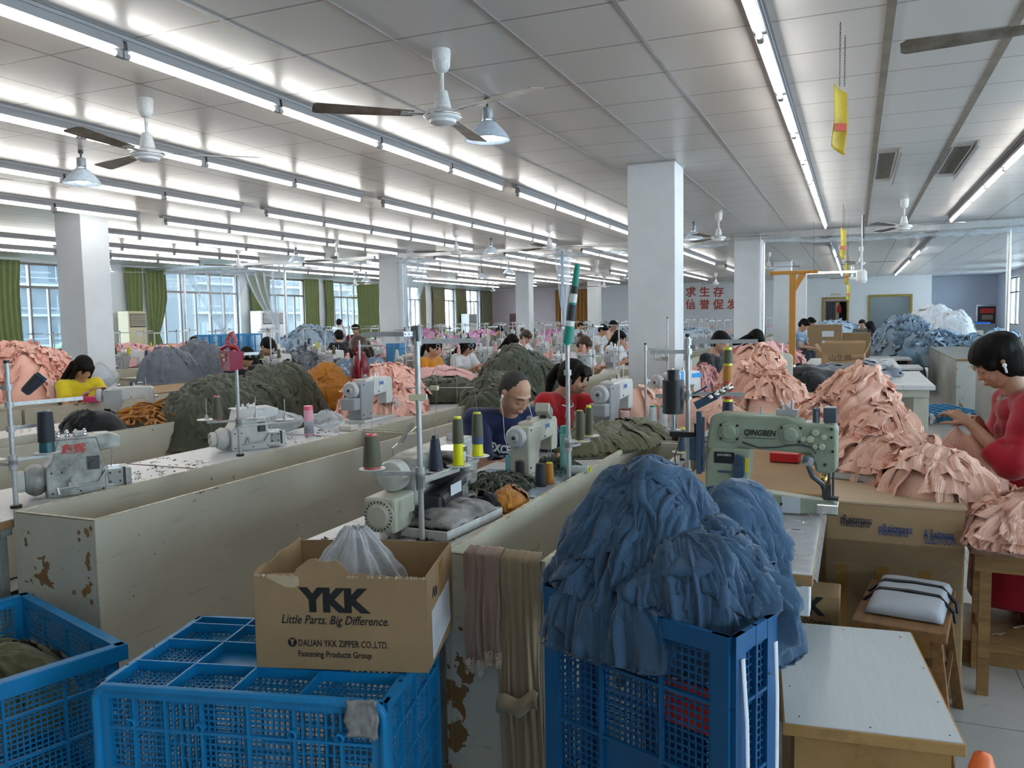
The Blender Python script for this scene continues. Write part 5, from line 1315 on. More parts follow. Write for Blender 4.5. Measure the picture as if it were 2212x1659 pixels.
# ================================================================ PEOPLE
def cap(m, p0, p1, r0, r1, n=14):
    p0, p1 = Vector(p0), Vector(p1); m.cyl(p0, p1, r0, r1, n); m.ell(p0, (r0,) * 3, n, 8); m.ell(p1, (r1,) * 3, n, 8)
def remesh(mb, voxel, name, m, parent, smooth=4, disp=None, fac=.5):
    me = bpy.data.meshes.new('t'); me.from_pydata(mb.v, [], mb.f)
    bm = bmesh.new(); bm.from_mesh(me)
    # every piece outward so that the union is solid
    bmesh.ops.recalc_face_normals(bm, faces=bm.faces); bm.to_mesh(me); bm.free()
    o = bpy.data.objects.new('t', me)
    q = o.modifiers.new('r', 'REMESH'); q.mode = 'VOXEL'; q.voxel_size = voxel; q.use_smooth_shade = True
    if smooth: q = o.modifiers.new('s', 'SMOOTH'); q.factor = fac; q.iterations = smooth
    out = bake(o); out.name = name
    bpy.data.meshes.remove(me)
    out.materials.clear(); out.materials.append(m)
    if disp:
        nn_ = len(out.vertices); co = [0.0] * (3 * nn_); no = [0.0] * (3 * nn_); out.vertices.foreach_get('co', co); out.vertices.foreach_get('normal', no)
        for i in range(nn_):
            c_ = Vector(co[3 * i:3 * i + 3]); d_ = c_ + disp(c_, Vector(no[3 * i:3 * i + 3])); co[3 * i:3 * i + 3] = d_
        out.vertices.foreach_set('co', co); out.update()
    out.polygons.foreach_set('use_smooth', [True] * len(out.polygons))
    r = bpy.data.objects.new(name, out); COL.objects.link(r)
    if parent is not None: r.parent = parent
    return r
def skin(name, c):
    if name in MATS: return MATS[name]
    t = NT(name); n = t.noise(t.obj(), 9, 4); col = t.mix(t.ramp(n, .3, .7), tuple(x * y for x, y in zip(c, (.86, .76, .72))), c)
    t.l(col, t.b.inputs['Base Color']); t.b.inputs['Roughness'].default_value = .48; t.b.inputs['Subsurface Weight'].default_value = .08; t.b.inputs['Subsurface Radius'].default_value = (.02, .008, .004)
    MATS[name] = t.m; return t.m
SK = skin('warm skin', (.52, .30, .20)); SK2 = skin('tanned skin', (.44, .24, .15))
M_HAIR = NT('black hair'); _w = M_HAIR.n('TexNoise'); _w.inputs['Scale'].default_value = 60
M_HAIR.l(M_HAIR.obj((1, 1, .12)), _w.inputs['Vector']); M_HAIR.l(M_HAIR.mix(_w.outputs['Fac'], (.004, .0035, .0035), (.012, .010, .009)), M_HAIR.b.inputs['Base Color']); M_HAIR.b.inputs['Roughness'].default_value = .62; M_HAIR.b.inputs['Specular IOR Level'].default_value = .12; M_HAIR.bump(_w.outputs['Fac'], .5, .004); M_HAIR = M_HAIR.m
M_HAIRB = mat('brown hair', (.045, .022, .012), .45, var=.4, vs=20)
M_LIP = mat('lips', (.42, .14, .11), .5); M_BROW = mat('eyebrow', (.03, .02, .018), .8); M_EAR = mat('white earphone', (.8, .8, .8), .3)
def rotv(p, R, c): return R @ Vector(p) + c
def head_shapes(m, c, R, k=1.0, fine=True):
    """skull, jaw, nose, ears ...; head faces +x before R; c = centre of skull"""
    E = lambda p, r, n=16, mm=12: m.ell(R @ (Vector(p) * k) + c, tuple(x * k for x in r), n, mm, R)
    E((-.012, 0, .02), (.095, .076, .088)); E((.012, 0, -.02), (.080, .068, .085)); E((.034, 0, -.062), (.050, .048, .044)); E((.050, 0, -.082), (.028, .026, .022))
    E((.058, .033, -.035), (.026, .024, .026)); E((.058, -.033, -.035), (.026, .024, .026))
    E((.066, 0, .022), (.026, .052, .018))        # brow
    E((.090, 0, -.014), (.010, .0085, .026)); E((.100, 0, -.030), (.011, .011, .010)); E((.094, .010, -.034), (.008, .007, .006)); E((.094, -.010, -.034), (.008, .007, .006))
    E((.084, 0, -.058), (.012, .022, .006)); E((.082, 0, -.068), (.012, .019, .006))
    for s in (-1, 1):
        E((.070, .031 * s, .000), (.014, .015, .010)); E((-.005, .076 * s, -.008), (.016, .008, .030)); E((-.003, .083 * s, .008), (.014, .006, .014))
def face_bits(t, c, R, k=1.0, lids=True, brows=True, brow_m=None, smile=0):
    if brows:
        for s in (-1, 1):
            m = MB(); m.tube([R @ (Vector(p) * k) + c for p in ((.090, .014 * s, .022), (.0875, .030 * s, .027), (.078, .046 * s, .023))], [.0022 * k, .003 * k, .0018 * k], 6); m.build('eyebrow', brow_m or M_BROW, t, smooth=True)
            m = MB(); m.tube([R @ (Vector(p) * k) + c for p in ((.0842, .018 * s, -.0065), (.0850, .031 * s, -.0085), (.078, .044 * s, -.004))], [.001 * k, .0019 * k, .001 * k], 6); m.build('eyelashes', M_BROW, t, smooth=True)
    m = MB(); m.tube([R @ (Vector(p) * k) + c for p in ((.084, .020, -.0605 + smile * .5), (.0955, .008, -.0625 - smile), (.0965, 0, -.0635 - smile), (.0955, -.008, -.0625 - smile), (.084, -.020, -.0605 + smile * .5))], [.0012 * k, .0034 * k, .0036 * k, .0034 * k, .0012 * k], 8); m.build('lips', M_LIP, t, smooth=True)
def hand(m, w, d, up, k=1.0, curl=.6, spread=.25, side=1, fr=.0078):
    """wrist w, pointing d, palm normal opposite to up; side +1: thumb to the +cross side"""
    d = Vector(d).normalized(); up = Vector(up); up = (up - d * up.dot(d)).normalized(); s = d.cross(up) * side
    p0 = w + d * .018 * k; p1 = w + d * .082 * k
    for q in (-1, -.33, .33, 1): cap(m, p0 + s * .018 * q * k, p1 + s * .030 * q * k, .0145 * k, .0110 * k, 10)
    for i, q in enumerate((-1, -.36, .3, .95)):
        L = (.058, .074, .080, .070)[i] * k; a = p1 + s * .030 * q * k; dirn = (d + s * q * spread * .35).normalized(); cc = curl * (1 + .12 * (1.5 - i))
        for j, f in enumerate((.45, .32, .23)):
            ang = cc * (.5 + j * .8); dd = (dirn * math.cos(ang) - up * math.sin(ang)).normalized(); b = a + dd * L * f
            cap(m, a, b, (fr - .0007 * j) * k, (fr - .0009 - .0007 * j) * k, 8); a = b
    a = p0 + s * .022 * k + d * .01 * k; dd = (d * .55 + s * .8 - up * .35).normalized(); b = a + dd * .038 * k; cap(m, a, b, .0125 * k, .0095 * k, 10)
    dd = (d * .9 + s * .35 - up * .5).normalized(); c = b + dd * .028 * k; cap(m, b, c, .0095 * k, .0085 * k, 8); cap(m, c, c + (dd - up * .3).normalized() * .022 * k, .0085 * k, .007 * k, 8)
def ik(a, b, l1, l2, pole):
    d = b - a; L = min(d.length, (l1 + l2) * .995); u = d.normalized(); x = (l1 * l1 - l2 * l2 + L * L) / (2 * L); h = math.sqrt(max(0, l1 * l1 - x * x)); p = Vector(pole); p = (p - u * p.dot(u)).normalized()
    return a + u * x + p * h, a + u * L
def person(label, loc, rz, lean=.35, shirt=None, skinm=None, hair=M_HAIR, hairstyle='short', pitch=.7, yaw=0, hands=((.42, -.06, .84), (.42, .10, .84)), k=1.0, fine=False, pants=None, sleeve_f=.45, hip=.50, stand=False, voxel=.011, hv=.007, twist=0, roll=0, longsleeve=False, neckfwd=.04, hunch=0.0, head_off=(0, 0, 0), curl=.6, legs=True, shoulder_w=1.0, bulk=1.0, group=None, smile=0, head=None, hw=None, wrk=1.0):
    """local frame: faces +x, hip above the origin"""
    if head:
        A_ = Vector((math.sin(lean), 0, math.cos(lean))); n_ = A_ * .50 * k + Vector((hunch, 0, -hunch * .2)); h_ = n_ + Matrix.Rotation(twist, 3, 'Z') @ (A_ * .11 * k + Vector((neckfwd, 0, .03))) + Vector(head_off)
        T_ = atY(*head); Rz_ = Matrix.Rotation(rz, 3, 'Z'); hip = max(.36, T_.z - h_.z); q_ = T_ - Rz_ @ Vector((h_.x, h_.y, 0)); loc = (q_.x, q_.y, 0)
    if hw: Ri = Matrix.Rotation(-rz, 3, 'Z'); hands = [Ri @ (Vector(p) - Vector(loc)) for p in hw]
    t = thing('person', label, 'person', loc, rz, group); skinm = skinm or SK; pants = pants or mat('dark trousers', (.03, .035, .05), .8)
    Hp = Vector((0, 0, hip)); ax = Vector((math.sin(lean), 0, math.cos(lean))) ; fw = Vector((math.cos(lean), 0, -math.sin(lean)))
    wa = Hp + ax * .12 * k; ch = Hp + ax * .33 * k + fw * .01; sh = Hp + ax * .46 * k - fw * .0 + Vector((hunch, 0, -hunch * .3)); nb = Hp + ax * .50 * k + Vector((hunch, 0, -hunch * .2)); Sy = Vector((0, 1, 0))
    Rt = Matrix.Rotation(twist, 3, 'Z')
    hc = nb + Rt @ (ax * .11 * k + Vector((neckfwd, 0, .03))) * 1.0 + Vector(head_off)
    Rh = Matrix.Rotation(yaw, 3, 'Z') @ Matrix.Rotation(pitch, 3, 'Y') @ Matrix.Rotation(roll, 3, 'X')
    S = {}; Eb = {}; W = {}
    for s, h in ((-1, hands[0]), (1, hands[1])):
        S[s] = sh + Rt @ (Sy * s * .165 * k * shoulder_w) ; Eb[s], W[s] = ik(S[s], Vector(h), .27 * k, .245 * k, Vector((-.25, .5 * s, -1)))
    m = MB()
    cap(m, nb - ax * .03, hc + Rh @ Vector((-.012, 0, -.045)) * k, .056 * k, .052 * k); head_shapes(m, hc, Rh, k)
    cap(m, Hp, ch, .12 * k, .125 * k); cap(m, S[-1], S[1], .048 * k, .048 * k); cap(m, sh + ax * .0, nb, .07 * k, .055 * k)
    for s in (-1, 1):
        cap(m, S[s], Eb[s], .045 * k, .036 * k); cap(m, Eb[s], W[s], .037 * k, .024 * k)
        d = (W[s] - Eb[s]).normalized(); d = (d + Vector((.25, -.1 * s, -.05))).normalized() if fine else d
        hand(m, W[s], d, Vector((0, 0, 1)) + Vector((0, .3 * s, 0)), k, curl, side=-s if True else s)
    cap(m, Hp + Sy * .08, Hp - Sy * .08, .09 * k, .09 * k)
    remesh(m, hv if fine else voxel, 'body', skinm, t, 3 if fine else 2)
    # shirt
    m = MB(); q = bulk
    cap(m, Hp + Vector((0, 0, .0)), wa, .150 * k * q, .140 * k * q); cap(m, wa, ch, .140 * k * q, .150 * k * q)
    cap(m, wa + Sy * .05, ch + Sy * .05, .11 * k * q, .125 * k * q); cap(m, wa - Sy * .05, ch - Sy * .05, .11 * k * q, .125 * k * q)
    cap(m, ch + Rt @ Sy * .07 * k, S[1] - Rt @ Sy * .02 * k, .095 * k * q, .062 * k * q); cap(m, ch - Rt @ Sy * .07 * k, S[-1] + Rt @ Sy * .02 * k, .095 * k * q, .062 * k * q); cap(m, S[-1], S[1], .060 * k, .060 * k); m.ell(sh - ax * .03, (.10 * k, .12 * k, .075 * k)); 
    for s in (-1, 1):
        e = S[s].lerp(Eb[s], sleeve_f * 1.35) if not longsleeve else Eb[s]
        m.cyl(S[s].lerp(Eb[s], -.05), e, .064 * k * q, (.066 if not longsleeve else .056) * k * q, 16); m.ell(S[s], (.064 * k,) * 3)
        if longsleeve: m.ell(Eb[s], (.053 * k * q,) * 3); m.cyl(Eb[s], Eb[s].lerp(W[s], .62 if longsleeve is True else longsleeve), .058 * k * q, .050 * k * q, 16)
    def wr(co, n): return n * (.005 * nz(co.x * 9, co.y * 9, co.z * 9, 3) + .010 * abs(nz(co.x * 5 + 3 * nz(co.x * 3, co.y * 3, co.z * 3), co.y * 5, co.z * 11, 1)) + .004) * (1.3 if fine else 1) * wrk
    sho = remesh(m, hv * 1.3 if fine else voxel, 'shirt', shirt, t, 4 if fine else 2, wr)
    if legs:
        m = MB()
        for s in (-1, 1):
            hpj = Hp + Vector((0, .09 * s, -.01)); kn = Vector((.40 * k, .11 * s, hip + .02)) if not stand else Vector((.03, .09 * s, hip * .53)); an = Vector((.38 * k, .11 * s, .12)) if not stand else Vector((0, .1 * s, .1))
            cap(m, hpj, kn, .095 * k, .068 * k); m.cyl(kn, an, .067 * k, .056 * k, 16)
        cap(m, Hp + Sy * .06, Hp - Sy * .06, .12 * k, .12 * k); remesh(m, voxel, 'trousers', pants, t, 2, wr)
        m = MB()
        for s in (-1, 1):
            an = Vector((.38 * k, .11 * s, .0)) if not stand else Vector((0, .1 * s, 0)); q_ = MB(); q_.ell(an + Vector((.05, 0, .035)), (.13, .045, .036)); q_.b2(an + Vector((-.06, -.038, .0)), an + Vector((.16, .038, .016))); remesh(q_, .012, 'shoe', M_BLACK, t, 2)
    # hair
    m = MB(); H = lambda p, r, n=16: m.ell(Rh @ (Vector(p) * k) + hc, tuple(x * k for x in r), n, 12, Rh)
    C = lambda p0, p1, r0, r1: cap(m, Rh @ (Vector(p0) * k) + hc, Rh @ (Vector(p1) * k) + hc, r0 * k, r1 * k)
    strand = lambda co, n: n * (.003 * nz(*(Rh.inverted() @ (co - hc) * 1.0 * 0 + Vector((co.x * 40, co.y * 40, co.z * 5))), 2) + .0015)
    if hairstyle == 'buzz':
        H((-.022, 0, .032), (.090, .0785, .080)); H((-.045, 0, .0), (.064, .073, .075)); H((-.03, 0, .06), (.062, .058, .05)); ho = remesh(m, .006, 'hair', mat('cropped greying hair', (.045, .038, .034), .75, var=.4, vs=14, bump=.5, bs=150), t, 2)
    else:
        H((-.020, 0, .038), (.100, .088, .086)); H((-.042, 0, -.005), (.075, .084, .085)); 
        if hairstyle == 'short': H((.045, 0, .070), (.050, .066, .034)); H((-.055, 0, -.045), (.05, .066, .045))
        if hairstyle in ('bob',):
            H((.052, 0, .062), (.050, .072, .044)); H((-.03, .055, -.01), (.062, .035, .068)); H((-.03, -.055, -.01), (.062, .035, .068)); H((-.06, 0, -.055), (.05, .074, .048)); H((.035, .052, .03), (.04, .028, .05)); H((.035, -.052, .03), (.04, .028, .05)); H((-.01, 0, .06), (.11, .096, .075))
        if hairstyle in ('ponytail', 'fringe', 'long', 'bun'):
            H((.050, 0, .066), (.046, .066, .036)); C((.075, .03, .05), (.085, .045, .0), .016, .008); C((.075, -.03, .05), (.085, -.045, .0), .016, .008)
            if hairstyle == 'fringe': 
                for y_ in (-.04, -.02, 0, .02, .04): C((.07, y_, .075), (.098, y_ * 1.05, .040), .018, .007)
                C((.04, .055, .05), (.035, .078, -.03), .018, .006); C((.04, -.055, .05), (.035, -.078, -.03), .018, .006)
            if hairstyle in ('ponytail', 'fringe'): H((-.125, 0, .035), (.028, .028, .028)); C((-.13, 0, .02), (-.165, 0, -.06), .034, .036); C((-.165, 0, -.06), (-.16, 0, -.16), .036, .022)
            if hairstyle == 'bun': H((-.125, 0, .06), (.042, .044, .042))
            if hairstyle == 'long':
                for y_ in (-.072, -.045, -.015, .015, .045, .072): C((-.06, y_, .0), (-.085, y_ * 1.25, -.24), .036, .03)
                for s in (-1, 1): C((.02, .075 * s, .02), (-.0, .095 * s, -.22), .026, .022)
        if hairstyle == 'cap': H((-.01, 0, .055), (.11, .098, .072))
        ho = remesh(m, .0055 if fine else .010, 'hair', hair, t, 2, strand if fine else None)
    if fine: face_bits(t, hc, Rh, k, smile=smile)
    return t, dict(hc=hc, Rh=Rh, W=W, S=S, E=Eb, nb=nb, ch=ch, shirt=sho, ax=ax, fw=fw)

def project_text(body, size, I, t, origin, xdir, ydir, m, width=None, off=.003, shear=0, bold=0):
    """lettering printed on the shirt: glyph mesh laid onto the cloth surface along the chest normal"""
    F = frame(origin, xdir, ydir); o = text(body, size, t, Matrix.Identity(4), m, 0, 'shirt_print', width, shear, bold)
    n = (F.to_3x3() @ Vector((0, 0, 1))).normalized(); sd = I['shirt'].data; from mathutils.bvhtree import BVHTree; bv = BVHTree.FromPolygons([q.co for q in sd.vertices], [tuple(q.vertices) for q in sd.polygons])
    bm = bmesh.new(); bm.from_mesh(o.data); bmesh.ops.triangulate(bm, faces=bm.faces); bmesh.ops.subdivide_edges(bm, edges=[e for e in bm.edges if e.calc_length() > size * .25], cuts=1); bm.to_mesh(o.data); bm.free()
    for v in o.data.vertices:
        p = F @ v.co; loc_, nn, ix, ds_ = bv.ray_cast(p + n * .25, -n, .6); ok = loc_ is not None
        v.co = (loc_ if ok else p) + n * off
    return o
def wire(t, pts, r, m, name='earphone_wire'): return MB().tube([tuple(p) for p in pts], r, 6).build(name, m, t, smooth=True)
# ---- the man in navy
C_NAVY = cloth_mat('navy t-shirt', (.014, .022, .075), var=.1, bs=14, bump=.25)
WP = lambda x, y, Y: atY(x, y, Y)
man, I = person('man with cropped greying hair in navy t-shirt and white earphones bending over his machine', (0, 0, 0), -.86, lean=.58, shirt=C_NAVY, hairstyle='buzz', pitch=.62, yaw=.42, roll=.05, k=1.0, fine=True, hv=.0055, head=(1113, 848, 4.02), hw=(WP(1120, 1000, 3.86), WP(1215, 985, 4.10)), neckfwd=.06, sleeve_f=.60, hunch=.02, curl=.6, shoulder_w=1.12, bulk=1.04)
M_PRT = mat('white shirt print', (.75, .75, .77), .6)
o_ = I['ch'] + I['fw'] * .2 + I['ax'] * .035 + Vector((0, -.0, 0))
project_text('EXCELLENT', .062, I, man, o_, (0, 1, 0), I['ax'], M_PRT, .235, bold=.003)
project_text('TWO ARE BETTER THAN ONE', .024, I, man, o_ - I['ax'] * .046, (0, 1, 0), I['ax'], M_PRT, .235, bold=.0012)
project_text('MAGIC', .026, I, man, o_ - I['ax'] * .078 - Vector((0, .02, 0)), (0, 1, 0), I['ax'], M_STK, .075, bold=.002)
hc, Rh = I['hc'], I['Rh']
ear = hc + Rh @ Vector((.004, -.088, -.010))
m = MB(); m.ell(ear, (.009, .007, .009), 10, 8); m.cyl(ear, ear + Rh @ Vector((.006, -.004, -.030)), .0045, n=8); m.build('earbud', M_EAR, man, smooth=True)
ch_ = I['ch'] + I['fw'] * .175
wire(man, [ear + Rh @ Vector((.006, -.004, -.03)), ear + Vector((.02, -.005, -.09)), ear.lerp(ch_, .6) + Vector((.03, -.03, -.02)), ch_ - I['ax'] * .02 + I['fw'] * .02, ch_ - I['ax'] * .12], .0016, M_EAR)
wire(man, [hc + Rh @ Vector((.02, .08, -.03)), hc + Vector((.08, .07, -.14)), ch_ + Vector((.02, .05, .03)), ch_ - I['ax'] * .02 + I['fw'] * .025], .0016, M_EAR)
# ---- the woman in red with the ponytail
C_REDT = cloth_mat('red t-shirt', (.46, .012, .02), var=.12, bs=14, bump=.25)
wr_, J = person('smiling woman with black ponytail and fringe in red t-shirt reaching past her machine', (0, 0, 0), -.22, lean=.48, shirt=C_REDT, hairstyle='fringe', pitch=.28, k=1.0, fine=True, hv=.006, head=(1240, 815, 5.25), hw=(WP(1215, 935, 5.0), WP(1372, 862, 5.72)), neckfwd=.06, sleeve_f=.58, curl=.5, smile=.003, bulk=.98, yaw=.1)
hc, Rh = J['hc'], J['Rh']; ear = hc + Rh @ Vector((.0, -.086, -.012)); ch_ = J['ch'] + J['fw'] * .15
wire(wr_, [ear, ear + Vector((.01, -.01, -.10)), ch_ + Vector((0, -.05, .06)), ch_ + Vector((.02, -.02, -.03))], .0018, M_EAR)
m = MB(); m.tube([tuple(J['nb'] + Vector((.10 * math.cos(a) - .01, .085 * math.sin(a), -.03 - .045 * math.cos(a)))) for a in [2 * PI * k / 20 for k in range(20)]], .006, 6, closed=True); m.build('white_strap', M_EAR, wr_, smooth=True)
# ---- the woman in the red cardigan
C_CARD = cloth_mat('deep red velvet cardigan', (.36, .004, .018), var=.3, bs=7, bump=.3, rough=.6)
h1, h2 = WP(2085, 915, 4.12), WP(2105, 918, 4.26)
wc, K = person('woman with short black hair in deep red cardigan holding up pink knitwear', (0, 0, 0), PI + .10, lean=.04, shirt=C_CARD, hairstyle='bob', pitch=.50, k=1.0, fine=True, hv=.0055, stand=True, head=(2157, 783, 4.25), hw=(h2 + Vector((.02, 0, 0)), h1 + Vector((.02, 0, 0))), neckfwd=.09, longsleeve=.45, hunch=.06, bulk=1.0, wrk=1.3, skinm=SK2, curl=.9, pants=mat('dark red skirt cloth', (.12, .004, .012), .8))
hip3 = .5
m = MB(); zz = (K['ch'] - K['ax'] * .33).z
m.lathe([(.235, zz - .45), (.225, zz - .2), (.185, zz), (.15, zz + .16)], 28, (.03, 0, 0)); remesh(m, .014, 'cardigan_hem', C_CARD, wc, 3, lambda co, n: n * (.016 * nz(co.x * 9, co.y * 9, co.z * 2) + .008))
hc, Rh = K['hc'], K['Rh']; ear = hc + Rh @ Vector((.002, .088, -.008))
m = MB(); m.ell(ear, (.010, .008, .010), 10, 8); m.cyl(ear, ear + Rh @ Vector((.008, .003, -.034)), .005, n=8); m.build('earbud', M_EAR, wc, smooth=True)
m = MB(); m.tube([tuple(K['nb'] + Vector((.082 * math.cos(a) - .0, .080 * math.sin(a), .005 - .035 * math.cos(a)))) for a in [2 * PI * k / 24 for k in range(24)]], .013, 8, closed=True); m.build('patterned_collar', mat('patterned collar', (.45, .36, .28), .8, var=.6, vs=60, c2=(.2, .15, .12)), wc, smooth=True)
# the pink garment she holds
V = []; F = []; UV = []
g0, g1 = h1, WP(2055, 1010, 3.42)
for i in range(31):
    for j in range(31):
        u, v = i / 30, j / 30; w = .08 + .30 * math.sin(min(1, v * 1.15) * PI * .62)
        top = h1 + Vector((.03, .02, -.01)); p = top + Vector((-.02 + (u - .5) * w + .05 * v, .04 * math.sin(u * 7) * (.3 + v) + .02 * nz(u * 3, v * 3, 8), -.34 * v - .04 * math.sin(u * PI) * (1 - v)))
        V.append(tuple(p)); UV.append((u * .3, v * .35))
for i in range(30):
    for j in range(30): a = i * 31 + j; F.append((a, a + 31, a + 32, a + 1))
tag(uvmesh('knit_garment', V, F, UV, C_PINK, solid=.003), 'pink ribbed garment held up by the woman in the red cardigan', 'garment')
# ---- workers further back (head pixel, depth)
def shirtm(n, c, **k): return cloth_mat(n, c, var=.1, bs=14, bump=.2, **k)
S_OR = shirtm('orange t-shirt', (.62, .25, .015)); S_WH = shirtm('white t-shirt', (.70, .71, .74)); S_BK = shirtm('black t-shirt', (.012, .012, .016)); S_YE = shirtm('yellow t-shirt', (.72, .58, .02)); S_GY = shirtm('grey green t-shirt', (.15, .17, .16))
S_PK = shirtm('pinkish red t-shirt', (.50, .05, .08)); S_TN = shirtm('peach top', (.6, .38, .28)); S_ST = shirtm('dark striped shirt', (.014, .016, .02), stripes=((.30, .32, .34), .03, .86))
S_FL = NT('blue floral blouse'); _v = S_FL.noise(S_FL.obj(), 22, 3, .6); _c = S_FL.mix(S_FL.ramp(_v, .56, .60), (.16, .25, .36), (.62, .52, .55)); S_FL.l(_c, S_FL.b.inputs['Base Color']); S_FL.b.inputs['Roughness'].default_value = .8; S_FL = S_FL.m
def worker(label, head, shirt, style='short', rz=-.25, lean=.4, pitch=.6, hair=M_HAIR, k=1.0, v=.014, **kw):
    T = atY(*head); d = Matrix.Rotation(rz, 3, 'Z') @ Vector((1, 0, 0)); s = Vector((-d.y, d.x, 0)); zt = .86
    hw = [Vector((T.x, T.y, zt)) + d * .22 - s * .09, Vector((T.x, T.y, zt)) + d * .22 + s * .09]
    return person(label, (0, 0, 0), rz, lean=lean, shirt=shirt, hairstyle=style, pitch=pitch, hair=hair, k=k, voxel=v, head=head, hw=hw, bulk=kw.pop('bulk', .95), **kw)
worker('woman with long brown hair and blue floral blouse bent behind a dark red backpack', (775, 752, 6.75), S_FL, 'long', -1.15, .5, .95, M_HAIRB, v=.010, longsleeve=.8)
worker('woman in a bright orange t-shirt with tied black hair at a grey sewing machine', (938, 752, 9.3), S_OR, 'ponytail', -.15, .3, .35, v=.010)
worker('woman with black hair half hidden behind the tall olive heap', (1012, 748, 10.4), S_WH, 'long', -.3, .45, .75)
worker('woman in white with straight black shoulder length hair, first of the two side by side', (1106, 738, 11.9), S_WH, 'long', -.2, .4, .6)
worker('woman in white with brown hair in a bun, behind the one with black hair', (1136, 728, 12.9), S_WH, 'bun', -.2, .35, .6, M_HAIRB)
worker('woman in white with brown hair bun sewing just left of the big white pillar', (1262, 745, 10.2), S_WH, 'bun', -.3, .45, .65, M_HAIRB, v=.010, bulk=1.2)
worker('woman in white with black hair at the edge of the big white pillar', (1338, 730, 12.3), S_WH, 'long', -.2, .3, .45)
worker('person in white resting the face on one hand in the far rows', (1303, 713, 16.5), S_WH, 'short', -.2, .35, .6); worker('person in a peach sleeveless top in the far rows', (1325, 704, 17.8), S_TN, 'short', -.2, .3, .55)
worker('man in a dark striped shirt working right of the big white pillar', (1557, 740, 8.9), S_ST, 'short', -.3, .35, .55, v=.010)
worker('woman in a pinkish red top leaning low behind the man in stripes', (1632, 732, 10.9), S_PK, 'long', -.2, .7, 1.0)
ya, YI = worker('woman in a yellow t-shirt lettered SAY at the left pillar', (180, 795, 5.75), S_YE, 'long', -.25, .35, .8, v=.010)
project_text('SAY', .085, YI, ya, YI['ch'] + YI['fw'] * .2 - YI['ax'] * .03, (0, 1, 0), YI['ax'], M_INK, .15, bold=.001)
worker('boy with short black hair in a pale shirt behind the grey garment heap', (420, 742, 11.2), shirtm('pale grey t-shirt', (.5, .5, .5)), 'short', -.2, .3, .5)
worker('person in black with a black cap bent over a machine beyond the crimson bag', (578, 748, 9.2), S_BK, 'cap', -.3, .45, .75, v=.010)
worker('person seen only as black hair beside the crimson bag', (533, 772, 7.7), S_BK, 'short', -.3, .45, .9)
worker('person in a white shirt standing with back turned by the window', (733, 697, 21.5), S_WH, 'short', PI / 2, .05, .1, stand=True)
worker('person in pale top and dark red vest standing left of the second pillar', (768, 712, 16), shirtm('dark red vest', (.2, .02, .03)), 'cap', -1.2, .1, .3, stand=True)
worker('person with black hair seen from behind the yellow cones', (731, 726, 13), S_BK, 'short', 2.6, .3, .2)
worker('person in grey green working in the far middle rows', (1079, 714, 20), S_GY, 'short', -.2, .4, .7)
worker('far worker in pale blue right of the teal cone column', (1256, 703, 23), shirtm('pale blue t-shirt', (.45, .55, .65)), 'short', -.2, .35, .5)
worker('worker in a patterned top behind the yellow wooden post', (1737, 702, 17), S_FL, 'short', -.3, .4, .7); worker('worker with black hair just right of the yellow wooden post', (1752, 697, 20), S_WH, 'short', -.4, .3, .5)
worker('person facing the camera before the serving window wall', (1862, 700, 23.5), S_GY, 'short', -1.6, .2, .2); worker('woman in black with shoulder length hair beside that facing person', (1878, 704, 22.5), S_BK, 'long', 2.7, .2, .3)
worker('person with dark hair crouching behind the brown cartons', (1803, 712, 21), S_BK, 'long', 1.4, .4, .5)
# ================================================================ NEAR MACHINES AND THREAD
# overlockers on the first worktops
p = at(118, 1074, .76); OV1 = overlock('dirty white overlock machine with red Chinese characters on its front', (-3.24, 2.56, .76), .86, chars='\u946b\u8f89', s=1.0)
OV1.rotation_euler.z = 1.0
OV2 = overlock('white overlock machine with round slotted wheel beside the crimson bag stand', (-3.36, 3.83, .76), 1.0, body=M_MW, s=.95)
def seg_cone(*a, **k): return cone(*a, **k)
# stand 1 (left edge)
s1 = at(35, 1097, .76)
st, ps = stand('thread stand with thick grey bars at the left picture edge', (s1.x, s1.y, .76), h=.60, arms=((70, .13, .20), (185, .12, .18)), guides=((78, .30, .43), (190, .14, .5), (95, .14, .33)), r=.010, disc_r=.055, pin=.15)
cone('black', 'dark teal', 'large black thread cone on a teal core above the red lettered overlock', ps[0], .175, .034, .028, (.24, .99))
cone('black', 'dark teal', 'black cone hanging tilted on the left edge stand', (s1.x + .02, s1.y + .14, 1.30), .10, .027, .020, (.1, .95), tilt=(2.5, .5, 0))
# stand 2 (crimson bag)
s2 = at(519, 985, .76)
st2, ps = stand('thread stand whose top carries the small crimson paper bag', (s2.x, s2.y, .76), h=.60, arms=((215, .17, .20), (80, .12, .19), (60, .27, .17)), guides=((185, .15, .56), (70, .14, .575)), r=.010, disc_r=.055, pin=.12)
cone('olive', 'red', 'olive cone with red top on the crimson bag stand', ps[0] + Vector((.06, .02, 0)), .13, .028, .018, (.02, .95))
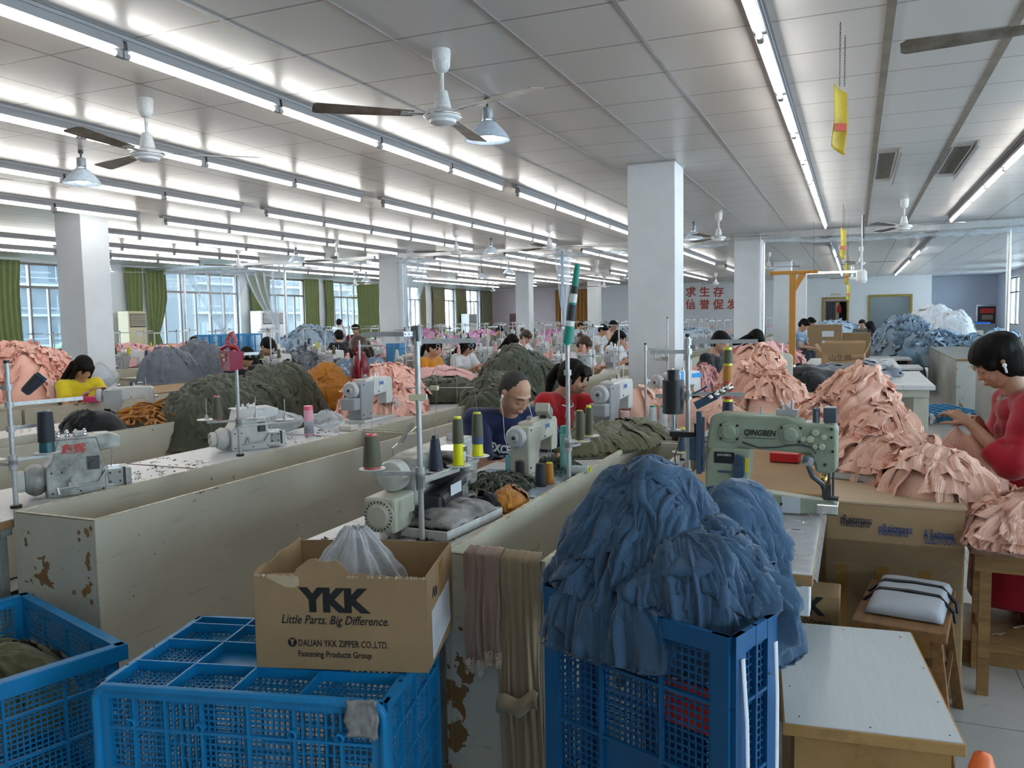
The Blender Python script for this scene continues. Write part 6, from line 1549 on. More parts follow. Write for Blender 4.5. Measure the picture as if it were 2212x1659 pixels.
# stand 3 (foreground centre)
s3 = at(912, 1172, .76)
st3, ps3 = stand('tall foreground thread stand with grey top bars in front of the man in navy', (s3.x, s3.y, .76), h=.715, arms=((195, .165, .235), (99, .155, .20), (86, .25, .205), (88, .42, .212)), guides=((186, .20, .70), (22, .20, .675), (240, .05, .70)), r=.0095, disc_r=.045, pin=.06)
MB().box((-.0, 0, .70), (.03, .03, .05)).build('top_bracket', mat('grey bracket', (.14, .145, .15), .4, .3), st3, bevel=.003)
MB().box((.0, 0, .49), (.06, .02, .022), Matrix.Rotation(.3, 3, 'Z')).box((.05, .02, .52), (.03, .014, .016)).build('plastic_clamp', mat('cream plastic', (.52, .48, .34), .4), st3, bevel=.003)
MB().cyl((-.05, 0, .52), (.17, .07, .52), .002, n=6).build('cross_rod', M_CHROME, st3)
cone('olive', 'red', 'olive cone with red top on the left disc of the foreground stand', ps3[0], .115, .031, .024, (.04, .96))
cone('navy', 'black', 'slim black cone with plain top on the foreground stand', ps3[1], .125, .026, .014, (.05, .9))
cone('olive', 'yellow', 'olive cone on a tall yellow core, left of its twin, before the man in navy', ps3[2], .175, .023, .017, (.45, .96))
cone('olive', 'yellow', 'olive cone on yellow core with blue band, the right one before the man in navy', ps3[3], .165, .024, .018, (.42, .97))
MB().lathe([(.0225, .045), (.0222, .075)], 18).build('blue_band', cone_mats('steel blue'), [o for o in bpy.data.objects if o.get('label', '').startswith('olive cone on yellow core with blue')][0])
# big dusty machine in the foreground
BM = thing('sewing_machine', 'big dusty off-white sewing machine with round cream motor beside the tray', 'sewing machine', (-1.50, 2.77, .76), .07)
m = MB(); m.prism([(-.30, .19), (-.30, .10), (-.20, .02), (-.05, .02), (-.02, .15), (.20, .15), (.24, .06), (.30, .06), (.32, .14), (.32, .22), (.28, .262), (-.18, .262), (-.27, .25)], -.065, .06, 'x'); m.build('arm_and_column', M_MDIRT, BM, bevel=.014)
MB().b2((-.09, -.30, .0), (.10, .34, .03)).build('bed_plate', M_MDIRT, BM, bevel=.004)
m = MB(); m.lathe([(0, -.375), (.03, -.372), (.050, -.365), (.056, -.35), (.050, -.34), (.056, -.33), (.050, -.32), (.054, -.31), (.04, -.295)], 26, (-.005, 0, .205), 'y'); m.build('handwheel', mat('handwheel ivory', (.58, .58, .54), .35), BM, smooth=True, autos=True)
m = MB(); m.lathe([(0, -.06), (.044, -.06), (.047, -.05), (.047, .05), (.04, .06)], 22, (.10, -.13, .195), 'y'); m.build('servo_motor', M_BLACK, BM, smooth=True, autos=True)
MB().b2((.055, -.15, .262), (.145, -.02, .268)).b2((.14, -.15, .20), (.146, -.02, .266)).build('motor_bracket', M_CHROME, BM)
MB().b2((.1475, -.125, .20), (.1485, -.04, .25)).build('rating_label', M_PAPER, BM)
# cream motor box with round fan cover
m = MB(); m.b2((-.06, -.46, .03), (.06, -.30, .15)); mo = m.build('motor', mat('cream motor casing', (.50, .50, .40), .38, var=.1, vs=12), BM, bevel=.012)
MB().lathe([(0, -.478), (.034, -.476), (.040, -.468), (.054, -.464), (.056, -.452)], 28, (0, 0, .09), 'y').build('fan_cover', mat('cream motor casing', (.5, .5, .4)), mo, smooth=True, autos=True)
m = MB()
for k in range(24):
    a = k * 2 * PI / 24; m.box((.048 * math.cos(a), -.467, .09 + .048 * math.sin(a)), (.008, .004, .0025), Matrix.Rotation(-a, 3, 'Y'))
m.build('fan_slot', M_BLACK, mo)
m = MB(); m.tube([(.07, -.34, .08), (.12, -.36, .07), (.16, -.30, .03), (.17, -.2, .01)], .006, 8); m.tube([(.07, -.33, .07), (.11, -.34, .05), (.14, -.28, .02)], .005, 8); m.build('cable', M_DARK, BM, smooth=True)
m = MB(); m.b2((.06, -.28, .03), (.14, -.06, .12)); m.cyl((.12, -.25, .10), (.12, -.02, .15), .03, n=14); m.b2((.06, -.02, .04), (.09, .05, .2)); m.build('linkage', M_DARK, BM, bevel=.003)
MB().b2((.065, -.05, .13), (.15, .06, .16)).b2((.07, .0, .03), (.10, .1, .13)).build('side_casting', M_MDIRT, BM, bevel=.006)
MB().b2((.151, -.20, .11), (.152, -.1, .15)).build('rating_label', M_PAPER, BM)
m = MB(); m.b2((.0, .12, .255), (.04, .17, .265)); m.b2((.036, .12, .265), (.04, .17, .285)); m.b2((.0, .12, .265), (.004, .17, .285)); m.build('thread_tension_unit', M_STEEL, BM)
MB().b2((.061, .03, .215), (.0625, .14, .245)).build('blue_badge', mat('blue badge', (.04, .1, .36), .4), BM)
m = MB(); m.tube([(-.02, -.30, .245), (-.01, -.33, .30), (.06, -.24, .38)], .002, 6); m.box((.02, -.28, .345), (.016, .12, .006), Matrix.Rotation(.5, 3, 'X')); m.build('thread_take_up', M_CHROME, BM)
# styrofoam tray with dusty white bag
tr = at(985, 1120, .77)
TY = thing('foam_tray', 'dirty white foam tray holding a grey pad at the table edge', 'tray', (-1.325, 2.58, .762), -.08)
m = MB(); w, l = .095, .20
m.b2((-w, -l, 0), (w, l, .008)); m.b2((-w, -l, 0), (-w + .008, l, .035)); m.b2((w - .008, -l, 0), (w, l, .035)); m.b2((-w, -l, 0), (w, -l + .008, .035)); m.b2((-w, l - .008, 0), (w, l, .035)); m.build('tray', mat('white foam', (.62, .62, .6), .6, var=.3, vs=20), TY, bevel=.003)
m = MB(); m.grid(lambda u, v: Vector(((u - .5) * .18, (v - .5) * .34 + .01, .035 + .04 * (1 - abs(2 * u - 1) ** 3) * (1 - abs(2 * v - 1) ** 5) + .012 * noise.noise(Vector((u * 5, v * 7, 1))))), 20, 30)
m.build('dusty_pad', mat('dusty grey pad', (.42, .41, .40), .8, var=.5, vs=15, c2=(.14, .13, .12), spots=((.03, .03, .03), .66, 60)), TY, smooth=True, solid=.012)
# the man's machine and the woman's machine
lockstitch('cream sewing machine with grey handwheel in front of the man in navy', (-1.43, 3.68, .76), -.06, M_MC, M_MC, True, s=.80)
lockstitch('white and grey sewing machine in front of the woman in red with ponytail', (-1.50, 5.36, .76), -.10, M_MW, M_MG, s=1.0)
lockstitch('grey headed sewing machine in front of the pink heap and red backpack', (-3.40, 5.30, .76), 0, M_MW, M_MG, s=1.0)
lockstitch('grey sewing machine behind the dark cap on the second row', (at(282, 903, .76).x, at(282, 903, .76).y, .76), -.9, M_MW, mat('machine grey mid', (.36, .37, .37), .4), False, s=.8)
lockstitch('blue and white sewing machine with round badge right of the big pillar', (-1.38, 7.2, .76) if False else (-1.30, 6.55, .76), -.5, mat('white plastic', (.72, .74, .76), .3), M_MG, False, M_SKYB, s=.95)
# control box on the man's machine
cb = thing('control_panel', 'small tilted cream control box on the machine of the man in navy', 'control box', (-1.40, 3.72, 1.018), .15)
MB().box((0, 0, .035), (.07, .10, .05), Matrix.Rotation(-.5, 3, 'X')).build('casing', M_MC, cb, bevel=.006)
MB().box((.0365, 0, .035), (.002, .07, .03), Matrix.Rotation(-.5, 3, 'X')).build('display', M_MG, cb)
MB().box((0, 0, .0), (.02, .03, .03)).build('bracket', M_DARK, cb)
# stand 4 with the teal cone column
s4 = at(1229, 1042, .76)
st4, ps4 = stand('long cream pole topped by a leaning column of teal and black cones', (s4.x, s4.y, .76), h=.63, arms=((70, .085, .165), (72, .16, .18)), guides=((90, .03, .5),), r=.010, disc_r=.05, pin=.12)
cone('olive', 'yellow', 'olive cone nearest the teal column pole', ps4[0], .14, .022, .017, (.02, .99))
cone('olive', 'yellow', 'olive cone with bright yellow top just right of the teal column pole', ps4[1], .14, .020, .015, (.02, .93))
seq = [('teal', 'teal', 0), ('teal', 'teal', .055), ('white', 'teal', .10), ('black', 'black', .135), ('black', 'teal', .16), ('navy', 'black', .20), ('teal', 'teal', .235), ('white', 'teal', .27), ('black', 'teal', .31), ('black', 'white', .345), ('teal', 'teal', .38), ('teal', 'teal', .44)]
top = Vector(s4) ; top.z = .76 + .625
dirv = (atY(1252, 575, s4.y + .02) - atY(1232, 730, s4.y)).normalized(); tilt = (-.05, math.asin(max(-.5, min(.5, dirv.x))), 0)
L_ = (atY(1252, 575, s4.y) - atY(1232, 730, s4.y)).length
names = ['bottom teal', 'second teal', 'pale teal', 'lower black', 'fifth, teal cored black', 'dark middle', 'teal middle', 'pale blue', 'upper black', 'grey banded', 'upper teal', 'topmost teal']
prev = 0
for k, (c_, co, f) in enumerate(seq):
    h_ = L_ * (.19 if k < 11 else .30); z0 = L_ * k / 13.2
    o = cone(c_, co, '%s cone in the leaning column on the cream pole' % names[k], top + dirv * (z0), h_ if k == 11 else .06, .0215 - .0006 * k, .0205 - .0006 * k if k < 11 else .0125, (.0, 1.0) if k % 3 else (.1, .75), tilt=tilt, group='cones stacked on the cream pole')
# teal bottle, standing cones on the table, small white cone lying
b_ = at(1230, 1020, .76)
TB = thing('water_bottle', 'tall translucent teal water bottle on the table by the cream pole', 'bottle', (-1.27, 3.66, .762))
MB().lathe([(0, 0), (.026, 0), (.028, .006), (.0275, .12), (.0285, .125), (.0275, .13), (.028, .185), (.022, .195)], 24).build('body', mat('teal plastic', (.22, .50, .47), .25), TB, smooth=True, autos=True)
MB().lathe([(.024, .195), (.024, .226), (.021, .23), (0, .23)], 24).build('cap', mat('teal cap', (.05, .40, .33), .3), TB, smooth=True, autos=True)
cone('black', 'black', 'black cone standing on the table, left of the black and orange pair', (-1.385, 3.36, .762), .105, .023, .021, (.0, 1))
cone('black', 'black', 'black cone standing on the table just left of the orange cone', (-1.275, 3.33, .762), .105, .026, .019, (.0, 1))
cone('orange', 'yellow', 'orange cone half hidden behind the black one on the table', (-1.252, 3.385, .762), .10, .022, .016, (.0, .96))
cone('white', 'yellow', 'white cone lying on its side with yellow end, by the bottle', (-1.235, 3.62, .785), .10, .023, .018, (.0, .95), tilt=(0, PI / 2 - .1, .0))
# light blue plastic film on the man's table
m = MB(); m.grid(lambda u, v: Vector((-1.67 + .48 * u, 3.10 + .55 * v, .7632 + .003 * abs(noise.noise(Vector((u * 6, v * 6, 0)))))), 24, 24)
tag(m.build('plastic_film', mat('pale blue film', (.36, .46, .56), .15, bump=.5, bs=14), smooth=True), 'pale blue plastic film spread over the table of the man in navy', 'film')
# ---- green machine (arm towards +x)
GM = thing('sewing_machine', 'big pale green cylinder bed machine with black brand lettering on its arm', 'sewing machine', (-.52, 3.18, .76), -.04)
g0 = at(1650, 1080, .76)
def G(x, z): return (x, z)
m = MB(); m.prism([(.0, .235), (.02, .36), (.06, .375), (.30, .37), (.36, .35), (.46, .345), (.47, .33), (.47, .18), (.44, .165), (.40, .17), (.38, .235), (.12, .245), (.10, .225)], -.05, .05, 'y'); m.build('arm', M_GREEN, GM, bevel=.010)
m = MB(); m.prism([(.02, 0), (.155, 0), (.15, .10), (.165, .16), (.165, .245), (.02, .245), (.0, .20), (.0, .02)], -.055, .055, 'y'); m.build('column', M_GREEN, GM, bevel=.010)
m = MB(); m.prism([(.15, .025), (.15, .085), (.24, .078), (.42, .062), (.46, .060), (.475, .05), (.46, .018), (.40, .012), (.24, -.0)], -.035, .035, 'y'); m.build('cylinder_bed', M_GREEN, GM, bevel=.006)
m = MB(); m.b2((.40, -.037, .012), (.475, .037, .052)); m.build('bed_tip', M_CHROME, GM, bevel=.005)
MB().b2((.28, -.038, .01), (.345, -.034, .07)).build('white_tab', mat('pale plastic tab', (.5, .54, .6), .4), GM)
m = MB()
for x_, z_, r_ in ((.09, .305, .040), (.31, .305, .040), (.075, .075, .052)):
    m.lathe([(0, -.072), (r_ * .55, -.071), (r_ * .62, -.066), (r_ * .66, -.058), (r_ * .96, -.056), (r_, -.052)], 28, (x_, 0, z_), 'y')
m.build('round_cover', M_GREEN, GM, smooth=True, autos=True)
m = MB()
for x_, z_, r_ in ((.355, .29, .011), (.378, .29, .014), (.395, .315, .013), (.425, .30, .010), (.395, .265, .010), (.418, .265, .012)): m.lathe([(0, -.062), (r_ * .8, -.061), (r_, -.055), (r_, -.05)], 16, (x_, 0, z_), 'y')
m.build('round_plug', M_GREENL, GM, smooth=True, autos=True)
m = MB()
for x_, z_ in ((.06, .33), (.12, .33), (.06, .28), (.12, .28), (.28, .33), (.34, .28), (.345, .33), (.45, .33), (.45, .30), (.455, .25), (.43, .2), (.28, .045), (.38, .29)): m.lathe([(.005, -.0575), (.005, -.05)], 8, (x_, 0, z_), 'y')
m.build('screw', M_BLACK, GM)
text('QINGBEN', .030, GM, frame((.20, -.0515, .305), X, Z), M_INK, .0006, 'lettering', width=.115, shear=.25, bold=.0006)
m = MB().b2((.145, -.0512, .285), (.26, -.050, .2865)).build('lettering_underline', M_INK, GM)
MB().b2((.035, -.0572, .185), (.11, -.055, .228)).build('name_plate', M_BLACK, GM); text('QINGBEN', .012, GM, frame((.072, -.058, .217), X, Z), M_PAPER, .0003, 'plate_lettering')
m = MB(); m.prism([(.105, .125), (.135, .12), (.15, .15), (.145, .215), (.12, .225), (.108, .20)], -.068, -.056, 'y'); m.lathe([(.012, -.075), (.012, -.066)], 14, (.128, 0, .17), 'y'); m.build('lever_plate', M_SLATE, GM, bevel=.002)
MB().b2((.15, -.0575, .155), (.163, -.055, .21)).build('yellow_label', mat('yellow label', (.65, .55, .03), .5), GM)
m = MB(); m.b2((-.03, -.07, .14), (-.012, -.045, .38)); m.b2((-.008, -.07, .15), (.0, -.055, .36)); m.b2((.05, -.06, .150), (.10, -.056, .158)); m.b2((-.06, -.06, .19), (-.03, .03, .28)); m.build('side_guard', M_SLATE, GM, bevel=.002)
# yarn feeder: black cylinder on a black arm
m = MB(); m.cyl((-.13, -.02, .365), (-.13, -.02, .495), .042, n=28); m.cyl((-.13, -.02, .495), (-.13, -.02, .535), .023, n=24); m.build('black_cylinder', M_BLACK, GM, smooth=True, autos=True)
m = MB(); m.cyl((-.13, -.02, .30), (-.13, -.02, .365), .016, n=14); m.b2((-.16, -.035, .29), (-.10, -.005, .302)); m.build('cylinder_stem', M_CHROME, GM, smooth=True, autos=True)
MB().b2((-.14, -.04, .275), (-.03, -.02, .295)).b2((-.045, -.04, .275), (-.025, -.02, .33)).build('cylinder_arm', M_BLACK, GM)
m = MB(); m.tube([(-.10, -.03, .27), (-.12, -.04, .2), (-.11, -.05, .12), (-.08, -.05, .08)], .003, 6); m.tube([(.14, -.06, .27), (.2, -.062, .252), (.26, -.06, .256), (.31, -.06, .266), (.35, -.06, .27), (.385, -.062, .262), (.40, -.065, .24)], .003, 6); m.build('cable', M_DARK, GM, smooth=True)
# thread tension block on top left, tilted
m = MB(); R_ = Matrix.Rotation(-.5, 3, 'Y')
m.box((.0, -.02, .42), (.09, .05, .03), R_); m.box((-.02, -.02, .46), (.06, .06, .006), R_)
m.build('tension_block', M_SLATE, GM)
m = MB()
for k in range(4): m.lathe([(.008, -.03), (.009, -.01), (.014, -.008), (.009, 0), (.014, .008), (.006, .01), (.005, .028)], 12, (.02 + .022 * k, -.03, .435 + .012 * k), 'y')
m.build('tension_knob', M_CHROME, GM, smooth=True)
m = MB(); m.cyl((.20, -.0, .37), (.20, -.0, .40), .004, n=8); m.b2((.255, -.02, .37), (.33, .02, .392)); m.cyl((.27, 0, .39), (.27, 0, .42), .005, n=8); m.cyl((.31, 0, .39), (.31, 0, .425), .005, n=8); m.cyl((.29, -.0, .392), (.30, 0, .40), .02, n=12); m.build('lubricator', M_STEEL, GM)
m = MB(); m.b2((.42, -.03, .35), (.465, .03, .405)); m.lathe([(.012, .345), (.012, .39), (.016, .40), (.0, .405)], 12, (.395, -.02, 0)); m.build('head_box', mat('dark blue grey metal', (.10, .12, .15), .3, .5), GM, bevel=.006)
m = MB(); m.lathe([(0, -.09), (.020, -.088), (.023, -.08), (.021, -.05)], 18, (.375, 0, .215), 'y'); m.build('thread_wheel', M_CHROME, GM, smooth=True, autos=True)
m = MB(); m.tube([(.375, -.08, .2), (.39, -.08, .16), (.42, -.05, .13), (.43, -.03, .1)], .010, 8); m.box((.435, -.03, .10), (.03, .03, .05)); m.box((.45, -.03, .075), (.05, .03, .012)); m.cyl((.44, 0, .17), (.44, 0, .06), .005, n=8); m.cyl((.455, 0, .17), (.455, 0, .06), .004, n=8); m.build('presser_foot', M_DARK, GM)
MB().lathe([(.012, .12), (.013, .16), (0, .162)], 14, (.425, -.03, 0)).build('brass_guide', mat('brass', (.5, .33, .1), .3, 1), GM, smooth=True)
# tall stand behind the green machine
s5 = at(1581, 1005, .76)
st5, ps5 = stand('dark thread stand with grey top bar rising behind the green machine', (-.62, 3.30, .76), h=.66, arms=((250, .08, .10),), guides=((4, .27, .64), (190, .15, .60), (5, .22, .43), (185, .13, .42)), r=.010, discs=False)
# tall cone column on that stand
cc = [('navy', 'yellow', .02), ('red', 'yellow', .09), ('orange', 'red', .14), ('olive', 'yellow', .19)]
zz = atY(1572, 905, 3.52).z; xx = atY(1572, 905, 3.52).x
zt = atY(1572, 750, 3.52).z
for k, (c_, co, _) in enumerate(cc):
    h_ = (zt - zz) / 4
    cone(c_, co, '%s cone of the column behind the green machine' % ['lowest, navy', 'second, red', 'third, orange', 'topmost, olive with yellow tip'][k], (xx, 3.52, zz + k * h_), h_, .0235 - .001 * k, .021 - .001 * k, (.12, .97) if k != 3 else (.1, .86), group='cone column behind the green machine')
tag(MB().cyl((xx, 3.52, .755), (xx, 3.52, zz + .01), .006, n=8).cyl((xx, 3.52, zz - .004), (xx, 3.52, zz), .03, n=16).build('column_rod', M_STEEL), 'thin steel rod holding the navy to olive cone column', 'rod')
# discs and cones left of the green machine
for (px_, py_, c_, core, lab, h_, pn) in ((1474, 976, 'steel blue', 'yellow', 'steel blue cone with yellow top beside the green machine', .125, .13), (1495, 955, None, None, '', 0, .12), (1520, 940, None, None, '', 0, .1)):
    q = at(px_, py_, .80)
    st_, p_ = stand('cone disc with spindle left of the green machine, %s' % ('under the steel blue cone' if c_ else ('middle one' if px_ == 1495 else 'the one nearest the black cylinder')), (q.x, q.y, .755), h=.035, arms=((0, .001, .03),), guides=(), r=.006, disc_r=.055, pin=pn, name='cone_disc_stand')
    if c_: cone(c_, core, lab, p_[0], h_, .026, .018, (.03, .93))
for (px_, lab) in ((1410, 'white cone with teal top, the left one beside the pink flask'), (1432, 'white cone with teal top, the right one near the dark pole')):
    q = at(px_, 925, .76); cone('white', 'teal', lab, (q.x, q.y, .762), .15, .030, .021, (.0, .93))
# dark slim stand by the big pillar
s6 = at(1395, 925, .76)
stand('slim grey thread stand in front of the big white pillar', (s6.x, s6.y, .76), h=.56, arms=((60, .04, .32),), guides=((20, .15, .53),), r=.008, discs=False)
s7 = at(1424, 900, .76)
stand('slim white pole with two black cone plates before the big pillar', (s7.x, s7.y + .3, .76), h=.73, arms=((190, .10, .41), (160, .05, .42)), guides=(), r=.006, disc_r=.04, pin=.12)
# pink flask, thermos, small things
def flask(name, label, loc, r, h, body, lid, frac=.86, cat='flask', handle=False):
    t = thing(name, label, cat, loc)
    MB().lathe([(0, 0), (r * .95, 0), (r, .004), (r, h * frac)], 24).build('body', body, t, smooth=True, autos=True)
    MB().lathe([(r, h * frac), (r * .98, h * frac + .002), (r * .98, h * .97), (r * .9, h), (0, h)], 24).build('lid', lid, t, smooth=True, autos=True)
    return t
M_PK = mat('pink plastic', (.78, .40, .50), .35); M_PK2 = mat('hot pink plastic', (.75, .12, .22), .35); M_PP = mat('pale pink metal', (.70, .45, .43), .3)
t = flask('thermos_flask', 'pink flask with hot pink lid and grey printed base on the worktop', (-3.33, 4.42, .762), .031, .195, M_PK, M_PK2)
MB().lathe([(.0315, .012), (.0315, .095)], 24).build('printed_sleeve', mat('grey printed sleeve', (.42, .44, .50), .4, var=.5, vs=60), t, smooth=True)
q = at(1349, 925, .76); flask('tumbler', 'pale pink metal cup between the white machine and the dark pole', (q.x, q.y, .762), .035, .115, M_PP, M_PP, .93, 'cup')
q = at(115, 865, .79); flask('thermos_flask', 'pale pink slim flask at the left, beside the yellow dressed woman', (q.x, q.y, .79), .028, .19, mat('pale pink plastic', (.78, .50, .50), .35), mat('pale pink plastic', (.78, .5, .5)), .8)
# red lidded box and white tray on the carton table
small_box('gift_box', 'flat red cardboard box on the carton table behind the green machine', (-.07, -.045, 0), (.07, .045, .045), mat('red card', (.55, .02, .03), .35), loc=(-.32, 4.35, .755), rz=-.1)
TRY = thing('parts_tray', 'white plastic tray on the carton table near the machine head', 'tray', (.02, 4.0, .755), -.35)
m = MB(); w, l, h = .12, .085, .03
m.b2((-w, -l, 0), (w, l, .003)); m.b2((-w, -l, 0), (-w + .003, l, h)); m.b2((w - .003, -l, 0), (w, l, h)); m.b2((-w, -l, 0), (w, -l + .003, h)); m.b2((-w, l - .003, 0), (w, l, h)); m.build('tray_shell', mat('grey white plastic', (.55, .57, .60), .4), TRY)
MB().b2((-.01, -l, .003), (-.007, l, h * .8)).build('divider', mat('grey white plastic', (.55, .57, .60), .4), TRY)
# film and clippings on the green machine's table
m = MB(); m.grid(lambda u, v: Vector((-.70 + .60 * u + (.012 if u > .98 else 0), 2.44 + .98 * v, .7625 + .004 * abs(noise.noise(Vector((u * 14, v * 14, 0)))) - (.03 if u > .985 else 0))), 50, 60)
tag(m.build('table_wrapping_film', film('shiny table film', (.75, .76, .78), .10, .08, 1.0, 50), smooth=True), 'shiny clear film wrapped over the table of the green machine', 'film')
# tape dispenser like white box under that table edge
small_box('switch_box', 'white switch box fixed below the film wrapped table edge', (-.05, -.04, 0), (.05, .04, .14), M_WHITE, 'switch', loc=(-.165, 2.62, .58))
small_box('scissors_case', 'x', (0, 0, 0), (.01, .01, .01), M_BLACK) if False else None
t = thing('thread_snips', 'small pair of red and dark thread snips on the film wrapped table', 'snips', (-.28, 2.95, .767), .5)
MB().b2((-.05, -.004, 0), (.02, .004, .003)).b2((-.05, .006, 0), (.02, .010, .003)).build('handle', mat('dark red grip', (.25, .02, .02), .5), t); MB().prism([(.02, -.004), (.07, .002), (.02, .01)], 0, .002).build('blades', M_CHROME, t)
# box behind the white table: strapped cushion on the stool
CU = thing('cushion', 'grey cloth wrapped pad strapped to the stool with two black elastic bands', 'cushion', (sc_.x + .015, sc_.y - .02, .463), SANG - .02)
def cu(u, v):
    x = (u - .5) * .232 * (1 + .0); y = (v - .5) * .40; e = (1 - abs(2 * u - 1) ** 8) * (1 - abs(2 * v - 1) ** 10)
    return Vector((x * 1.04, y, .002 + .036 * e ** .35 + .004 * noise.noise(Vector((u * 4, v * 5, 2))) * e))
m = MB(); m.grid(cu, 24, 40); m.build('pad', mat('pale grey jersey', (.42, .44, .48), .85, var=.1, vs=9, bump=.4, bs=22), CU, smooth=True, solid=.004)
for yy in (-.03, .08):
    m = MB(); m.tube([(-.15, yy - .03, -.035), (-.145, yy - .03, .0), (-.095, yy, .042), (0, yy, .046), (.095, yy, .042), (.145, yy - .03, .0), (.15, yy - .03, -.035)], .0065, 4)
    for i in range(len(m.v)):
        v = m.v[i]; m.v[i] = (v[0], v[1], v[2])
    m.build('elastic_band', M_BLACK, CU)
# ================================================================ THE ROWS FURTHER BACK
ROWS = {-2.57: 'row F', -4.62: 'row E', -6.69: 'row D', -8.75: 'row C', -10.8: 'row B', -12.9: 'row A'}
RN = {-2.57: 'sixth row from windows', -4.62: 'fifth row from windows', -6.69: 'fourth row from windows', -8.75: 'third row from windows', -10.8: 'second row from windows', -12.9: 'first row from windows'}
PIL = [(-2.05, 7.82), (-9.5, 7.5), (-9.53, 15.3), (-2.06, 15.45), (-2.08, 23.5), (-10.15, 24.5), (-9.9, 31.4), (-2.1, 31.3)]
def hits(x0, x1, y0, y1): return any(x0 < px_ + .5 and x1 > px_ - .03 and y0 < py_ + .46 and y1 > py_ - .03 for px_, py_ in PIL)
_pt = _pb = _pm = _ps = None
def bg_machine(loc, rz, label):
    global _pm
    if _pm is None: _pm = lockstitch(label, loc, rz, M_MW, M_MG, False, group='sewing machines in the back rows')
    else: copy_tree(_pm, loc=loc, rz=rz, label=label)
def bg_stand(loc, rz, label):
    global _ps
    if _ps is None: _ps = stand(label, loc, h=.66, lower=.26, arms=((200, .12), (60, .12)), guides=((200, .16), (70, .17)), r=.009, group='thread stands in the back rows', disc_r=.04, pin=.06)[0]
    else: copy_tree(_ps, loc=loc, rz=rz, label=label)
def bg_trough(x, y0, y1, label):
    global _pb
    if _pb is None: _pb = trough(x - .45, x, y0, y1, label, .79); _pb['group'] = 'troughs of the back rows'
    else: copy_tree(_pb, loc=(x - .225, (y0 + y1) / 2, 0), label=label)
def bg_table(x, y, label):
    global _pt
    if _pt is None: _pt = table(x - 1.05, x - .46, y - .6, y + .6, label, group='work tables of the back rows')
    else: copy_tree(_pt, loc=(x - .755, y, 0), label=label)
BAYS = [('second bay', [8.62, 11.08, 13.54], 2.44), ('third bay', [16.3, 18.76, 21.22], 2.44), ('farthest bay', [24.4, 26.86, 29.32, 31.78], 2.44)]
rnd = random.Random(12)
SP = [(200, .12), (60, .12)]
colsets = {-2.57: ['pink', 'pink', 'white'], -4.62: ['pink', 'pink', 'white'], -6.69: ['pink', 'white', 'olive'], -8.75: ['blue', 'black', 'yellow'], -10.8: ['olive', 'yellow', 'black'], -12.9: ['black', 'yellow', 'olive']}
for x in ROWS:
    for bn, ys, L_ in BAYS:
        for mi, y0 in enumerate(ys):
            if bn == 'second bay' and y0 > 13 and x > -2.6: pass
            if not hits(x - .45, x, y0, y0 + L_): bg_trough(x, y0, y0 + L_, 'cream trough, %s in %s, %s' % (ORD[mi], bn, RN[x]))
            for ti in (0, 1):
                yc = y0 + .61 + 1.22 * ti; n_ = ORD[mi * 2 + ti]; where = '%s place in %s, %s' % (n_, bn, RN[x])
                if hits(x - 1.06, x - .45, yc - .6, yc + .6): continue
                bg_table(x, yc, 'white work table, ' + where)
                bg_machine((x - .72, yc + rnd.uniform(-.05, .05), .76), rnd.uniform(-.08, .08), 'off-white sewing machine, ' + where)
                sp = Vector((x - .52, yc - .42, .76)); rz = rnd.uniform(-.5, .4)
                bg_stand(sp, rz, 'thread stand, ' + where)
                for ci in (0, 1):
                    a, q = SP[ci]; a = math.radians(a) + rz; c = rnd.choice(colsets[x])
                    cone(c, {'pink': 'white', 'white': 'teal', 'yellow': 'yellow', 'olive': 'yellow', 'blue': 'yellow', 'black': 'black'}[c], '%s thread cone, %s on stand, %s' % (c, ('outer', 'inner')[ci], where), sp + Vector((q * math.cos(a), q * math.sin(a), .277)), .13, .028, .016, (.04, .93), group='thread cones in the back rows')
# heaps of work between the machines
def bh(label, px_, py_, Y_, rx, ry, h, m, seed, z0=.765, sheets=44, curl=.02, **k):
    p = atY(px_, py_, Y_); return heap(label, [(p.x, p.y, rx, ry, h), (p.x + rx * .4, p.y + ry * .3, rx * .7, ry * .7, h * .75)], m, z0=z0, seed=seed, sheets=sheets, L=(.18, .4), W=(.14, .3), res=(10, 12), base=(26, 50), crease=.035, pleat=.022, curl=curl + .02, cf=7, sharp=.012, **k)
bh('light blue garment heap on the tables left of the second pillar', 670, 735, 15.8, .75, .9, .62, C_LBLUE, 51, sheets=90, curl=.03)
bh('striped grey garment heap behind the cap wearing person', 640, 765, 10.3, .45, .7, .28, C_GREY, 52, sheets=70)
bh('small grey heap beside the orange dressed woman', 890, 778, 10.2, .35, .35, .13, C_GREY, 53)
bh('grey garments hanging over a trough right of the navy dressed man', 1155, 775, 11.6, .28, .35, .10, C_GREY, 54)
bh('orchid pink heap near the far windows', 915, 700, 24.8, .7, .6, .45, C_MAG, 55); bh('orchid pink heap left of the third row pillar', 1040, 712, 22, .7, .6, .42, C_MAG, 56); bh('orchid pink heap between the far pillars', 1195, 710, 23, .6, .6, .40, C_MAG, 57)
bh('second orchid pink heap near the far windows', 960, 716, 21.5, .4, .5, .3, C_MAG, 58)
bh('light pink garment heap left of the woman in white with the bun', 1210, 772, 11.0, .45, .4, .16, C_PINKL, 59); bh('pink garment heap behind the left pillar', 285, 765, 11.5, .75, .6, .36, C_PINKL, 60); bh('pink garment heap below the big window', 375, 752, 12.6, .8, .5, .3, C_PINKL, 61)
bh('pink heap on the far side of the window row', 455, 748, 13, .5, .4, .25, C_PINKL, 62); bh('pink rounded heap left of the second pillar', 800, 752, 12, .5, .5, .3, C_PINKL, 63)
